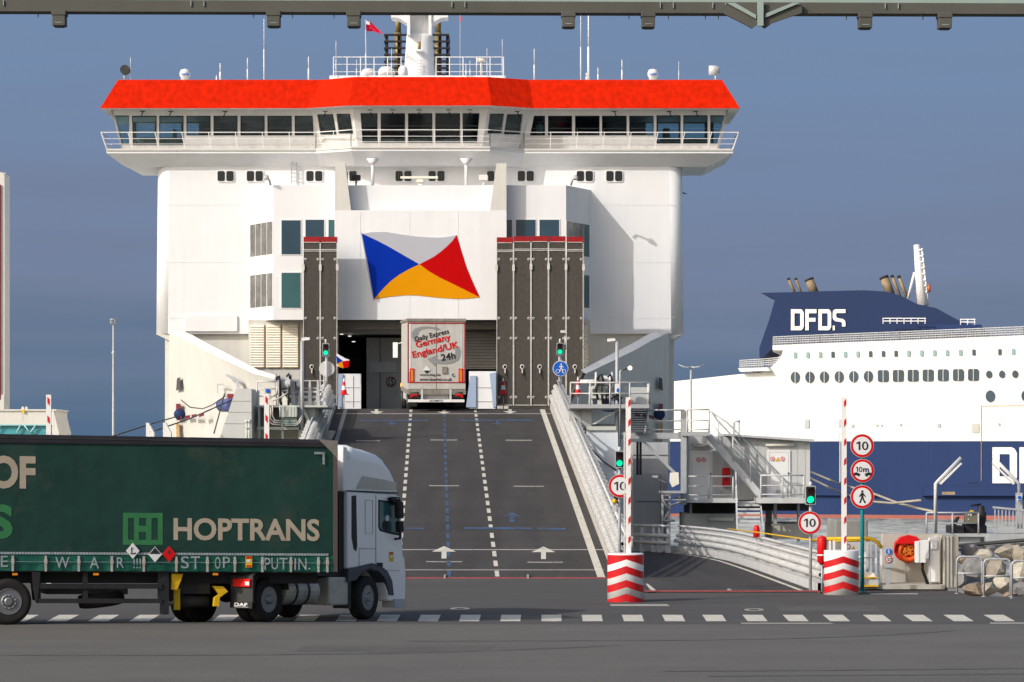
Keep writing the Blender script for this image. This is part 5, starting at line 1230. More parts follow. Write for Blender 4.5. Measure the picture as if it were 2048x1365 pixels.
# ------------------------------------------------------------------ far lamp masts
def make_lamps():
    Y = 150; a = P(227, 640, Y)
    t_ = thing('lamp_mast', 'tall slim lamp mast with a ring head, alone against the sky at left', 'lamp post', (a.x, Y, ZG))
    f = MB(); f.tube([(a.x, Y, -4), P(227, 650, Y)], .10, 8, r2=.055); f.build('mast', M_galv, t_)
    f = MB(); s_ = Y / F; f.lathe([(2 * s_, -2 * s_), (6 * s_, 0), (7 * s_, 0)], P(227, 648, Y), n=16); f.lathe([(6.4 * s_, 0), (7.2 * s_, 0), (7.2 * s_, 1.5 * s_), (6.4 * s_, 1.5 * s_), (6.4 * s_, 0)], P(227, 640, Y), n=16)
    for k in range(4): q = math.pi / 2 * k + .6; o_ = Vector((6.8 * s_ * math.cos(q), 6.8 * s_ * math.sin(q), 0)); f.tube([P(227, 648, Y) + o_ * .9, P(227, 640, Y) + o_], .02, 4)
    f.build('lamp_head', M_galvl, t_)
    f = MB(); f.ball(P(227, 706, Y), .09); f.build('sensor', M_galvl, t_)
    Y = 135; a = P(1382, 733, Y)
    t_ = thing('street_lamp', 'grey street lamp with two curved arms rising behind the walkway railing', 'lamp post', (a.x, Y, ZG))
    f = MB(); f.tube([(a.x, Y, ZG), a], .07, 8, r2=.05); f.build('pole', M_galv, t_)
    for s in (-1, 1):
        f = MB(); f.loft([[P(1382 + s * u, v - w, Y - d), P(1382 + s * u, v - w, Y + d), P(1382 + s * u, v + w, Y + d), P(1382 + s * u, v + w, Y - d)] for u, v, w, d in ((0, 734, 1.2, .08), (7, 735, 1.3, .15), (16, 733.5, 1.3, .18), (26, 729, .5, .08))], closed=True); f.build('lamp_head', M_galv, t_)
    Y = 125; a = P(1240, 738, Y)
    t_ = thing('street_lamp', 'small lit lamp on a thin post behind the right machinery platform railing', 'lamp post', (P(1240, 0, Y).x, Y, 3.6))
    f = MB(); f.tube([(P(1240, 0, Y).x, Y, 3.6), P(1240, 742, Y), P(1247, 740, Y)], .04, 6); f.build('pole', M_galv, t_)
    f = MB(); f.loft([[P(u, v - w, Y - .1), P(u, v - w, Y + .1), P(u, v + w, Y + .1), P(u, v + w, Y - .1)] for u, v, w in ((1243, 741, 1), (1250, 739.5, 1.8), (1258, 737, 1.8), (1265, 733, .8))], closed=True); f.build('lamp_head', M_dgrey, t_)
    f = MB(); f.ball(P(1260, 736.5, Y - .12), .09); f.build('lamp_lens', mat('warm_lamp', (1, .8, .5), .4, emis=2.5), t_)
    # CCTV posts
    for px, hx, hy, Y, zb, d, lab, yb in ((604, 611, 679, 127, 3.6, 1, 'grey camera post left of the ramp head with a white camera on top', 812), (1234, 1222, 681, 127, 3.6, -1, 'grey camera post on the right machinery platform with a white camera pointing left', 760)):
        t_ = thing('camera_post', lab, 'security camera', (P(px, 0, Y).x, Y, zb), 'camera posts beside the ramp')
        f = MB(); f.tube([(P(px, 0, Y).x, Y, zb), P(px, 683, Y)], .075, 8); f.build('post', M_galv, t_)
        f = MB(); f.pprism([(hx - 8, hy - 3 + d * 0), (hx + 8, hy - 4), (hx + 9, hy + 1), (hx - 8, hy + 3)], Y - .1, .2); fo = f.build('camera', M_bwhite, t_)
        f = MB(); x = hx - 9 if d < 0 else hx + 7; f.pbox(x, x + 3, hy - 2, hy + 3, Y - .09, .17); f.build('lens_hood', M_lblack, fo)
make_lamps()
# ------------------------------------------------------------------ machinery platforms at the ramp head
def railing(parent, pts, h, name='railing', m=None, r=.035, step=1.3, mids=(.5,), closed_end=True):
    f = MB(); pts = [Vector(p) for p in pts]
    for k in (1.0,) + tuple(mids): f.tube([p + Vector((0, 0, h * k)) for p in pts], r if k == 1 else r * .7, 5)
    for a, b_ in zip(pts, pts[1:]):
        n = max(1, round((b_ - a).length / step))
        for k in range(n + 1): p = a.lerp(b_, k / n); f.tube([p, p + Vector((0, 0, h))], r, 5)
    return f.build(name, m or M_galvl, parent)
def make_left_machinery():
    Y = 128; t_ = thing('linkspan_machinery', 'cream steel platform with hydraulic pipes and cabinet, left of the ramp head', 'machinery', (P(580, 0, Y).x, Y, ZG))
    f = MB(); f.pbox(514, 655, 811, 815, Y - 1, 6); f.pbox(514, 628, 854, 860, Y - 1, 6); f.build('platform_deck', M_greenp, t_)
    f = MB(); f.pbox(518, 630, 815, 854, Y + 1.2, .3); f.pbox(610, 630, 815, 905, Y - .6, 2); f.build('girder', M_greenp, t_)
    f = MB()
    for px in (516, 563, 597): f.pbox(px, px + 4, 815, 925, Y - .9, .3)
    f.prism([P(601, 815, Y - .95), P(607, 815, Y - .95), P(627, 856, Y - .95), P(621, 856, Y - .95)], (0, .2, 0)); f.build('support', M_greenp, t_)
    f = MB(); f.pbox(598, 627, 855, 859.5, Y - 1.05, .04); f.build('blue_strip', M_navy, t_)
    f = MB(); f.pbox(561, 594, 813, 835, Y - 1.5, .5); fo = f.build('valve_cabinet', M_greenp, t_, bevel=.03)
    f = MB()
    for k in range(5): f.pbox(562 + k * 6.5, 562.6 + k * 6.5, 814, 834, Y - 1.52, .02)
    f.build('cabinet_rib', M_galv, fo)
    f = MB()
    for k in range(5): f.pbox(563, 594, 837 + k * 3.2, 839 + k * 3.2, Y - 1.4, .3)
    f.build('valve_block', mat('valve_green', (.30, .38, .34), .5, noise=(8, .4)), t_)
    f = MB()
    for pts in ([(536, 800), (553, 787), (556, 770), (556, 760)], [(545, 802), (556, 798), (568, 791), (576, 785)], [(545, 802), (545, 830), (549, 841), (563, 842)], [(537, 820), (537, 842), (545, 849), (563, 850)], [(541, 815), (541, 838), (548, 845), (563, 846)], [(594, 850), (600, 845), (604, 836)], [(594, 847), (599, 841), (604, 832)], [(557, 812), (557, 760)], [(560, 835), (560, 812)]):
        f.tube([P(x, y, Y - 1.7) for x, y in pts], .035, 5)
    f.build('hydraulic_pipe', M_gold if False else M_alu, t_)
    # hose reel / winch
    f = MB(); 
    for x in (561, 574): f.pbox(x, x + 3.2, 752, 811, Y - .6, .15)
    f.pbox(559, 582, 780, 783, Y - .7, .3); f.build('winch_frame', M_greenp, t_)
    f = MB(); f.lathe([(.1, -.35), (.42, -.33), (.42, -.28), (.25, -.26), (.25, .26), (.42, .28), (.42, .33), (.1, .35)], P(567, 768, Y - .5), 'x', 16); f.build('winch_drum', M_galv, t_)
    f = MB()
    for pts in ([(553, 778), (552, 765), (553, 755), (558, 752), (560, 770), (560, 800), (563, 811)], [(573, 754), (577, 748), (580, 756), (580, 770), (577, 790), (578, 811)], [(556, 762), (553, 770), (556, 790)]):
        f.tube([P(x, y, Y - .85) for x, y in pts], .055, 5)
    f.build('hose', M_black, t_)
    railing(t_, [P(514, 812, Y - 1), P(553, 812, Y - 1)], 48 * Y / F, mids=(.4, .7), step=1.1)
    # broad-ribbed steel bulwark towards the ramp
    f = MB()
    for y, h in ((761, 1.6), (776, 1.6), (782, 4), (792, 4.5)): f.pbox(582, 652, y, y + h, Y, .15)
    for x in (583, 597, 616, 632): f.pprism([(x + 2, 760), (x + 5, 762), (x + 8, 812), (x - 1, 812)], Y - .1, .25)
    f.pbox(590, 652, 803, 811, Y, .2); f.build('bulwark', M_galvl, t_)
    f = MB(); f.pprism(rrect(593, 602, 761, 774, 3), Y - .4, .5); f.build('floodlight', M_bwhite, t_)
    f = MB(); f.pbox(529.5, 542, 777, 789, Y - 1.2, .03); f.build('notice', M_galv, t_); disc(535.7, 782, 4.2, Y - 1.24, M_sblue, 'round_mark', t_, .03)
    # blocks below, towards the quay
    f = MB(); f.prism([P(472, 778, Y - 2), P(503, 778, Y - 2), P(503, 920, Y - 2), P(425, 920, Y - 2)], (0, 4, 0)); o = f.build('fender_panel', M_cabin, t_)
    f = MB()
    for py in (802, 824, 847): f.pbox(472 - (py - 778) * .34, 503, py, py + .7, Y - 2.02, .02)
    f.build('panel_seam', M_galv, o)
    f = MB(); f.pbox(505, 660, 861, 925, Y + .5, 4); f.build('base_block', M_conc, t_)
    f = MB(); f.tube([P(493.5, 843, Y - 2.4), P(493.5, 900, Y - 2.4)], .06, 6); f.tube([P(498.5, 843, Y - 2.4), P(498.5, 900, Y - 2.4)], .06, 6); f.pbox(491, 501, 855, 857, Y - 2.5, .1); f.ball(P(493.5, 843, Y - 2.4), .1); f.ball(P(498.5, 843, Y - 2.4), .1); f.build('valve_pipe', M_greenp, t_)
make_left_machinery()
def make_right_machinery():
    Y = 127; t_ = thing('linkspan_machinery', 'grey steel platform with railings, winch and hoses right of the ramp head', 'machinery', (P(1220, 0, Y).x, Y, ZG))
    f = MB(); f.pbox(1138, 1299, 809, 817, Y - 1, 2.6); f.pbox(1138, 1299, 817, 819, Y - .9, 2.4); f.build('platform_deck', M_galv, t_)
    a, b_ = P(1141, 809, Y - 1), P(1299, 809, Y - 1); railing(t_, [a, b_, b_ + Vector((0, 1.6, 0))], 43 * Y / F, step=.85)
    f = MB(); f.pbox(1258, 1300, 775, 809, Y + 1.5, .1); f.build('rear_screen', M_cabin, t_)
    f = MB()
    for px, w in ((1178, 7), (1195, 9), (1222, 6), (1248, 5)): f.pbox(px, px + w, 770 + (px % 5), 809, Y + .4, .6)
    f.pbox(1185, 1215, 772, 778, Y, 1); f.pbox(1178, 1245, 792, 797, Y + .3, .5); f.build('pump_frame', M_greenp, t_)
    f = MB(); f.lathe([(.1, -.4), (.38, -.38), (.38, -.3), (.22, -.3), (.22, .3), (.38, .3), (.38, .38), (.1, .4)], P(1208, 762, Y + .3), 'x', 16); f.tube([P(1160, 764, Y + .5), P(1200, 763, Y + .5)], .09, 6); f.build('winch_drum', M_galvl, t_)
    f = MB()
    for pts in ([(1194, 760), (1198, 752), (1203, 750), (1206, 760), (1204, 785), (1206, 808)], [(1215, 755), (1221, 750), (1224, 760), (1219, 775), (1212, 790), (1214, 808)], [(1226, 790), (1232, 797), (1242, 803)], [(1222, 798), (1235, 790), (1244, 798)], [(1196, 765), (1192, 780), (1196, 800)]):
        f.tube([P(x, y, Y - .1) for x, y in pts], .06, 5)
    f.build('hose', M_black, t_)
    f = MB(); f.pbox(1230, 1240, 768, 788, Y - .3, .3); f.build('junction_box', M_bwhite, t_); disc(1237, 781, 4, Y - .35, M_sblue, 'round_mark', t_, .03)
    # framework underneath
    f = MB(); f.pbox(1139, 1162, 819, 850, Y, 1.5); f.pbox(1163, 1183, 819, 856, Y - .3, 1.5); f.pbox(1139, 1236, 848, 856, Y + .5, 3); f.build('girder', M_galv, t_)
    f = MB(); f.prism([P(1183, 849, Y - .4), P(1190, 849, Y - .4), P(1243, 819, Y - .4), P(1235, 819, Y - .4)], (0, .25, 0)); f.build('brace', M_galvl, t_)
    f = MB(); f.pbox(1150, 1173, 856, 960, Y - .6, 4); f.build('dark_column', M_interd, t_)
    f = MB(); f.pbox(1173, 1236, 861, 985, Y - .7, 4); f.build('wall_panel', mat('hull_shade_blue_grey', (.66, .70, .73), .6, noise=(.6, .08), streak=.1), t_)  # plate standing for the ferry's white hull, bluish shade put into its colour
    f = MB(); f.pbox(1173, 1232, 853, 861, Y - .8, .3); f.build('cap_beam', M_greenp, t_)
    f = MB(); f.pbox(1195, 1240, 985, 1075, Y - .72, 4); f.build('navy_hull_plate', M_navy, t_)  # plate standing for the ferry's navy lower hull
    f = MB(); f.tube([P(1174, 882, Y - .9), P(1186, 902, Y - .9), P(1205, 922, Y - .9), P(1232, 941, Y - .9)], .035, 5); f.build('cable', M_rope, t_)
    # lift tower
    f = MB(); f.pbox(1266, 1336, 885, 1100, Y + 5, 6); f.build('tower', M_greyp, t_)
    f = MB(); f.pbox(1268, 1321, 947, 1100, Y + 4.6, .4); f.pbox(1322, 1326, 950, 1100, Y + 4.5, .4); f.build('tower_panel', M_greyp, t_)
    f = MB(); f.pbox(1272, 1321, 1003, 1004, Y + 4.57, .03); f.pbox(1266, 1335, 910, 911, Y + 4.97, .03); f.build('panel_seam', M_dgrey, t_)
    f = MB()
    for px in (1275, 1281): f.tube([P(px, 884, Y + .6), P(px, 950, Y + .6)], .06, 6)
    f.build('hydraulic_ram', M_dgrey, t_)
    f = MB(); f.prism([P(1284, 884, Y + .2), P(1289, 882, Y + .2), P(1352, 945, Y + .2), P(1347, 948, Y + .2)], (0, .15, 0)); f.build('diagonal_strut', M_galv, t_)
    f = MB(); f.pprism([(1304, 952), (1316, 951), (1316, 957), (1305, 955)], Y + .2, .3); f.tube([P(1312, 957, Y + .4), P(1332, 966, Y + .4)], .04, 5); f.build('camera', M_galv, t_)
make_right_machinery()
def make_walkway():
    Y = 128; t_ = thing('access_walkway', 'raised grey walkway with railing and open stair, leading to the switch room', 'walkway', (P(1320, 0, Y).x, Y, ZG))
    f = MB(); f.pbox(1233, 1370, 866, 878, Y - 1, 2.2); f.pbox(1363, 1420, 864, 872, Y - 1.2, 2.4); f.build('deck', M_galv, t_)
    railing(t_, [P(1296, 864, Y - 1), P(1369, 864, Y - 1)], 43 * Y / F, step=1.1, mids=(.1, .5)); railing(t_, [P(1375, 864, Y - 1.2), P(1418, 864, Y - 1.2)], 44 * Y / F, step=1.1, mids=(.1, .5))
    f = MB(); f.pbox(1362, 1373, 822, 1010, Y - 1.1, .3); f.pbox(1372, 1377, 870, 1000, Y - .9, .3); f.pbox(1230, 1252, 820, 876, Y - .6, .4); f.build('post', M_galv, t_)
    f = MB()
    for k in range(10): f.pbox(1262, 1294, 822 + k * 4.6, 824.2 + k * 4.6, Y - .5 - k * .12, .3)
    f.build('tread', M_dgrey, t_)
    f = MB(); f.prism([P(1294, 819, Y - .4), P(1297, 819, Y - .4), P(1291, 866, Y - 1.6), P(1288, 866, Y - 1.6)], (0, .05, 0)); f.build('stringer', M_galv, t_)
    # trestle underneath
    f = MB()
    for px in (1323, 1337): f.pbox(px, px + 4, 985, 1106, Y - 2.2, .2)
    for a, b_ in (((1325, 1000), (1339, 1022)), ((1339, 1022), (1325, 1045)), ((1340, 1012), (1370, 1000)), ((1325, 992), (1372, 984)), ((1325, 1042), (1350, 1042))): f.tube([P(*a, Y - 2.2), P(*b_, Y - 2.2)], .05, 5)
    f.pbox(1322, 1372, 983, 987, Y - 2.3, 2); f.pbox(1330, 1372, 999, 1001, Y - 2.3, 2); f.build('trestle', M_galv, t_)
    f = MB(); f.pprism([(1341, 946), (1357, 945), (1358, 968), (1345, 975), (1340, 964)], Y - 2.4, .5); f.build('canvas_cover', M_louvre, t_)
make_walkway()
def make_switchroom():
    Y = 130; t_ = thing('switch_room', 'light grey steel switch room with two white doors on a raised platform', 'building', (P(1500, 0, Y).x, Y, ZG))
    f = MB(); f.prism([P(1374, 870, Y), P(1620, 882, Y), P(1620, 1000, Y), P(1374, 1000, Y)], (0, 3.5, 0)); w = f.build('wall', M_cabin, t_)
    f = MB()
    for x in range(1386, 1620, 16): f.pbox(x, x + .5, 878, 997, Y - .012, .012)
    f.build('wall_rib', M_galv, w)
    f = MB(); f.prism([P(1450, 868, Y - .4), P(1629, 879, Y - .4), P(1629, 884, Y - .4), P(1450, 872, Y - .4)], (0, 4.2, 0)); f.build('roof', M_greyp, t_)
    f = MB(); f.pbox(1369, 1374, 872, 1003, Y - .1, .4); f.build('corner_post', M_galv, t_)
    for x0, x1, y0, y1, lab in ((1379.5, 1425, 902, 998, 'left white door with two red prohibition marks'), (1535, 1580.5, 900.5, 996, 'right white door with a yellow warning triangle between two red marks')):
        f = MB(); f.pbox(x0, x1, y0, y1, Y - .06, .06); d = f.build('door', M_door, t_, label=lab)
        f = MB(); f.pbox(x0 + 3.5, x0 + 4, y0 + 4, y1 - 1, Y - .07, .01); f.pbox(x1 - 4, x1 - 3.5, y0 + 4, y1 - 1, Y - .07, .01); f.pbox(x0 + 3.5, x1 - 3.5, y0 + 4, y0 + 4.5, Y - .07, .01); f.build('door_seam', M_galv, d)
        f = MB(); f.pbox(x1 - 5, x1 - 2, y0 + 45, y0 + 47, Y - .12, .05); f.pbox(x1 - 4, x1 - 3, y0 + 45, y0 + 50, Y - .1, .04); f.build('handle', M_lblack, d)
        tri = x0 > 1500; cxs = (1545.5, 1565.5) if tri else (1397, 1407.3)
        for cx in cxs: disc(cx, y0 + 18, 4.6, Y - .075, M_sred, 'prohibition_sign', d, .015, 20); disc(cx, y0 + 18, 3.4, Y - .085, M_swhite, 'sign_face', d, .01, 20); f = MB(); f.pprism([(cx - 2.6, y0 + 15.6), (cx - 1.8, y0 + 15), (cx + 2.6, y0 + 20.4), (cx + 1.8, y0 + 21)], Y - .09, .005); f.pprism([(cx - .6, y0 + 16), (cx + 1, y0 + 17), (cx + .4, y0 + 20), (cx - .8, y0 + 19)], Y - .091, .005); f.build('slash', M_sred, d)
        if tri: f = MB(); f.pprism([(1551, 922.5), (1560, 922.5), (1555.5, 914.5)], Y - .085, .02); f.build('warning_sign', M_yel, d)
        if tri: ptext('!', 1555, 1556.2, 916.5, 921.5, Y - .09, M_sblack, d) if False else None
    for x0, x1, y in ((1386, 1413, 891), (1531, 1588, 890)):
        f = MB(); a, b_ = P(x0, y, Y - .12), P(x1, y, Y - .12); f.tube([a, b_], .07, 8); f.build('strip_lamp', M_louvre, t_); f = MB(); f.pbox(x0 - 3, x1 + 2, y - 3, y - 1.4, Y - .2, .2); f.build('lamp_hood', M_galv, t_)
    f = MB(); f.pprism(rrect(1445, 1460.5, 936, 975, 3), Y - .35, .3); fo = f.build('fire_extinguisher_box', M_fred, t_, bevel=.03)
    f = MB(); f.pprism(rrect(1450, 1455.5, 949, 963, 2), Y - .37, .02); f.build('box_window', M_maroon, fo)
    f = MB(); f.pbox(1440, 1446, 982, 989, Y - .04, .04); f.pbox(1552, 1560, 980, 987, Y - .1, .03); f.build('socket_plate', M_galv, t_)
    # platform
    f = MB(); f.pbox(1366, 1476, 997, 1006, Y - 2.2, 6); f.pbox(1514, 1620, 996, 1007, Y - 2.2, 6); f.pbox(1476, 1514, 1003, 1009, Y - 1, 5); f.build('platform', M_galvl, t_)
    f = MB(); f.pbox(1378, 1470, 1006, 1030, Y + .5, 4); f.pbox(1478, 1620, 1008, 1022, Y, 4); f.build('underframe', M_dgrey, t_)
    f = MB(); f.pbox(1369, 1475, 1028, 1080, Y - .5, 4); f.build('plinth', M_cabin, t_)
    f = MB(); f.tube([P(1417, 1038, Y - .7), P(1467, 1039, Y - .7)], .09, 8); f.build('strip_lamp', M_louvre, t_)
    f = MB()
    for px, w_ in ((1548, 6), (1595, 5), (1532, 12), (1380, 4)): f.pbox(px, px + w_, 1008, 1085, Y - .4 if w_ < 10 else Y + 2, .3)
    f.build('leg', M_galv, t_)
    f = MB(); f.pbox(1545, 1625, 1048, 1078, Y - .5, 4); f.build('low_wall', M_conc, t_)
    railing(t_, [P(1369, 997, Y - 2.2), P(1466, 997, Y - 2.2)], 43 * Y / F, step=.9, mids=(.15, .55)); railing(t_, [P(1522, 996, Y - 2.2), P(1608, 996, Y - 2.2)], 44 * Y / F, step=.9, mids=(.15, .55))
    st = thing('staircase', 'straight grey steel staircase sloping down across the front of the switch room', 'stairs', (P(1470, 0, Y - 2.6).x, Y - 2.6, ZG))
    Ys = Y - 1.35
    for dy in (0, .9):
        f = MB(); f.prism([P(1412, 868, Ys + dy), P(1424, 868, Ys + dy), P(1524, 985, Ys + dy), P(1524, 1000, Ys + dy), P(1517, 998, Ys + dy), P(1412, 876, Ys + dy)], (0, .05, 0)); f.build('stringer', M_galvl, st)
    f = MB()
    for k in range(14):
        t0 = k / 14; x = 1418 + t0 * 100; y = 872 + t0 * 118; f.pbox(x, x + 8, y + 3, y + 4.2, Ys + .05, .85)
    f.build('tread', M_galv, st)
    for dy in (0, .9):
        f = MB(); top = [(1416, 821), (1426, 828), (1435, 842), (1464, 872), (1522, 946)] ; f.tube([P(x, y, Ys + dy) for x, y in top], .04, 6); f.tube([P(x, y + 20, Ys + dy) for x, y in top[1:]], .025, 5)
        for x, y, l in ((1418, 824, 48), (1437, 846, 42), (1466, 875, 48), (1501, 918, 46), (1522, 947, 50)): f.tube([P(x, y, Ys + dy), P(x, y + l, Ys + dy)], .035, 5)
        f.build('handrail', M_galvl, st)
    f = MB(); f.tube([P(1419, 822, Ys + 1.1), P(1455, 846, Ys + 1.1), P(1576, 968, Ys + 1.1), P(1576, 995, Ys + 1.1)], .035, 5); f.tube([P(1470, 843, Ys + 1.05), P(1480, 843, Ys + 1.05)], .05, 5); f.pbox(1466, 1471, 845, 880, Ys + 1.05, .06); f.pbox(1477, 1480, 843, 880, Ys + 1.05, .06); f.build('far_handrail', M_galvl, st)
    # lower flight
    for a, b_ in ((1470, 1473), (1519, 1525)):
        f = MB(); f.prism([P(a, 940 if a < 1500 else 1000, Ys - .2), P(a + 3, 940 if a < 1500 else 1000, Ys - .2), P(b_ + 3, 1060, Ys - 2.6), P(b_, 1060, Ys - 2.6)], (0, .1, 0)); f.build('stringer', M_galvl, st)
    f = MB()
    for k in range(6): f.pbox(1474, 1520, 1009 + k * 8, 1013 + k * 8, Ys - .6 - k * .38, .25)
    f.build('tread', M_galvl, st)
make_switchroom()
# red machinery glimpsed behind the lower ramp railing, yellow handrail
def make_small_quay():
    t_ = thing('fire_bollard', 'small red drum showing above the lower ramp railing below the stairs', 'bollard', (P(1513, 0, 101).x, 101, ZG))
    f = MB(); s_ = 101 / F; c = P(1513, 1075, 101); f.lathe([(.11, 0), (.11, 14 * s_), (.09, 20 * s_), (.07, 24 * s_)], c, n=16); f.build('body', M_fred, t_); f = MB(); f.tube([(c.x, 101, ZG), c], .02, 6); f.build('stand', M_galv, t_)
    t_ = thing('fire_hydrant', 'upright red cylinder standing right of the round 10 sign behind the railing end', 'hydrant', (P(1644, 0, 82.4).x, 82.6, ZG))
    f = MB(); c = P(1644, 1130, 82.6); s_ = 82.6 / F; f.lathe([(.04, 0), (.13, .08), (.14, 50 * s_), (.11, 56 * s_), (1e-6, 58 * s_)], c, n=18); f.build('body', M_fred, t_); f = MB(); f.tube([(c.x, 82.6, ZG), c], .03, 6); f.build('stand', M_galv, t_)
    f = MB(); f.lathe([(.145, 0), (.15, .02), (.145, .04)], P(1644, 1112, 82.6), n=18); f.build('band', M_bwhite, t_)
    t_ = thing('gangway', 'small access gangway with bright yellow handrails behind the right striped drum', 'gangway', (P(1700, 0, 84).x, 84, ZG))
    f = MB(); Y = 84.5
    f.tube([P(1456 + 0, 1058, 100), P(1520, 1066, 96), P(1590, 1076, 90), P(1625, 1081, 87.5)], .022, 6); f.tube([P(1625, 1081, 87.5), P(1660, 1078, Y + .5), P(1740, 1077, Y), P(1752, 1082, Y), P(1764, 1096, Y)], .05, 6); f.tube([P(1655, 1083, Y + 1), P(1745, 1081, Y + 1)], .035, 6); f.build('handrail', M_yel, t_)
    for x in (1652, 1660, 1668, 1730, 1742, 1752, 1762): f = MB(); f.pbox(x - 2, x + 2, 1082 + max(0, x - 1748) * .8, 1166, Y + (.4 if x < 1700 else 0), .1); f.build('post', M_rail, t_)
    f = MB()
    f.tube([P(1700, 1115, Y), P(1750, 1114, Y)], .03, 5); f.build('mid_rail', M_rail, t_); f = MB(); f.pprism([(1726, 1146), (1748, 1146), (1760, 1170), (1750, 1176), (1726, 1160)], Y - .3, .6); f.build('stair_side', M_rail, t_)
    f = MB(); f.pbox(1726, 1756, 1155, 1157.5, Y - .6, .3); f.pbox(1726, 1757, 1171, 1174, Y - 1.2, .3); f.build('step_edge', M_yel, t_)
    f = MB(); f.pbox(1726, 1757, 1160, 1172, Y - 1, .3); f.build('step_block', M_greyp, t_); f = MB(); f.pbox(1690, 1737, 1084, 1140, Y + 1.5, .4); f.build('screen', M_greyp, t_)
    disc(1695.5, 1094, 6.3, Y - .5, M_sred, 'small_round_sign', t_, .03, 20); disc(1695.5, 1094, 4.7, Y - .53, M_swhite, 'sign_face', t_, .03, 20)
    f = MB(); f.pprism([(1703, 1099), (1710, 1099), (1708, 1090)], Y - .5, .03); f.build('warning_sign', M_yel, t_)
    # concrete wall
    t_ = thing('concrete_wall', 'low pale concrete wall behind the lifebuoy box and grey electrical cabinet', 'wall', (P(1840, 0, 85.6).x, 85.6, ZG)); Y = 85.6
    f = MB(); f.pbox(1766, 1888, 1068.5, 1180, Y, .5); f.pbox(1888, 1917, 1072, 1184, Y - 1.6, 1.9); f.build('wall_panel', M_conc, t_)
    f = MB(); f.pbox(1726, 1890, 1171, 1179, Y - 2.0, 2.0); f.build('footing', M_conc, t_)
    f = MB()
    for x in (1889.5, 1897, 1904): f.pbox(x, x + 1.5, 1073, 1183, Y - 1.63, .03)
    f.build('joint', M_concd, t_)
    t_ = thing('concrete_block', 'plain grey concrete block standing at the water edge behind the right boom', 'block', (P(1702, 0, 96).x, 96, -4)); f = MB(); f.pbox(1670, 1736, 1040, 1300, 96, 2.5); f.build('block', M_concd, t_, bevel=.05)
    # lifebuoy housing
    Y = 85.4; t_ = thing('lifebuoy_housing', 'bright red rounded housing with an orange lifebuoy, on the concrete wall', 'lifebuoy', P(1817, 1127, Y - .1))
    f = MB(); pts = [(1788, 1105), (1791, 1085), (1800, 1075), (1817, 1070), (1834, 1074), (1843, 1083), (1845, 1095), (1845, 1108), (1838, 1118), (1818, 1128), (1800, 1121), (1792, 1114)]
    f.pprism(pts, Y - .12, .12); o = f.build('housing', M_fred, t_, bevel=.03)
    f = MB(); n = 28; c = P(1817.5, 1102, Y - .16); s_ = Y / F
    ring = [(c + Vector((math.cos(2 * math.pi * k / n), 0, math.sin(2 * math.pi * k / n))) * 18 * s_) for k in range(n + 1)]; f.tube(ring, 5.2 * s_, 8); f.build('lifebuoy_ring', M_orange, t_)
    f = MB()
    for k in range(16): a = random.uniform(0, 6.28); b_ = random.uniform(0, 6.28); f.tube([c + Vector((math.cos(a) * 12 * s_, -.03, math.sin(a) * 12 * s_)), c + Vector((math.cos(b_) * 10 * s_, -.06, math.sin(b_) * 10 * s_))], .012, 4)
    f.build('grab_line', mat('orange_line', (.7, .22, .02), .8), t_)
    f = MB(); f.pprism([(1788, 1104), (1790, 1086), (1800, 1075), (1817, 1070), (1834, 1074), (1843, 1083), (1845, 1089), (1793, 1089)], Y - .3, .2); f.build('hood', M_fred, t_, bevel=.03)
    f = MB(); f.tube([P(1810, 1127, Y - .1), P(1815, 1165, Y - .1)], .02, 5); f.build('bracket', M_galv, t_)
    # small sign on a short post
    t_ = thing('small_sign', 'small grey board with a blue and a red-rimmed disc, left of the lifebuoy', 'sign', (P(1777, 0, 84.3).x, 84.3, ZG)); Y = 84.3
    f = MB(); f.pbox(1772, 1780, 1096, 1172, Y + .02, .06); f.build('post', M_galv, t_); f = MB(); f.pbox(1768.5, 1787.5, 1096, 1136, Y - .02, .03); b_ = f.build('board', M_galv, t_)
    disc(1777.5, 1103.5, 7, Y - .04, M_swhite, 'disc_rim', b_, .015); disc(1777.5, 1103.5, 6.3, Y - .05, M_sblue, 'blue_disc', b_, .01); person_icon(1777.5, 1098.5, 10, Y - .06, M_swhite, b_)
    disc(1777.5, 1119.5, 7, Y - .04, M_sred, 'disc_rim', b_, .015); disc(1777.5, 1119.5, 5.4, Y - .05, M_swhite, 'white_disc', b_, .01)
    ptext('STAFF', 1773.5, 1781.5, 1116.5, 1118.7, Y - .055, M_sblack, b_); ptext('ONLY', 1774, 1781, 1120, 1122.2, Y - .055, M_sblack, b_)
    # electrical cabinet
    Y = 84.2; t_ = thing('electrical_cabinet', 'tall pale grey electrical cabinet with a smaller box, beside the lifebuoy', 'cabinet', (P(1870, 0, Y).x, Y, ZG))
    f = MB(); f.prism([P(1859, 1077, Y), P(1880, 1074, Y), P(1880, 1165, Y), P(1859, 1165, Y)], (0, .35, 0)); f.build('cabinet', M_door, t_, bevel=.015)
    f = MB(); f.prism([P(1832, 1084, Y - .1), P(1850, 1081, Y - .1), P(1858, 1081, Y - .1), P(1858, 1118, Y - .1), P(1852, 1118, Y - .1), P(1852, 1126, Y - .1), P(1832, 1126, Y - .1)], (0, .3, 0)); f.build('junction_box', M_door, t_, bevel=.012)
    f = MB(); f.pbox(1862, 1875, 1081, 1099, Y - .08, .08); f.build('hood', M_door, t_, bevel=.01); f = MB(); f.pbox(1838.5, 1839, 1083, 1126, Y - .115, .015); f.pbox(1859.5, 1860, 1078, 1164, Y - .015, .015); f.build('door_seam', M_galv, t_)
    f = MB(); f.tube([P(1845, 1126, Y + .05), P(1845, 1140, Y + .05), P(1852, 1158, Y + .1), P(1856, 1172, Y + .1)], .05, 6); f.build('conduit', M_lblack, t_)
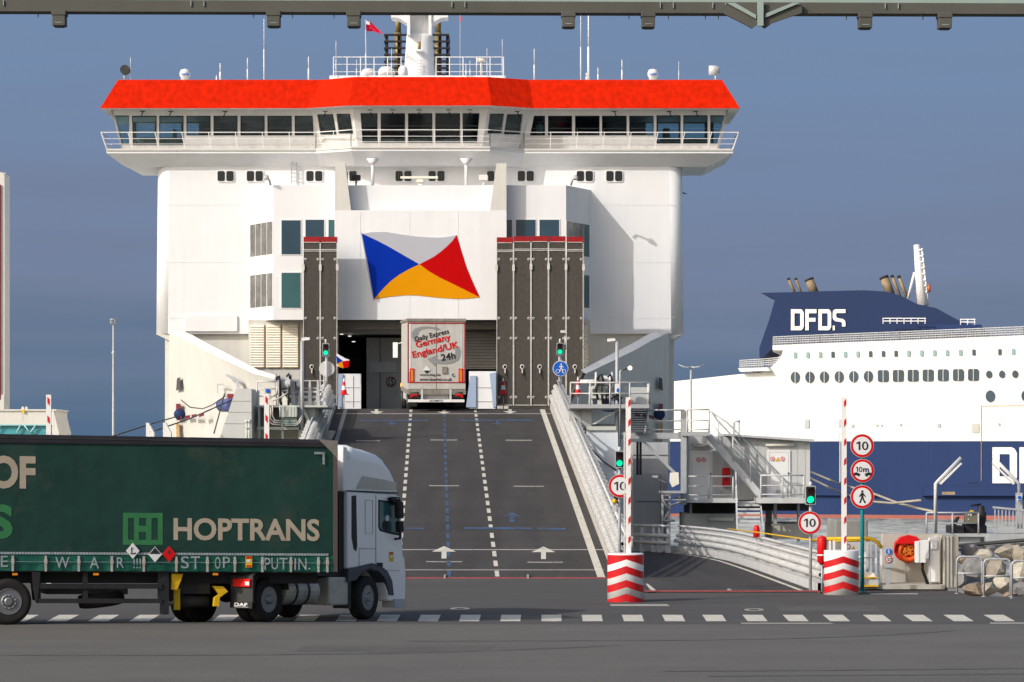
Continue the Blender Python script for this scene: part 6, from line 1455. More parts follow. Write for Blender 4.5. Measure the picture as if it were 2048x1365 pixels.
    f = MB(); f.pbox(1864, 1878, 1165, 1182, Y + .1, .15); f.build('base', M_greyp, t_)
    t_ = thing('weed_tuft', 'small tuft of green weeds under the electrical cabinet', 'plant', (P(1871, 0, Y - .1).x, Y - .1, ZG)); f = MB()
    for k in range(60):
        a = P(random.uniform(1863, 1880), 1180, Y - .1 + random.uniform(-.1, .1)); a.z = ZG; b_ = a + Vector((random.uniform(-.08, .08), random.uniform(-.05, .05), random.uniform(.08, .22))); f.add([a, a + Vector((.015, 0, 0)), b_], [(0, 1, 2)])
    f.build('leaves', M_plant, t_, recalc=False)
    # hoop barriers
    for i, (x0, x1, yb, yt, lab) in enumerate(((1914, 1964, 1188, 1114, 'left galvanised hoop barrier beside the concrete wall'), (1968, 2021, 1194, 1119, 'middle galvanised hoop barrier in front of the rocks'), (2024, 2082, 1197, 1122, 'right galvanised hoop barrier cut by the picture edge'))):
        Y = gp(x0, yb).y; t_ = thing('hoop_barrier', lab, 'barrier', (P((x0 + x1) / 2, 0, Y).x, Y, ZG), 'galvanised hoop barriers by the rocks'); zb = ZG; a, b_ = P(x0, 0, Y).x, P(x1, 0, Y).x; zt = P(0, yt, Y).z; r = .12; f = MB(); arc = []
        for k in range(5): q = R(180 - 22.5 * k); arc.append(Vector((a + r + r * math.cos(q), Y, zt - r + r * math.sin(q))))
        for k in range(5): q = R(90 - 22.5 * k); arc.append(Vector((b_ - r + r * math.cos(q), Y, zt - r + r * math.sin(q))))
        f.tube([Vector((a, Y, zb))] + arc + [Vector((b_, Y, zb))], .03, 8); f.tube([(a, Y, zb + (zt - zb) * .55), (b_, Y, zb + (zt - zb) * .55)], .028, 8); f.build('hoop', M_galv, t_)
        f = MB()
        for x in (a, b_): f.tube([(x, Y, zb), (x, Y, zb + .015)], .06, 10)
        f.build('base_flange', M_galv, t_)
make_small_quay()
# ------------------------------------------------------------------ rocks
def make_rocks():
    cols = [mat('rock_tan', (.33, .29, .23), .9, noise=(2.5, .3), bump=.8, bscale=9), mat('rock_grey', (.22, .215, .21), .9, noise=(2.5, .35), bump=.8, bscale=9), mat('rock_brown', (.26, .20, .15), .9, noise=(2.5, .35), bump=.8, bscale=9), mat('rock_pale', (.46, .42, .34), .9, noise=(2, .25), bump=.8, bscale=9)]
    nm = ['tan', 'grey', 'reddish brown', 'pale']
    spec = [(1944, 1104, 22, 15, 1, 'upper'), (1968, 1112, 22, 16, 3, 'upper'), (1945, 1138, 30, 24, 1, 'large'), (1990, 1140, 24, 21, 0, 'large'), (1950, 1178, 28, 17, 2, 'lowest'), (2005, 1172, 22, 21, 3, 'low'), (2015, 1105, 28, 17, 0, 'upper right'), (2040, 1110, 16, 20, 0, 'upper right'), (2042, 1145, 22, 22, 3, 'right'), (1976, 1180, 18, 14, 0, 'small low'), (2048, 1182, 26, 16, 1, 'low right'), (2080, 1130, 30, 28, 2, 'far right'), (1925, 1120, 12, 12, 2, 'small'), (1922, 1160, 12, 20, 1, 'narrow'), (2020, 1190, 14, 9, 2, 'small bottom'), (2090, 1180, 26, 22, 3, 'far right'), (1985, 1100, 14, 8, 1, 'small upper')]
    for i, (cx, cy, rx, ry, c, w) in enumerate(spec):
        Y = 80.6 + (1195 - cy) * .045; s_ = Y / F; rnd = random.Random(40 + i)
        bm = bmesh.new()
        for _ in range(24): bm.verts.new(Vector((rnd.gauss(0, 1), rnd.gauss(0, 1), rnd.gauss(0, 1))).normalized() * rnd.uniform(.66, .95))
        res = bmesh.ops.convex_hull(bm, input=bm.verts[:]); bmesh.ops.delete(bm, geom=[g_ for g_ in res['geom_interior'] if isinstance(g_, bmesh.types.BMVert)], context='VERTS')
        bmesh.ops.subdivide_edges(bm, edges=bm.edges[:], cuts=2, use_grid_fill=True)
        planes = []
        for v in bm.verts:
            for n, d in planes:
                q = v.co.dot(n)
                if q > d: v.co -= n * (q - d) * .97
            v.co += Vector((rnd.uniform(-1, 1), rnd.uniform(-1, 1), rnd.uniform(-1, 1))) * .018
            v.co = Vector((v.co.x * rx * s_ * 1.3, v.co.y * (rx + ry) / 2 * s_ * 1.2, v.co.z * ry * s_ * 1.3))
        me = bpy.data.meshes.new('rock'); bm.to_mesh(me); bm.free(); me.materials.append(cols[c])
        o = bpy.data.objects.new('rock', me); COL.objects.link(o); o.location = P(cx, cy, Y); o.rotation_euler = (0, 0, 0)
        tag(o, f'{w} {nm[c]} boulder in the rock pile, ' + ('by the concrete wall' if cx < 1955 else 'behind the middle hoop barrier' if cx < 2025 else 'at the right edge'), 'rock', 'boulders behind the hoop barriers')
    # rubble bank beneath
    f = MB(); a = P(1930, 0, 80.3).x
    f.loft([[Vector((a, 80.6, ZG - .3)), Vector((a + 30, 80.6, ZG - .3))], [Vector((a, 86, .1)), Vector((a + 30, 86, .1))], [Vector((a, 95, -4.5)), Vector((a + 30, 95, -4.5))]]); o = f.build('rubble_bank', cols[1], recalc=False); structure(o)
make_rocks()
# ------------------------------------------------------------------ far right jetty
def make_jetty():
    Y = 112; t_ = thing('mooring_platform', 'grey jetty platform with railings beyond the rocks, carrying mooring machinery', 'jetty', (P(1960, 0, Y).x, Y, -3.7))
    f = MB(); f.pbox(1852, 2100, 1068, 1074, Y, 5); f.pbox(1920, 1960, 1074, 1085, Y + .2, 3); f.pbox(1980, 2120, 1068, 1085, Y - .6, .6); f.build('deck', M_galv, t_)
    f = MB()
    for px in (1870, 1960, 2060): f.pbox(px, px + 9, 1074, 1260, Y + 1, .6)
    f.build('pile', M_galv, t_)
    railing(t_, [P(1853, 1068, Y), P(1957, 1068, Y)], 42 * Y / F, step=1.0, mids=(.5,), m=M_galv)
    f = MB()
    for k in range(9): x = 1989 + k * 7.2; f.pbox(x, x + 2.2, 1015 + k * .9, 1062, Y - .5, .06)
    f.prism([P(1986, 1013, Y - .55), P(2060, 1020, Y - .55), P(2060, 1024, Y - .55), P(1986, 1017, Y - .55)], (0, .1, 0)); f.pbox(1986, 2060, 1058, 1066, Y - .55, .1); f.build('slatted_gate', M_galv, t_)
    f = MB(); f.tube([P(1915, 1092, 95), P(2060, 1080, 92)], .06, 6); f.tube([P(1915, 1100, 95), P(2060, 1088, 92)], .05, 6); f.build('pipe_run', M_dgrey, t_)
    t_ = thing('mooring_machine', 'dark mooring winch with a brown control box and yellow lamp on the jetty', 'machine', P(1940, 1068, Y + .8))
    f = MB(); f.pbox(1901, 1928, 1052, 1068, Y + .6, 1.2); f.pprism([(1903, 1052), (1915, 1035), (1920, 1034), (1912, 1052)], Y + .8, .4); f.pbox(1930, 1957, 1048, 1068, Y + .8, .8); f.build('winch', M_black, t_)
    f = MB(); f.pbox(1932, 1955, 1024, 1048, Y + .5, .5); f.build('control_box', mat('box_brown', (.16, .14, .10), .6), t_); f = MB(); f.pbox(1941, 1947, 1021, 1026, Y + .4, .2); f.build('warning_lamp', M_yel, t_)
    f = MB(); f.pbox(1936, 1939, 1029, 1031, Y + .47, .03); f.pbox(1941, 1943, 1028, 1033, Y + .47, .03); f.pbox(1936, 1938, 1038, 1040, Y + .47, .03); f.build('label_strip', M_swhite, t_)
    f = MB(); c = P(1962, 1068, Y + 1); f.lathe([(.22, 0), (.22, .3), (.15, .35), (.2, .5), (.2, .8), (.14, .85), (.14, 1.0), (.12, 1.05)], c, n=16); f.tube([P(1942, 1012, Y + 1), P(1962, 1009, Y + 1)], .04, 5); f.build('capstan', M_black, t_)
    for px, d, Y, lab in ((1871, 1, 112, 'white bent lamp post on the jetty with its tube lamps leaning right'), (2038, -1, 112.5, 'white bent lamp post at the far right with its tube lamps leaning left')):
        t_ = thing('bent_lamp_post', lab, 'lamp post', (P(px, 0, Y).x, Y, -.1), 'bent tube lamp posts on the jetty')
        f = MB(); f.tube([P(px, 1068, Y), P(px, 968, Y), P(px + 3 * d, 965, Y), P(px + 51 * d, 916, Y)], .07, 8); f.build('post', M_galvl, t_)
        f = MB(); f.prism([P(px + 8 * d, 967, Y - .1), P(px + 51 * d, 926, Y - .1), P(px + 53 * d, 928, Y - .1), P(px + 11 * d, 970, Y - .1)], (0, .2, 0)); f.build('tube_lamp', M_bwhite, t_)
    t_ = thing('small_sign', 'small white sign with a blue disc at the far right lamp post', 'sign', P(2039, 1000, 112))
    f = MB(); f.pbox(2032, 2045, 986, 1068, 112.2, .1); f.build('post', M_galv, t_); f = MB(); f.pbox(2034.5, 2044, 991, 1004, 112.05, .04); f.build('board', M_swhite, t_); disc(2039, 995.5, 3.7, 112.0, M_sblue, 'blue_disc', t_, .03)
    f = MB(); f.pbox(2035.5, 2043, 1001, 1003, 112.02, .03); f.build('caption_bar', M_sblue, t_)
    # lines of the second ferry
    t_ = thing('mooring_line', 'pair of pale mooring lines sagging from the switch room side towards the jetty', 'rope', P(1620, 945, 130))
    f = MB()
    for a, m_, b_ in (((1621, 944, 140), (1740, 985, 128), (1868, 1024, 113)), ((1621, 957, 140), (1735, 1003, 128), (1840, 1001, 114))):
        A, M__, B = P(*a), P(*m_), P(*b_); f.tube([A, A.lerp(M__, .5) - Vector((0, 0, .1)), M__, M__.lerp(B, .5) - Vector((0, 0, .1)), B], .05, 5)
    f.build('rope', M_wrope, t_)
    t_ = thing('mooring_line', 'dark mooring lines running from the ferry bow down to the left quay', 'rope', P(300, 850, 130)); f = MB()
    for pts in ([(225, 873, 110), (300, 849, 120), (360, 832, 145)], [(300, 865, 110), (380, 838, 125), (465, 800, 140)], [(428, 867, 125), (438, 830, 132), (449, 788, 140)]):
        f.tube([P(*p) for p in pts], .032, 5)
    f.tube([P(362, 800, 150), P(380, 815, 150), P(405, 818, 150), P(425, 810, 148), P(450, 793, 145)], .03, 5); f.build('rope', M_rope, t_)
    # pale stubs showing over the trailer
    for px, lab in ((296, 'left of two pale stepped posts showing just above the green trailer'), (330, 'right of two pale stepped posts showing just above the green trailer')):
        t_ = thing('mooring_post', lab, 'post', (P(px, 0, 110).x, 110, ZG), 'pale stepped posts above the trailer'); f = MB(); f.prism([P(px - 4, 846, 110), P(px + 1, 846, 110), P(px + 12, 866, 110), P(px + 12, 925, 110), P(px - 4, 925, 110)], (0, .3, 0)); f.build('post', M_bwhite, t_)
make_jetty()
# ------------------------------------------------------------------ passenger gangway at the far left
def make_gangway():
    Y = 182; t_ = thing('passenger_gangway', 'white gangway structure with teal glazing and lattice at the far left edge', 'gangway', (P(40, 0, Y).x, Y, ZG))
    f = MB(); f.pbox(-120, 110, 820, 850, Y, 5); f.pbox(-120, 112, 819, 822, Y - .1, 5.2); f.build('roof_box', M_cream, t_)
    for x in (45, 95): f = MB(); f.pbox(x, x + .6, 826, 846, Y - .01, .01); f.build('panel_seam', M_galv, t_)
    f = MB(); f.pbox(-120, 92, 850, 905, Y + .2, 4); f.build('glazing', M_tealg, t_)
    f = MB()
    for a, b_ in (((33, 866), (41, 850)), ((48, 850), (60, 866)), ((-10, 866), (2, 850)), ((60, 866), (72, 850))): f.tube([P(*a, Y), P(*b_, Y)], .05, 5)
    f.pbox(-120, 92, 849, 851.5, Y - .02, .1); f.build('lattice', mat('lattice_teal', (.32, .55, .56), .5), t_)
    f = MB(); f.prism([P(104, 822, Y - .15), P(107, 822, Y - .15), P(118, 866, Y - .15), P(116, 905, Y - .15), P(104, 905, Y - .15)], (0, 5, 0)); f.build('end_wall', M_cream, t_)
    f = MB(); f.pprism([(42, 819), (43, 815), (46, 813), (48, 816), (48, 819)], Y + .2, .2); f.pprism([(50, 819), (50, 815), (53, 813), (55, 816), (55, 819)], Y + .2, .2); f.build('lifting_eye', M_cream, t_)
    f = MB(); f.pbox(43, 49, 819.5, 826, Y - .13, .02); f.build('notice', M_yel, t_)
    t_ = thing('gangway_tower', 'narrow white tower with a dark maroon strip at the far left edge', 'tower', (P(-20, 0, 192).x, 192, -4)); Y = 192
    f = MB(); f.pbox(-90, 9, 348, 820, Y, 2); f.pbox(-90, 5, 345, 350, Y + .1, 1.5); f.pbox(-90, 8, 790, 825, Y - .1, 2); f.build('column', M_cream, t_)
    f = MB(); f.pbox(-90, 1.5, 370, 800, Y - .12, .12); f.build('maroon_panel', M_maroon, t_)
    f = MB(); f.pbox(6, 10.5, 346, 348.5, Y - .1, .1); f.build('cap', M_cream, t_)
    f = MB(); f.pbox(-90, 4, 825, 1150, Y + .5, 1.5); f.build('base', M_cream, t_)
make_gangway()
# ------------------------------------------------------------------ green curtain-sided lorry (foreground)
PSI = R(18); E1 = Vector((math.cos(PSI), math.sin(PSI), 0)); N1 = Vector((-math.sin(PSI), math.cos(PSI), 0))
C0 = Vector(((672 - 1024) * 65.6 / F, 65.6, 0))      # near front corner of the trailer
lorry = thing('articulated_lorry', 'dark green curtain-sided lorry with a white cab, crossing the foreground at lower left', 'lorry', C0)
SH = .0155
def tmat(shear, o, e, n):
    return Matrix(((e.x, n.x, 0, o.x), (e.y, n.y, 0, o.y), (-shear, 0, 1, 0), (0, 0, 0, 1)))
MT = tmat(SH, C0, E1, N1)        # trailer: x forward from the front corner, y inward from the near side, z up, nose-down
def tl(px, py):
    k = (px - 1024) / F; s_ = (k * C0.y - C0.x) / (E1.x - k * E1.y); Y = C0.y + s_ * E1.y
    return s_, H + (HY - py) * Y / F + SH * s_
def wheel(parent, M, R_, w, side_, drive=False, name='wheel'):
    """axis along local y; side_ -1 = near side"""
    f = MB(M); hw = w / 2
    f.lathe([(R_ * .58, -hw * .8), (R_ * .80, -hw), (R_ * .97, -hw * .86), (R_, -hw * .5), (R_, hw * .5), (R_ * .97, hw * .86), (R_ * .8, hw), (R_ * .58, hw * .8)], (0, 0, 0), 'y', 40); o = f.build(name, M_tyre, parent)
    s_ = side_; f = MB(M)
    if not drive: pr = [(R_ * .585, s_ * hw * .82), (R_ * .55, s_ * hw * .9), (R_ * .50, s_ * hw * .45), (R_ * .42, s_ * hw * .55), (R_ * .30, s_ * hw * .95), (R_ * .26, s_ * hw * .95), (R_ * .22, s_ * hw * .7)]
    else: pr = [(R_ * .585, s_ * hw * .82), (R_ * .55, s_ * hw * .85), (R_ * .50, -s_ * hw * .3), (R_ * .35, -s_ * hw * .45), (R_ * .25, -s_ * hw * .4), (R_ * .22, s_ * hw * .2)]
    f.lathe(pr, (0, 0, 0), 'y', 32); f.lathe([(R_ * .2, -s_ * hw * .4), (R_ * .2, s_ * hw * 1.02), (R_ * .12, s_ * hw * 1.05)], (0, 0, 0), 'y', 20); ro = f.build('rim', M_rim, o)
    f = MB(M)
    for k in range(10):
        a = 2 * math.pi * k / 10; f.lathe([(R_ * .055, s_ * hw * (.52 if not drive else -.42)), (R_ * .055, s_ * hw * (.62 if not drive else -.32))], (R_ * .42 * math.cos(a), 0, R_ * .42 * math.sin(a)), 'y', 8)
    f.build('hand_hole', M_dark, ro)
    f = MB(M)
    for k in range(10):
        a = 2 * math.pi * (k + .5) / 10; f.lathe([(R_ * .022, s_ * hw * .5), (R_ * .022, s_ * hw * (1.0 if not drive else .1))], (R_ * .28 * math.cos(a), 0, R_ * .28 * math.sin(a)), 'y', 6)
    f.build('nut', M_galvl, ro); return o
def make_trailer():
    yN, yF = 0.0, 2.55
    zt = tl(672, 880)[1]; zb = tl(672, 1144)[1]; ztape = tl(672, 1112)[1]
    L = 13.6
    # near-side curtain with slight billowing
    f = MB(MT); nx, nzz = 110, 16; rows = []
    for j in range(nzz + 1):
        z = ztape + (zt - .10 - ztape) * j / nzz; row = []
        for i in range(nx + 1):
            x = -L + .02 + (L - .05) * i / nx; w_ = 0; row.append((x, yN + w_, z))
        rows.append(row)
    f.loft(rows, smooth=True); f.build('curtain', M_curtain, lorry)
    f = MB(MT); rows = []
    for j in range(7):
        z = zb + (ztape - zb) * j / 6; rows.append([(-L + (L - .03) * i / 260, yN - .012 + (1 - j / 6) * (.016 * math.sin((-L + L * i / 260) * 8.2) + .01 * math.sin((-L + L * i / 260) * 17)), z) for i in range(261)])
    f.loft(rows, smooth=True); f.build('curtain_skirt', M_curtain2, lorry)
    # body behind the curtain
    f = MB(MT); f.box(-L, -.02, yN + .06, yF - .06, zb + .05, zt - .03); f.build('load_body', M_black, lorry)
    f = MB(MT); f.box(-L, -.03, yF - .05, yF, zb, zt - .1); f.build('far_curtain', M_curtain, lorry)
    f = MB(MT); f.prism([(-L, yN - .03, zt - .20), (-.14, yN - .03, zt - .16), (-.14, yN - .035, zt - .04), (-.05, yN - .02, zt), (-L, yN - .02, zt)], (0, yF + .05, 0)); f.build('roof_cap', M_capm, lorry)
    f = MB(MT); f.box(-L, -.16, yN - .042, yN - .03, zt - .085, zt - .07); f.build('roof_seam', M_dgrey, lorry)
    f = MB(MT); f.prism([(-.40, yN - .045, zt - .0), (.03, yN - .045, zt - .02), (.03, yN - .045, zt - .42), (-.12, yN - .045, zt - .26)], (0, .6, 0)); f.build('corner_cap', mat('cap_fawn', (.22, .20, .18), .6, noise=(3, .3)), lorry)
    f = MB(MT); f.box(-.06, .03, yN - .02, yF, zb, zt - .05); f.build('front_wall', mat('front_post_brown', (.10, .075, .07), .6), lorry)
    # dashed reflective tape
    s0, z0 = tl(0, 1107); s1, z1 = tl(650, 1111)
    f = MB(MT); x = -L + .1
    while x < tl(652, 1111)[0]:
        f.box(x, x + .052, yN - .033, yN - .029, ztape + .0, ztape + .048); x += .062
    f.build('reflective_tape', M_tape, lorry)
    f = MB(MT)
    for k in range(5): f.box(tl(628, 0)[0] + k * .045, tl(628, 0)[0] + k * .045 + .038, yN - .035, yN - .03, tl(640, 909)[1], tl(640, 904.5)[1])
    for k in range(6): f.box(tl(644.5, 0)[0], tl(648.5, 0)[0], yN - .035, yN - .03, tl(646, 929)[1] + k * .046 , tl(646, 929)[1] + k * .046 + .038)
    f.build('reflective_tape', M_tape, lorry)
    # buckles
    for px in (25, 91, 157, 223, 287, 352, 414, 469, 524, 581, 636, 654):
        s_, _ = tl(px, 1125); f = MB(MT); f.box(s_ - .022, s_ + .022, yN - .05, yN - .03, zb - .01, ztape - .03); f.box(s_ - .03, s_ + .03, yN - .06, yN - .03, zb + .15, zb + .25); f.build('buckle', M_alu, lorry)
    f = MB(MT); f.box(-L, -.1, yN - .045, yN - .035, zb + .19, zb + .197); f.build('customs_cord', M_tape, lorry)
    ux = Vector((1, 0, 0)); uz = Vector((0, 0, 1))
    def tx(body, x0, x1, y0, y1, m, bold=.03, nm='lettering', off=.005):
        a = tl(x0, y1); b_ = tl(x1, y0 + (y1 - y0) * .0); z_ = tl(x0, y0)[1]
        return text(body, (a[0], yN - off, a[1]), ux, uz, b_[0] - a[0], z_ - a[1], m, lorry, name=nm, bold=bold, thick=.002, M=MT)
    tx('HOPTRANS', 347, 639, 1036, 1081, M_beige, .028)
    tx('OF', -22, 71, 911, 977.5, M_beige, .04); tx('S', -22, 25.5, 1009, 1078, M_logog, .04)
    # logo: green square holding an H
    def rect(x0, x1, y0, y1, m, nm, off=.006, th=.004):
        a = tl(x0, y1); b_ = tl(x1, y1); z_ = tl(x0, y0)[1]; f = MB(MT); f.box(a[0], b_[0], yN - off, yN - off + th, a[1], z_); return f.build(nm, m, lorry)
    for r in ((246, 256, 1026, 1090), (315.5, 325.5, 1026, 1090), (256, 315.5, 1026, 1036), (256, 315.5, 1080, 1090), (268, 278, 1036, 1080), (292, 303, 1036, 1080), (278, 292, 1052, 1064)): rect(*r, M_logog, 'logo')
    # taped protest lettering along the skirt
    for ch, x0, x1, y0, y1 in (('E', 1, 15, 1112, 1134), ('W', 110, 138, 1114, 1137), ('A', 179, 197, 1114, 1137), ('R', 233, 247, 1115, 1136), ('!!!', 266, 281, 1117, 1137), ('S', 361, 377, 1113, 1137), ('T', 381, 399, 1113, 1138), ('O', 429, 440, 1114, 1138), ('P', 445, 459, 1114, 1136), ('P', 528, 540, 1116, 1140), ('U', 542, 555, 1116, 1139), ('T', 558, 574, 1116, 1139), ('I', 588, 591, 1117, 1140), ('N', 596, 612, 1117, 1140), ('.', 616, 620, 1136, 1139)):
        tx(ch, x0, x1, y0, y1, M_tape, .0, 'taped_letter', .042)
    # hazard placards
    def diamond(cx, cy, r, m):
        s_, z_ = tl(cx, cy); s2, z2 = tl(cx + r, cy); z3 = tl(cx, cy - r * 1.18)[1]; f = MB(MT); a = s2 - s_; b_ = z3 - z_
        f.prism([(s_ + a, yN - .062, z_), (s_, yN - .062, z_ + b_), (s_ - a, yN - .062, z_), (s_, yN - .062, z_ - b_)], (0, .01, 0)); return f.build('hazard_placard', m, lorry), s_, z_, a, b_
    o, s_, z_, a, b_ = diamond(264.5, 1102, 13.5, M_swhite); f = MB(MT); f.box(s_ - .4 * a, s_ + .35 * a, yN - .066, yN - .062, z_ - .42 * b_, z_ - .3 * b_); f.prism([(s_ - .2 * a, yN - .066, z_ - .3 * b_), (s_ - .05 * a, yN - .066, z_ - .3 * b_), (s_ - .15 * a, yN - .066, z_ + .5 * b_), (s_ - .28 * a, yN - .066, z_ + .3 * b_)], (0, .004, 0)); f.prism([(s_ - .15 * a, yN - .066, z_ + .2 * b_), (s_ + .15 * a, yN - .066, z_ + .45 * b_), (s_ - .1 * a, yN - .066, z_ + .1 * b_)], (0, .004, 0)); f.prism([(s_ + .1 * a, yN - .066, z_ - .28 * b_), (s_ + .4 * a, yN - .066, z_ - .2 * b_), (s_ + .5 * a, yN - .066, z_ - .35 * b_)], (0, .004, 0)); f.build('placard_symbol', M_sblack, o)
    o, s_, z_, a, b_ = diamond(309, 1109, 13.5, M_swhite); f = MB(MT)
    for k in range(-3, 4): f.box(s_ + k * a * .22 - .018, s_ + k * a * .22 + .012, yN - .066, yN - .062, z_ + .05 * b_, z_ + b_ * (.9 - abs(k) * .22))
    f.build('placard_symbol', M_sblack, o)
    o, s_, z_, a, b_ = diamond(337, 1108.5, 13.5, M_fred); f = MB(MT); f.prism([(s_ - .25 * a, yN - .066, z_), (s_ + .25 * a, yN - .066, z_), (s_ + .3 * a, yN - .066, z_ + .25 * b_), (s_, yN - .066, z_ + .6 * b_), (s_ - .28 * a, yN - .066, z_ + .25 * b_)], (0, .004, 0)); f.build('placard_symbol', M_maroon, o)
    def sticker(x0, x1, y0, y1, off=.056):
        a = rect(x0, x1, y0, y1, M_yel, 'blind_spot_sticker', off); rect(x0 + .5, x1 - .5, y0 + .5, y0 + (y1 - y0) * .2, M_fred, 'sticker_band', off + .004); rect(x0 + 2, x1 - 4, y0 + (y1 - y0) * .3, y0 + (y1 - y0) * .55, M_swhite, 'sticker_band', off + .004); rect(x0 + 1.5, x1 - 1.5, y0 + (y1 - y0) * .8, y1 - 1, M_fred, 'sticker_band', off + .004)
    sticker(490, 503, 1113, 1135)
    # underbody
    f = MB(MT)
    f.box(-L + .2, -.3, .45, .6, zb - .28, zb); f.box(-L + .2, -.3, 1.95, 2.1, zb - .28, zb); f.box(-L, -.1, .02, 2.5, zb - .03, zb + .06); f.build('chassis', M_black, lorry)
    a0, a1 = tl(76, 1160)[0], tl(325, 1160)[0]; zz = lambda y: tl(200, y)[1]
    f = MB(MT); f.box(a0, a1, .03, .08, zz(1178), zz(1168)); f.box(a0, a1, .03, .08, zz(1207), zz(1198))
    for px in (78, 172, 322): s_ = tl(px, 1150)[0]; f.box(s_ - .05, s_ + .05, .06, .14, zz(1207), zb)
    f.build('side_guard', M_black, lorry)
    f = MB(MT); s_ = tl(66, 1150)[0]; f.prism([(s_ - .02, .02, zb), (s_ + .16, .02, zb), (s_ + .10, .02, zz(1202)), (s_ + .05, .02, zz(1202))], (0, .4, 0)); f.build('mudguard_stay', M_black, lorry)
    f = MB(MT); s_ = tl(326, 1150)[0]; f.box(s_, s_ + .14, .05, .35, zz(1230), zb); f.build('landing_leg_panel', M_black, lorry)
    f = MB(MT); s0_, s1_ = tl(345, 0)[0], tl(368, 0)[0]; f.prism([(s0_, .1, zz(1148)), (s1_, .1, zz(1148)), (s1_ - .05, .1, zz(1163)), (s0_ + .12, .1, zz(1180)), (s0_, .1, zz(1180))], (0, .2, 0)); s0_ = tl(354, 0)[0]; f.box(s0_, s0_ + .13, .3, .4, zz(1222), zz(1178)); f.build('yellow_bracket', M_yel, lorry)
    f = MB(MT); s0_, s1_ = tl(430, 0)[0], tl(460, 0)[0]; f.prism([(s0_, .2, zz(1173)), (s1_ - .1, .2, zz(1174)), (s1_, .2, zz(1184)), (s1_ - .18, .2, zz(1196)), (s1_ - .2, .2, zz(1214)), (s0_ + .02, .2, zz(1214)), (s0_ + .04, .2, zz(1196)), (s0_ + .14, .2, zz(1190))], (0, .15, 0)); f.build('yellow_bracket', M_yel, lorry)
    f = MB(MT); s0_, s1_ = tl(370, 0)[0], tl(430, 0)[0]; f.tube([(s0_, .7, zz(1206)), (s1_, .7, zz(1206))], .14, 14); f.box(s0_, s1_, .5, 1.2, zz(1190), zb - .1); f.build('air_tank', M_dgrey, lorry)
    f = MB(MT); x0, x1 = tl(103, 0)[0], tl(268, 0)[0]; f.box(x0, x1, .7, 1.9, zz(1192), zz(1178)); f.build('spare_wheel_carrier', M_dgrey, lorry)
    c = ((x0 + x1) / 2 + .35, .95, zz(1203)); M2 = MT @ Matrix.Translation(c) @ Matrix.Rotation(R(90), 4, 'X') @ Matrix.Rotation(R(8), 4, 'Z'); wheel(lorry, M2, .5, .3, -1, name='spare_wheel')
    for px in (192, 431, 30): s_, z_ = tl(px, 1148.5); f = MB(MT); f.box(s_ - .05, s_ + .05, yN - .04, yN + .05, z_ - .025, z_ + .02); f.build('marker_lamp', M_amber, lorry)
    # axles
    W0 = tl(18, 1195)[0]; Rw = .49
    for k in range(3):
        x = W0 - 1.31 * k
        for y, sd in ((.2, -1), (2.35, 1)):
            o = C0 + E1 * x + N1 * y; M2 = Matrix.Translation((o.x, o.y, Rw + gz(o.y))) @ Matrix.Rotation(PSI, 4, 'Z'); wheel(lorry, M2, Rw, .38, sd)
        f = MB(Matrix.Translation((C0 + E1 * x).to_tuple()) @ Matrix.Rotation(PSI, 4, 'Z')); f.tube([(0, .3, Rw), (0, 2.25, Rw)], .07, 8); f.build('axle', M_black, lorry)
make_trailer()
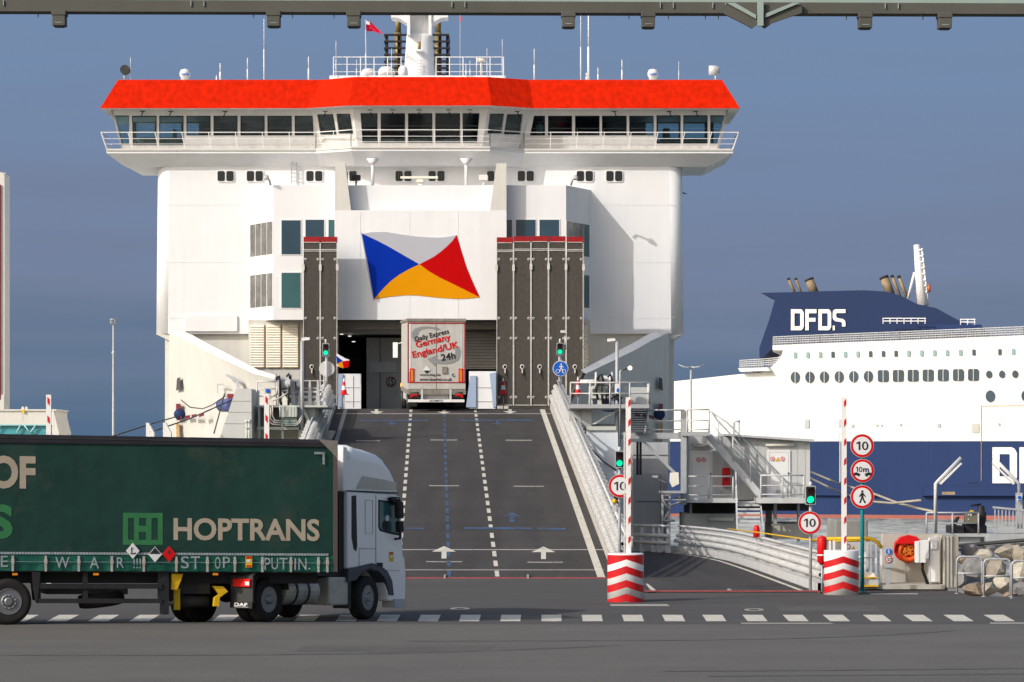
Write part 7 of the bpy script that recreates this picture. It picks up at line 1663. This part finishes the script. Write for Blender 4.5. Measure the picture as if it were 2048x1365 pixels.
# ---- tractor
TH = R(58); E2 = Vector((math.cos(TH), math.sin(TH), 0)); N2 = Vector((-math.sin(TH), math.cos(TH), 0))
YD = 65.6; DR = Vector(((545 - 1024) * YD / F, YD, 0)); WBs = 3.75; FA = DR + E2 * WBs      # near front wheel outer face
FA.x = (738 - 1024) * FA.y / F
MC = tmat(.035, FA, E2, N2)       # x forward from the front axle, y inward from the near side
MC = Matrix.Translation((0, 0, -.05)) @ MC
def make_tractor():
    W = 2.46
    prof = [(-.86, 1.02), (-.86, 2.80), (1.16, 2.76), (1.36, 1.95), (1.43, 1.0), (1.43, .28), (.80, .28), (.74, .60), (.60, .86), (.36, 1.03), (0, 1.10), (-.34, 1.03), (-.50, .92), (-.62, 1.02)]
    f = MB(MC); f.prism([(x, 0, z) for x, z in prof], (0, W, 0)); cab = f.build('cab', M_cab, lorry, bevel=.05)
    # roof deflector: loft across the width with rounded shoulders
    top = [(-.84, 2.80), (-.84, 3.80), (-.55, 3.86), (-.30, 3.80), (.05, 3.77), (.40, 3.71), (.68, 3.58), (.90, 3.38), (1.06, 3.14), (1.17, 2.80)]
    rings = []
    for y, k in ((.02, 0), (.04, .84), (.10, .94), (.24, .985), (.6, 1), (W - .6, 1), (W - .24, .985), (W - .10, .94), (W - .04, .84), (W - .02, 0)):
        zc = 2.80; rings.append([(x, y, zc + (z - zc) * (k if k else .70)) for x, z in top])
    f = MB(MC); f.loft(rings, smooth=True); f.add(rings[0], [tuple(range(len(top)))]); f.add(rings[-1], [tuple(range(len(top)))]); f.build('roof_deflector', M_cab, lorry)
    f = MB(MC); f.prism([(-.50, -.004, 2.86), (1.10, -.004, 2.86), (1.12, -.004, 3.04), (.6, -.004, 3.09), (-.25, -.004, 3.15)], (0, .03, 0)); f.build('deflector_panel', M_trl, lorry)
    f = MB(MC); f.box(-.86, 1.18, -.008, .01, 2.78, 2.81); f.build('roof_seam', M_black, lorry)
    # rear fairing, catching the sun
    f = MB(MC); f.box(-1.02, -.86, .0, .05, 2.8, 3.78); f.box(-1.0, -.86, .03, W - .03, 2.78, 3.80); f.build('side_fairing', M_cab, lorry, bevel=.02)
    f = MB(MC); f.box(-1.012, -1.0, .3, .9, 3.45, 3.68); f.build('rear_notice', M_gold, lorry)
    # side details
    def sp_(pts, m, nm, off=-.008, d=.012, par=None): f = MB(MC); f.prism([(x, off, z) for x, z in pts], (0, d, 0)); return f.build(nm, m, par or lorry)
    sp_([(-.70, 2.68), (-.52, 2.70), (-.48, 1.55), (-.52, 1.42), (-.62, 1.48), (-.70, 1.75)], M_lblack, 'air_intake')
    dr = sp_([(.28, 2.74), (1.22, 2.72), (1.34, 2.0), (1.36, 1.06), (.62, 1.06), (.28, 1.06)], M_cab, 'door', -.006, .008)
    for x0, x1, z0, z1 in ((.265, .275, 1.05, 2.74), (-.40, .27, 1.485, 1.493), (-.405, -.397, 1.0, 1.49), (-.16, .14, 1.84, 1.845), (-.16, -.155, 1.84, 2.60), (.14, .145, 1.84, 2.60), (-.16, .14, 2.6, 2.605), (-.86, 1.40, .985, .992)):
        sp_([(x0, z0), (x1, z0), (x1, z1), (x0, z1)], M_fend, 'panel_seam', -.009, .006)
    win = sp_([(.36, 2.62), (1.16, 2.58), (1.30, 1.80), (.92, 1.83), (.42, 1.90), (.36, 2.0)], M_dark, 'side_window', -.012, .01)
    sp_([(.40, 2.58), (1.10, 2.54), (1.22, 1.86), (.92, 1.88), (.46, 1.94), (.40, 2.02)], M_glasst, 'pane', -.017, .006, win)
    sp_([(.50, 1.95), (.75, 1.92), (.78, 2.08), (.62, 2.16), (.52, 2.1)], M_dark, 'seat_silhouette', -.020, .003, win); sp_([(.66, 2.14), (.76, 2.14), (.80, 2.24), (.70, 2.28), (.64, 2.22)], M_galvl, 'steering_reflection', -.020, .003, win)
    sp_([(.30, 1.08), (.52, 1.08), (.52, 1.17), (.30, 1.17)], M_lblack, 'door_handle', -.03, .03)
    st = sp_([(.80, 1.20), (.98, 1.20), (.98, 1.42), (.80, 1.42)], M_yel, 'blind_spot_sticker', -.012, .004); sp_([(.82, 1.37), (.96, 1.37), (.96, 1.41), (.82, 1.41)], M_fred, 'sticker_band', -.016, .004, st); sp_([(.84, 1.28), (.95, 1.30), (.93, 1.35), (.86, 1.34)], M_swhite, 'sticker_band', -.016, .004, st)
    # slate wheel arch
    arch = [(-.86, .96), (.30, 1.0), (.75, .93), (1.0, .75), (1.12, .35), (.83, .35), (.77, .62), (.62, .88), (.38, 1.05 - .1), (0, 1.02 - .06), (-.34, .93), (-.55, .70), (-.86, .66)]
    arch = [(-.86, 1.03), (.10, 1.16), (.45, 1.10), (.72, .98), (.92, .75), (.98, .42), (.80, .42), (.74, .62), (.60, .83), (.36, .98), (0, 1.04), (-.34, .96), (-.52, .78), (-.86, .72)]
    sp_(arch, M_fend, 'wheel_arch', -.022, .35)
    sp_([(1.0, .28), (1.45, .28), (1.47, .9), (1.42, 1.3), (1.2, .9), (1.06, .5)], M_cab, 'bumper', -.014, .3)
    sp_([(1.0, .12), (1.45, .12), (1.45, .33), (1.0, .33)], M_galv, 'bumper_step', -.03, .35)
    f = MB(MC); f.box(1.43, 1.46, .15, W - .15, 1.05, 1.9); f.build('front_grille', M_dgrey, lorry); f = MB(MC); f.prism([(1.17, .15, 2.70), (1.20, .15, 2.70), (1.39, .15, 1.95), (1.36, .15, 1.95)], (0, W - .3, 0)); f.build('windscreen', M_glassd, lorry)
    # mirrors
    f = MB(MC); f.prism([(.86, -.24, 2.60), (1.04, -.26, 2.60), (1.07, -.26, 2.20), (.88, -.24, 2.20)], (0, .14, 0)); f.build('mirror', M_lblack, lorry, bevel=.03)
    f = MB(MC); f.prism([(.90, -.24, 2.14), (1.05, -.26, 2.14), (1.07, -.26, 1.90), (.92, -.24, 1.87)], (0, .14, 0)); f.build('mirror', M_lblack, lorry, bevel=.03)
    f = MB(MC); f.tube([(.85, .0, 2.68), (.95, -.18, 2.68), (.96, -.2, 2.58)], .02, 6); f.tube([(1.05, .0, 1.72), (1.0, -.18, 1.74), (.98, -.2, 1.9)], .03, 6); f.build('mirror_arm', M_lblack, lorry)
    f = MB(MC); f.prism([(.66, -.03, 2.68), (1.12, -.03, 2.64), (1.02, -.03, 2.50), (.80, -.03, 2.55)], (0, -.12, 0)); f.build('kerb_mirror', M_lblack, lorry, bevel=.02)
    f = MB(MC); f.prism([(1.25, .3, 2.78), (1.5, .3, 2.70), (1.48, .3, 2.62), (1.2, .3, 2.72)], (0, W - .6, 0)); f.build('sun_visor', M_dgrey, lorry)
    # dark gap structure behind the cab
    f = MB(MC); f.box(-1.05, -.86, .1, W - .1, .95, 2.76); f.build('cab_rear', M_black, lorry)
    f = MB(MC); f.box(-3.9, 1.1, .75, .87, .62, .86); f.box(-3.9, 1.1, 1.6, 1.72, .62, .86); f.build('tractor_chassis', M_black, lorry)
    # fuel tank, battery box
    f = MB(MC); f.prism([(x, .05 + .30 + .31 * math.cos(q), .53 + .32 * math.sin(q)) for q in [2 * math.pi * k / 20 for k in range(20)] for x in (-3.10,)], (1.25, 0, 0)); tk = f.build('fuel_tank', M_alu, lorry, bevel=.03)
    f = MB(MC)
    for x in (-2.75, -2.30): f.prism([(x, .35 + .325 * math.cos(q), .53 + .335 * math.sin(q)) for q in [2 * math.pi * k / 20 for k in range(20)]], (.06, 0, 0))
    f.build('tank_strap', M_black, tk)
    f = MB(MC); f.box(-1.52, -.76, .04, .6, .20, .84); f.build('battery_box', M_alu, lorry, bevel=.04); f = MB(MC); f.box(-.72, -.60, .08, .5, .12, .95); f.build('step', M_dgrey, lorry)
    f = MB(MC); f.box(-3.1, -.5, .12, 2.3, .86, 1.04); f.build('catwalk', M_black, lorry)
    # rear mudguards, tail lamps, flaps
    RR = .50
    for y0, s_ in ((-.02, 0), (W - .58, 1)):
        f = MB(MC); rings = []
        for q in range(10):
            a = R(8 + 164 * q / 9); rings.append([(-WBs + .64 * math.cos(a), y0, .50 + .64 * math.sin(a) * .98), (-WBs + .64 * math.cos(a), y0 + .60, .50 + .64 * math.sin(a) * .98)])
        f.loft(rings, smooth=True); f.loft([[Vector(p) + Vector((.03 * (-1 if p[0] < -WBs else 1) * 0, 0, -.03)) for p in r] for r in rings], smooth=True)
        f.box(-WBs - .70, -WBs - .64, y0, y0 + .6, .26, .86); f.prism([(-WBs - .70, y0, .86), (-WBs - .64, y0, .86), (-WBs - .45, y0, .98), (-WBs - .50, y0, 1.04)], (0, .6, 0)); f.build('mudguard', M_dgrey, lorry)
        f = MB(MC); f.box(-WBs - .76, -WBs - .69, y0 + .03, y0 + .50, .62, .80); tl_ = f.build('tail_lamp', M_tail, lorry, bevel=.015)
        f = MB(MC); f.box(-WBs - .765, -WBs - .757, y0 + .05, y0 + .16, .66, .74); f.build('reverse_lens', M_swhite, tl_)
        f = MB(MC); f.box(-WBs - .72, -WBs - .70, y0 + .0, y0 + .60, .16, .30); fl = f.build('mudflap', M_black, lorry)
        text('DAF', (-WBs - .725, y0 + .48, .20), (0, -1, 0), (0, 0, 1), .36, .075, M_swhite, fl, bold=.03, thick=.003, M=MC)
        f = MB(MC); f.box(-WBs - .726, -WBs - .72, y0 + .1, y0 + .5, .180, .187); f.build('underline', M_swhite, fl)
    for x, st_, dr_ in ((-WBs, 0, True), (0, R(12), False)):
        for y, sd in ((.17 if not dr_ else .18, -1), (W - .17, 1)):
            o = FA + E2 * x + N2 * y
            z = gz(o.y) + RR
            M2 = Matrix.Translation((o.x, o.y, z)) @ Matrix.Rotation(TH - st_ * 0 + (R(6) if not dr_ else 0), 4, 'Z'); wheel(lorry, M2, RR, .32 if not dr_ else .30, sd, dr_)
            if dr_:
                o2 = FA + E2 * x + N2 * (y + (.33 if sd < 0 else -.33)); M2 = Matrix.Translation((o2.x, o2.y, z)) @ Matrix.Rotation(TH, 4, 'Z'); wheel(lorry, M2, RR, .28, sd, True)
    f = MB(MC); f.tube([(-WBs, .3, .5), (-WBs, W - .3, .5)], .11, 8); f.tube([(0, .3, .5), (0, W - .3, .5)], .07, 8); f.ball((-WBs, W / 2, .5), .25); f.build('axle', M_black, lorry)
    f = MB(MC); f.lathe([(.5, .0), (.5, .08)], (-WBs + .3, W / 2, 1.03), n=20); f.build('fifth_wheel', M_black, lorry)
make_tractor()
# ------------------------------------------------------------------ white lorry driving up into the ferry
YT = YR1 - 1.5; sc = F / YT
zc_ = rz(YT); xc_ = (873.5 - 1024) / sc
lor2 = thing('articulated_lorry', 'off-white lorry seen from behind at the head of the ramp, entering the ferry', 'lorry', (xc_, YT, zc_))
yaw = .060; fwd = Vector((-math.sin(yaw), math.cos(yaw), 0)); rgt = Vector((math.cos(yaw), math.sin(yaw), 0))
MR = Matrix(((rgt.x, fwd.x, 0, xc_), (rgt.y, fwd.y, 0, YT), (0, .035, 1, zc_), (0, 0, 0, 1)))   # x right, y forward, z up
def fl(px, py): return (px - 873.5) / sc, (818 - py) / sc
def make_lor2():
    def b2(x0, x1, y0, y1, ya, yb, m, nm, bevel=0, par=None): a, b_ = fl(x0, y1), fl(x1, y0); f = MB(MR); f.box(a[0], b_[0], ya, yb, a[1], b_[1]); return f.build(nm, m, par or lor2, bevel=bevel)
    body = b2(816, 931, 636, 773, .03, 13.4, M_trl, 'box_body')
    b2(813.5, 932.5, 631, 637, -.02, 13.5, M_trldirty, 'roof_cap', .02); b2(815, 932, 773, 783, -.02, 13.4, M_trldirty, 'rear_sill')
    rd = b2(817, 931, 640, 772, -.03, .03, M_trl, 'rear_door')
    for r in ((815, 930.5, 639, 641.5), (815, 930.5, 758, 760), (815, 817.3, 639, 760), (928.5, 931, 639, 760)): b2(*r, -.05, -.03, mat('door_frame_red', (.30, .018, .03), .5, noise=(3, .2)), 'red_frame', par=rd)
    b2(818, 821.5, 641.5, 738, -.045, -.03, M_swhite, 'hinge_bar', par=rd); b2(921, 924.5, 641.5, 735, -.045, -.03, M_galvl, 'hinge_bar', par=rd)
    f = MB(MR)
    for k in range(24): x = -1.15 + k * .1; f.box(x, x + .012, -.036, -.03, .98 * 1.25, 4.0)
    f.build('door_rib', M_galvl, rd)
    b2(872.3, 872.9, 642, 772, -.04, -.03, M_dgrey, 'door_seam', par=rd)
    for r in ((819.5, 828.5, 731, 759), (917, 926, 731, 759)): o = b2(*r, -.06, -.03, M_fred, 'marker_board', par=rd); b2(r[0] + 2.3, r[1] - 2.3, r[2] + 2.5, r[3] - 2.5, -.066, -.06, mat('marker_amber', (.52, .24, .02), .5), 'marker_face', par=o)
    def tri(pts, m, nm, off=-.045, d=.008): f = MB(MR); f.prism([(fl(x, y)[0], off, fl(x, y)[1]) for x, y in pts], (0, d, 0)); return f.build(nm, m, rd)
    g = mat('arrow_grey', (.24, .24, .24), .6)
    C = lambda l: [(800 + x / 6.5, 620 + y / 6.5) for x, y in l]
    tri(C([(190, 380), (150, 310), (152, 255), (190, 205), (260, 180), (350, 172), (450, 185), (458, 172), (530, 215), (445, 222), (450, 210), (360, 200), (290, 212), (240, 245), (228, 300), (235, 345)]), g, 'grey_arrow')
    tri(C([(735, 430), (775, 455), (797, 500), (790, 560), (750, 620), (680, 655), (590, 668), (467, 660), (458, 698), (352, 598), (487, 545), (480, 600), (560, 605), (640, 590), (700, 550), (722, 500), (715, 440)]), g, 'grey_arrow')
    def rt(body_, x0, y0, w, h, ang, m, bold=.04): a = fl(x0, y0); q = R(ang); return text(body_, (a[0], -.05, a[1]), (math.cos(q), 0, math.sin(q)), (-math.sin(q), 0, math.cos(q)), w / sc, h / sc, m, rd, bold=bold, thick=.006, M=MR)
    rt('Daily Express', 832, 680, 69, 12.5, 14, M_dark, .012); rt('Germany', 834, 694, 71, 17, 14, M_sred, .02); rt('England/UK', 827, 714, 95, 17, 13, M_sred, .02); rt('24h', 883, 716, 29, 13.5, 10, M_dark, .02)
    rt('www.btg.de', 839, 747, 42, 6, 0, M_dark, .008); rt('www.laserint.co.uk', 839, 755.5, 65, 6, 0, M_dark, .008)
    tri([(853, 725), (861, 734.5), (853, 741), (845.5, 734.5)], M_swhite, 'hazard_placard', -.055, .01); tri([(847, 735), (860, 735), (853, 741)], M_dark, 'placard_base', -.06, .005); tri([(884, 727), (893.5, 727), (893.5, 741), (884, 741)], M_trldirty, 'document_box', -.1, .07)
    f = MB(MR); c = fl(907, 744)
    f.tube([(c[0] + .07 * math.cos(R(60 + 40 * k)), -.05, c[1] + .07 * math.sin(R(60 + 40 * k))) for k in range(8)], .014, 4); f.build('round_sticker', M_navy, rd)
    # left side rails, bottom gear
    b2(818, 846, 778, 800, .1, .3, M_black, 'mudflap_panel'); b2(904, 928, 778, 800, .1, .3, M_black, 'mudflap_panel')
    b2(846, 898, 779, 793, .2, .35, M_galvl, 'number_plate_board'); b2(816, 929, 793, 798.5, -.05, .1, M_bwhite, 'bumper_bar', .01)
    a = fl(859, 797.5); text('SCHMITZ', (a[0], -.055, a[1]), (1, 0, 0), (0, 0, 1), 27 / sc, 3.6 / sc, M_dark, lor2, bold=.02, thick=.005, M=MR)
    for x in (842, 899): b2(x, x + 4, 770, 796, -.03, .1, M_galvl, 'bumper_stay')
    for x0 in (819, 907):
        o = b2(x0, x0 + 20, 777, 790, -.02, .1, M_black, 'lamp_cluster', .02)
        for k in ((4.5, 10) if x0 < 860 else (3, 8, 13)):
            f = MB(MR); c = fl(x0 + k + 3, 784); f.lathe([(.055, -.05), (.055, -.02)], (c[0], 0, c[1]), 'y', 14); f.build('tail_lamp', M_tail, o)
        f = MB(MR); c = fl(x0 + (3.5 if x0 < 860 else 17), 786); f.prism([(c[0] - .07, -.05, c[1] - .06), (c[0] + .07, -.05, c[1] - .06), (c[0], -.05, c[1] + .07)], (0, .02, 0)); f.build('reflector', M_tail, o)
    f = MB(MR); f.box(-.5, -.38, .2, 13, .85, 1.15); f.box(.38, .5, .2, 13, .85, 1.15); f.box(-1.3, 1.3, .1, 13.3, 1.10, 1.18); f.build('chassis', M_black, lor2)
    for y in (1.6, 2.9, 4.2, 10.8, 14.5):
        for x, s_ in ((-1.12, -1), (1.12, 1)):
            M2 = MR @ Matrix.Translation((x, y, .5)) @ Matrix.Rotation(R(90), 4, 'Z'); wheel(lor2, M2, .5, .40, -s_)
        f = MB(MR); f.tube([(-1.0, y, .5), (1.0, y, .5)], .08, 6); f.build('axle', M_black, lor2)
    for x in (-1.12, 1.12): f = MB(MR); f.box(x - .22, x + .22, 1.0, 1.05, .25, 1.0); f.build('mudflap', M_black, lor2)
    f = MB(MR); f.box(-1.25, 1.25, 13.7, 15.9, .6, 3.9); f.build('cab', M_cab, lor2, bevel=.08)
    f = MB(MR)
    for k in range(11): f.box(-1.345, -1.335, .5 + k * 1.2, .55 + k * 1.2, 1.2, 4.0)
    f.build('side_post', M_galv, lor2)
    f = MB(MR); f.box(-1.34, -1.30, 4.8, 10, .5, 1.0); f.build('side_guard', M_galvl, lor2)
    f = MB(MR); f.box(-1.75, -1.5, 15.3, 15.42, 2.5, 3.3); f.tube([(-1.6, 15.4, 3.2), (-1.25, 15.4, 3.3)], .03, 5); f.build('mirror', M_bwhite, lor2, bevel=.04)
    f = MB(MR); f.box(-1.40, -1.34, 13.3, 13.4, 1.0, 1.2); f.build('marker_lamp', mat('amber_lit', (1, .45, .03), .4, emis=1.5), lor2)
make_lor2()
# small dark bird beside the superstructure
f = MB(); Yb = 150
f.prism([P(1365, 383, Yb), P(1369, 386, Yb), P(1374, 388, Yb), (P(1370, 388.5, Yb)), P(1366, 387, Yb)], (0, .15, 0)); b_ = f.build('bird', M_dark); tag(b_, 'tiny dark bird flying just right of the white superstructure', 'bird')
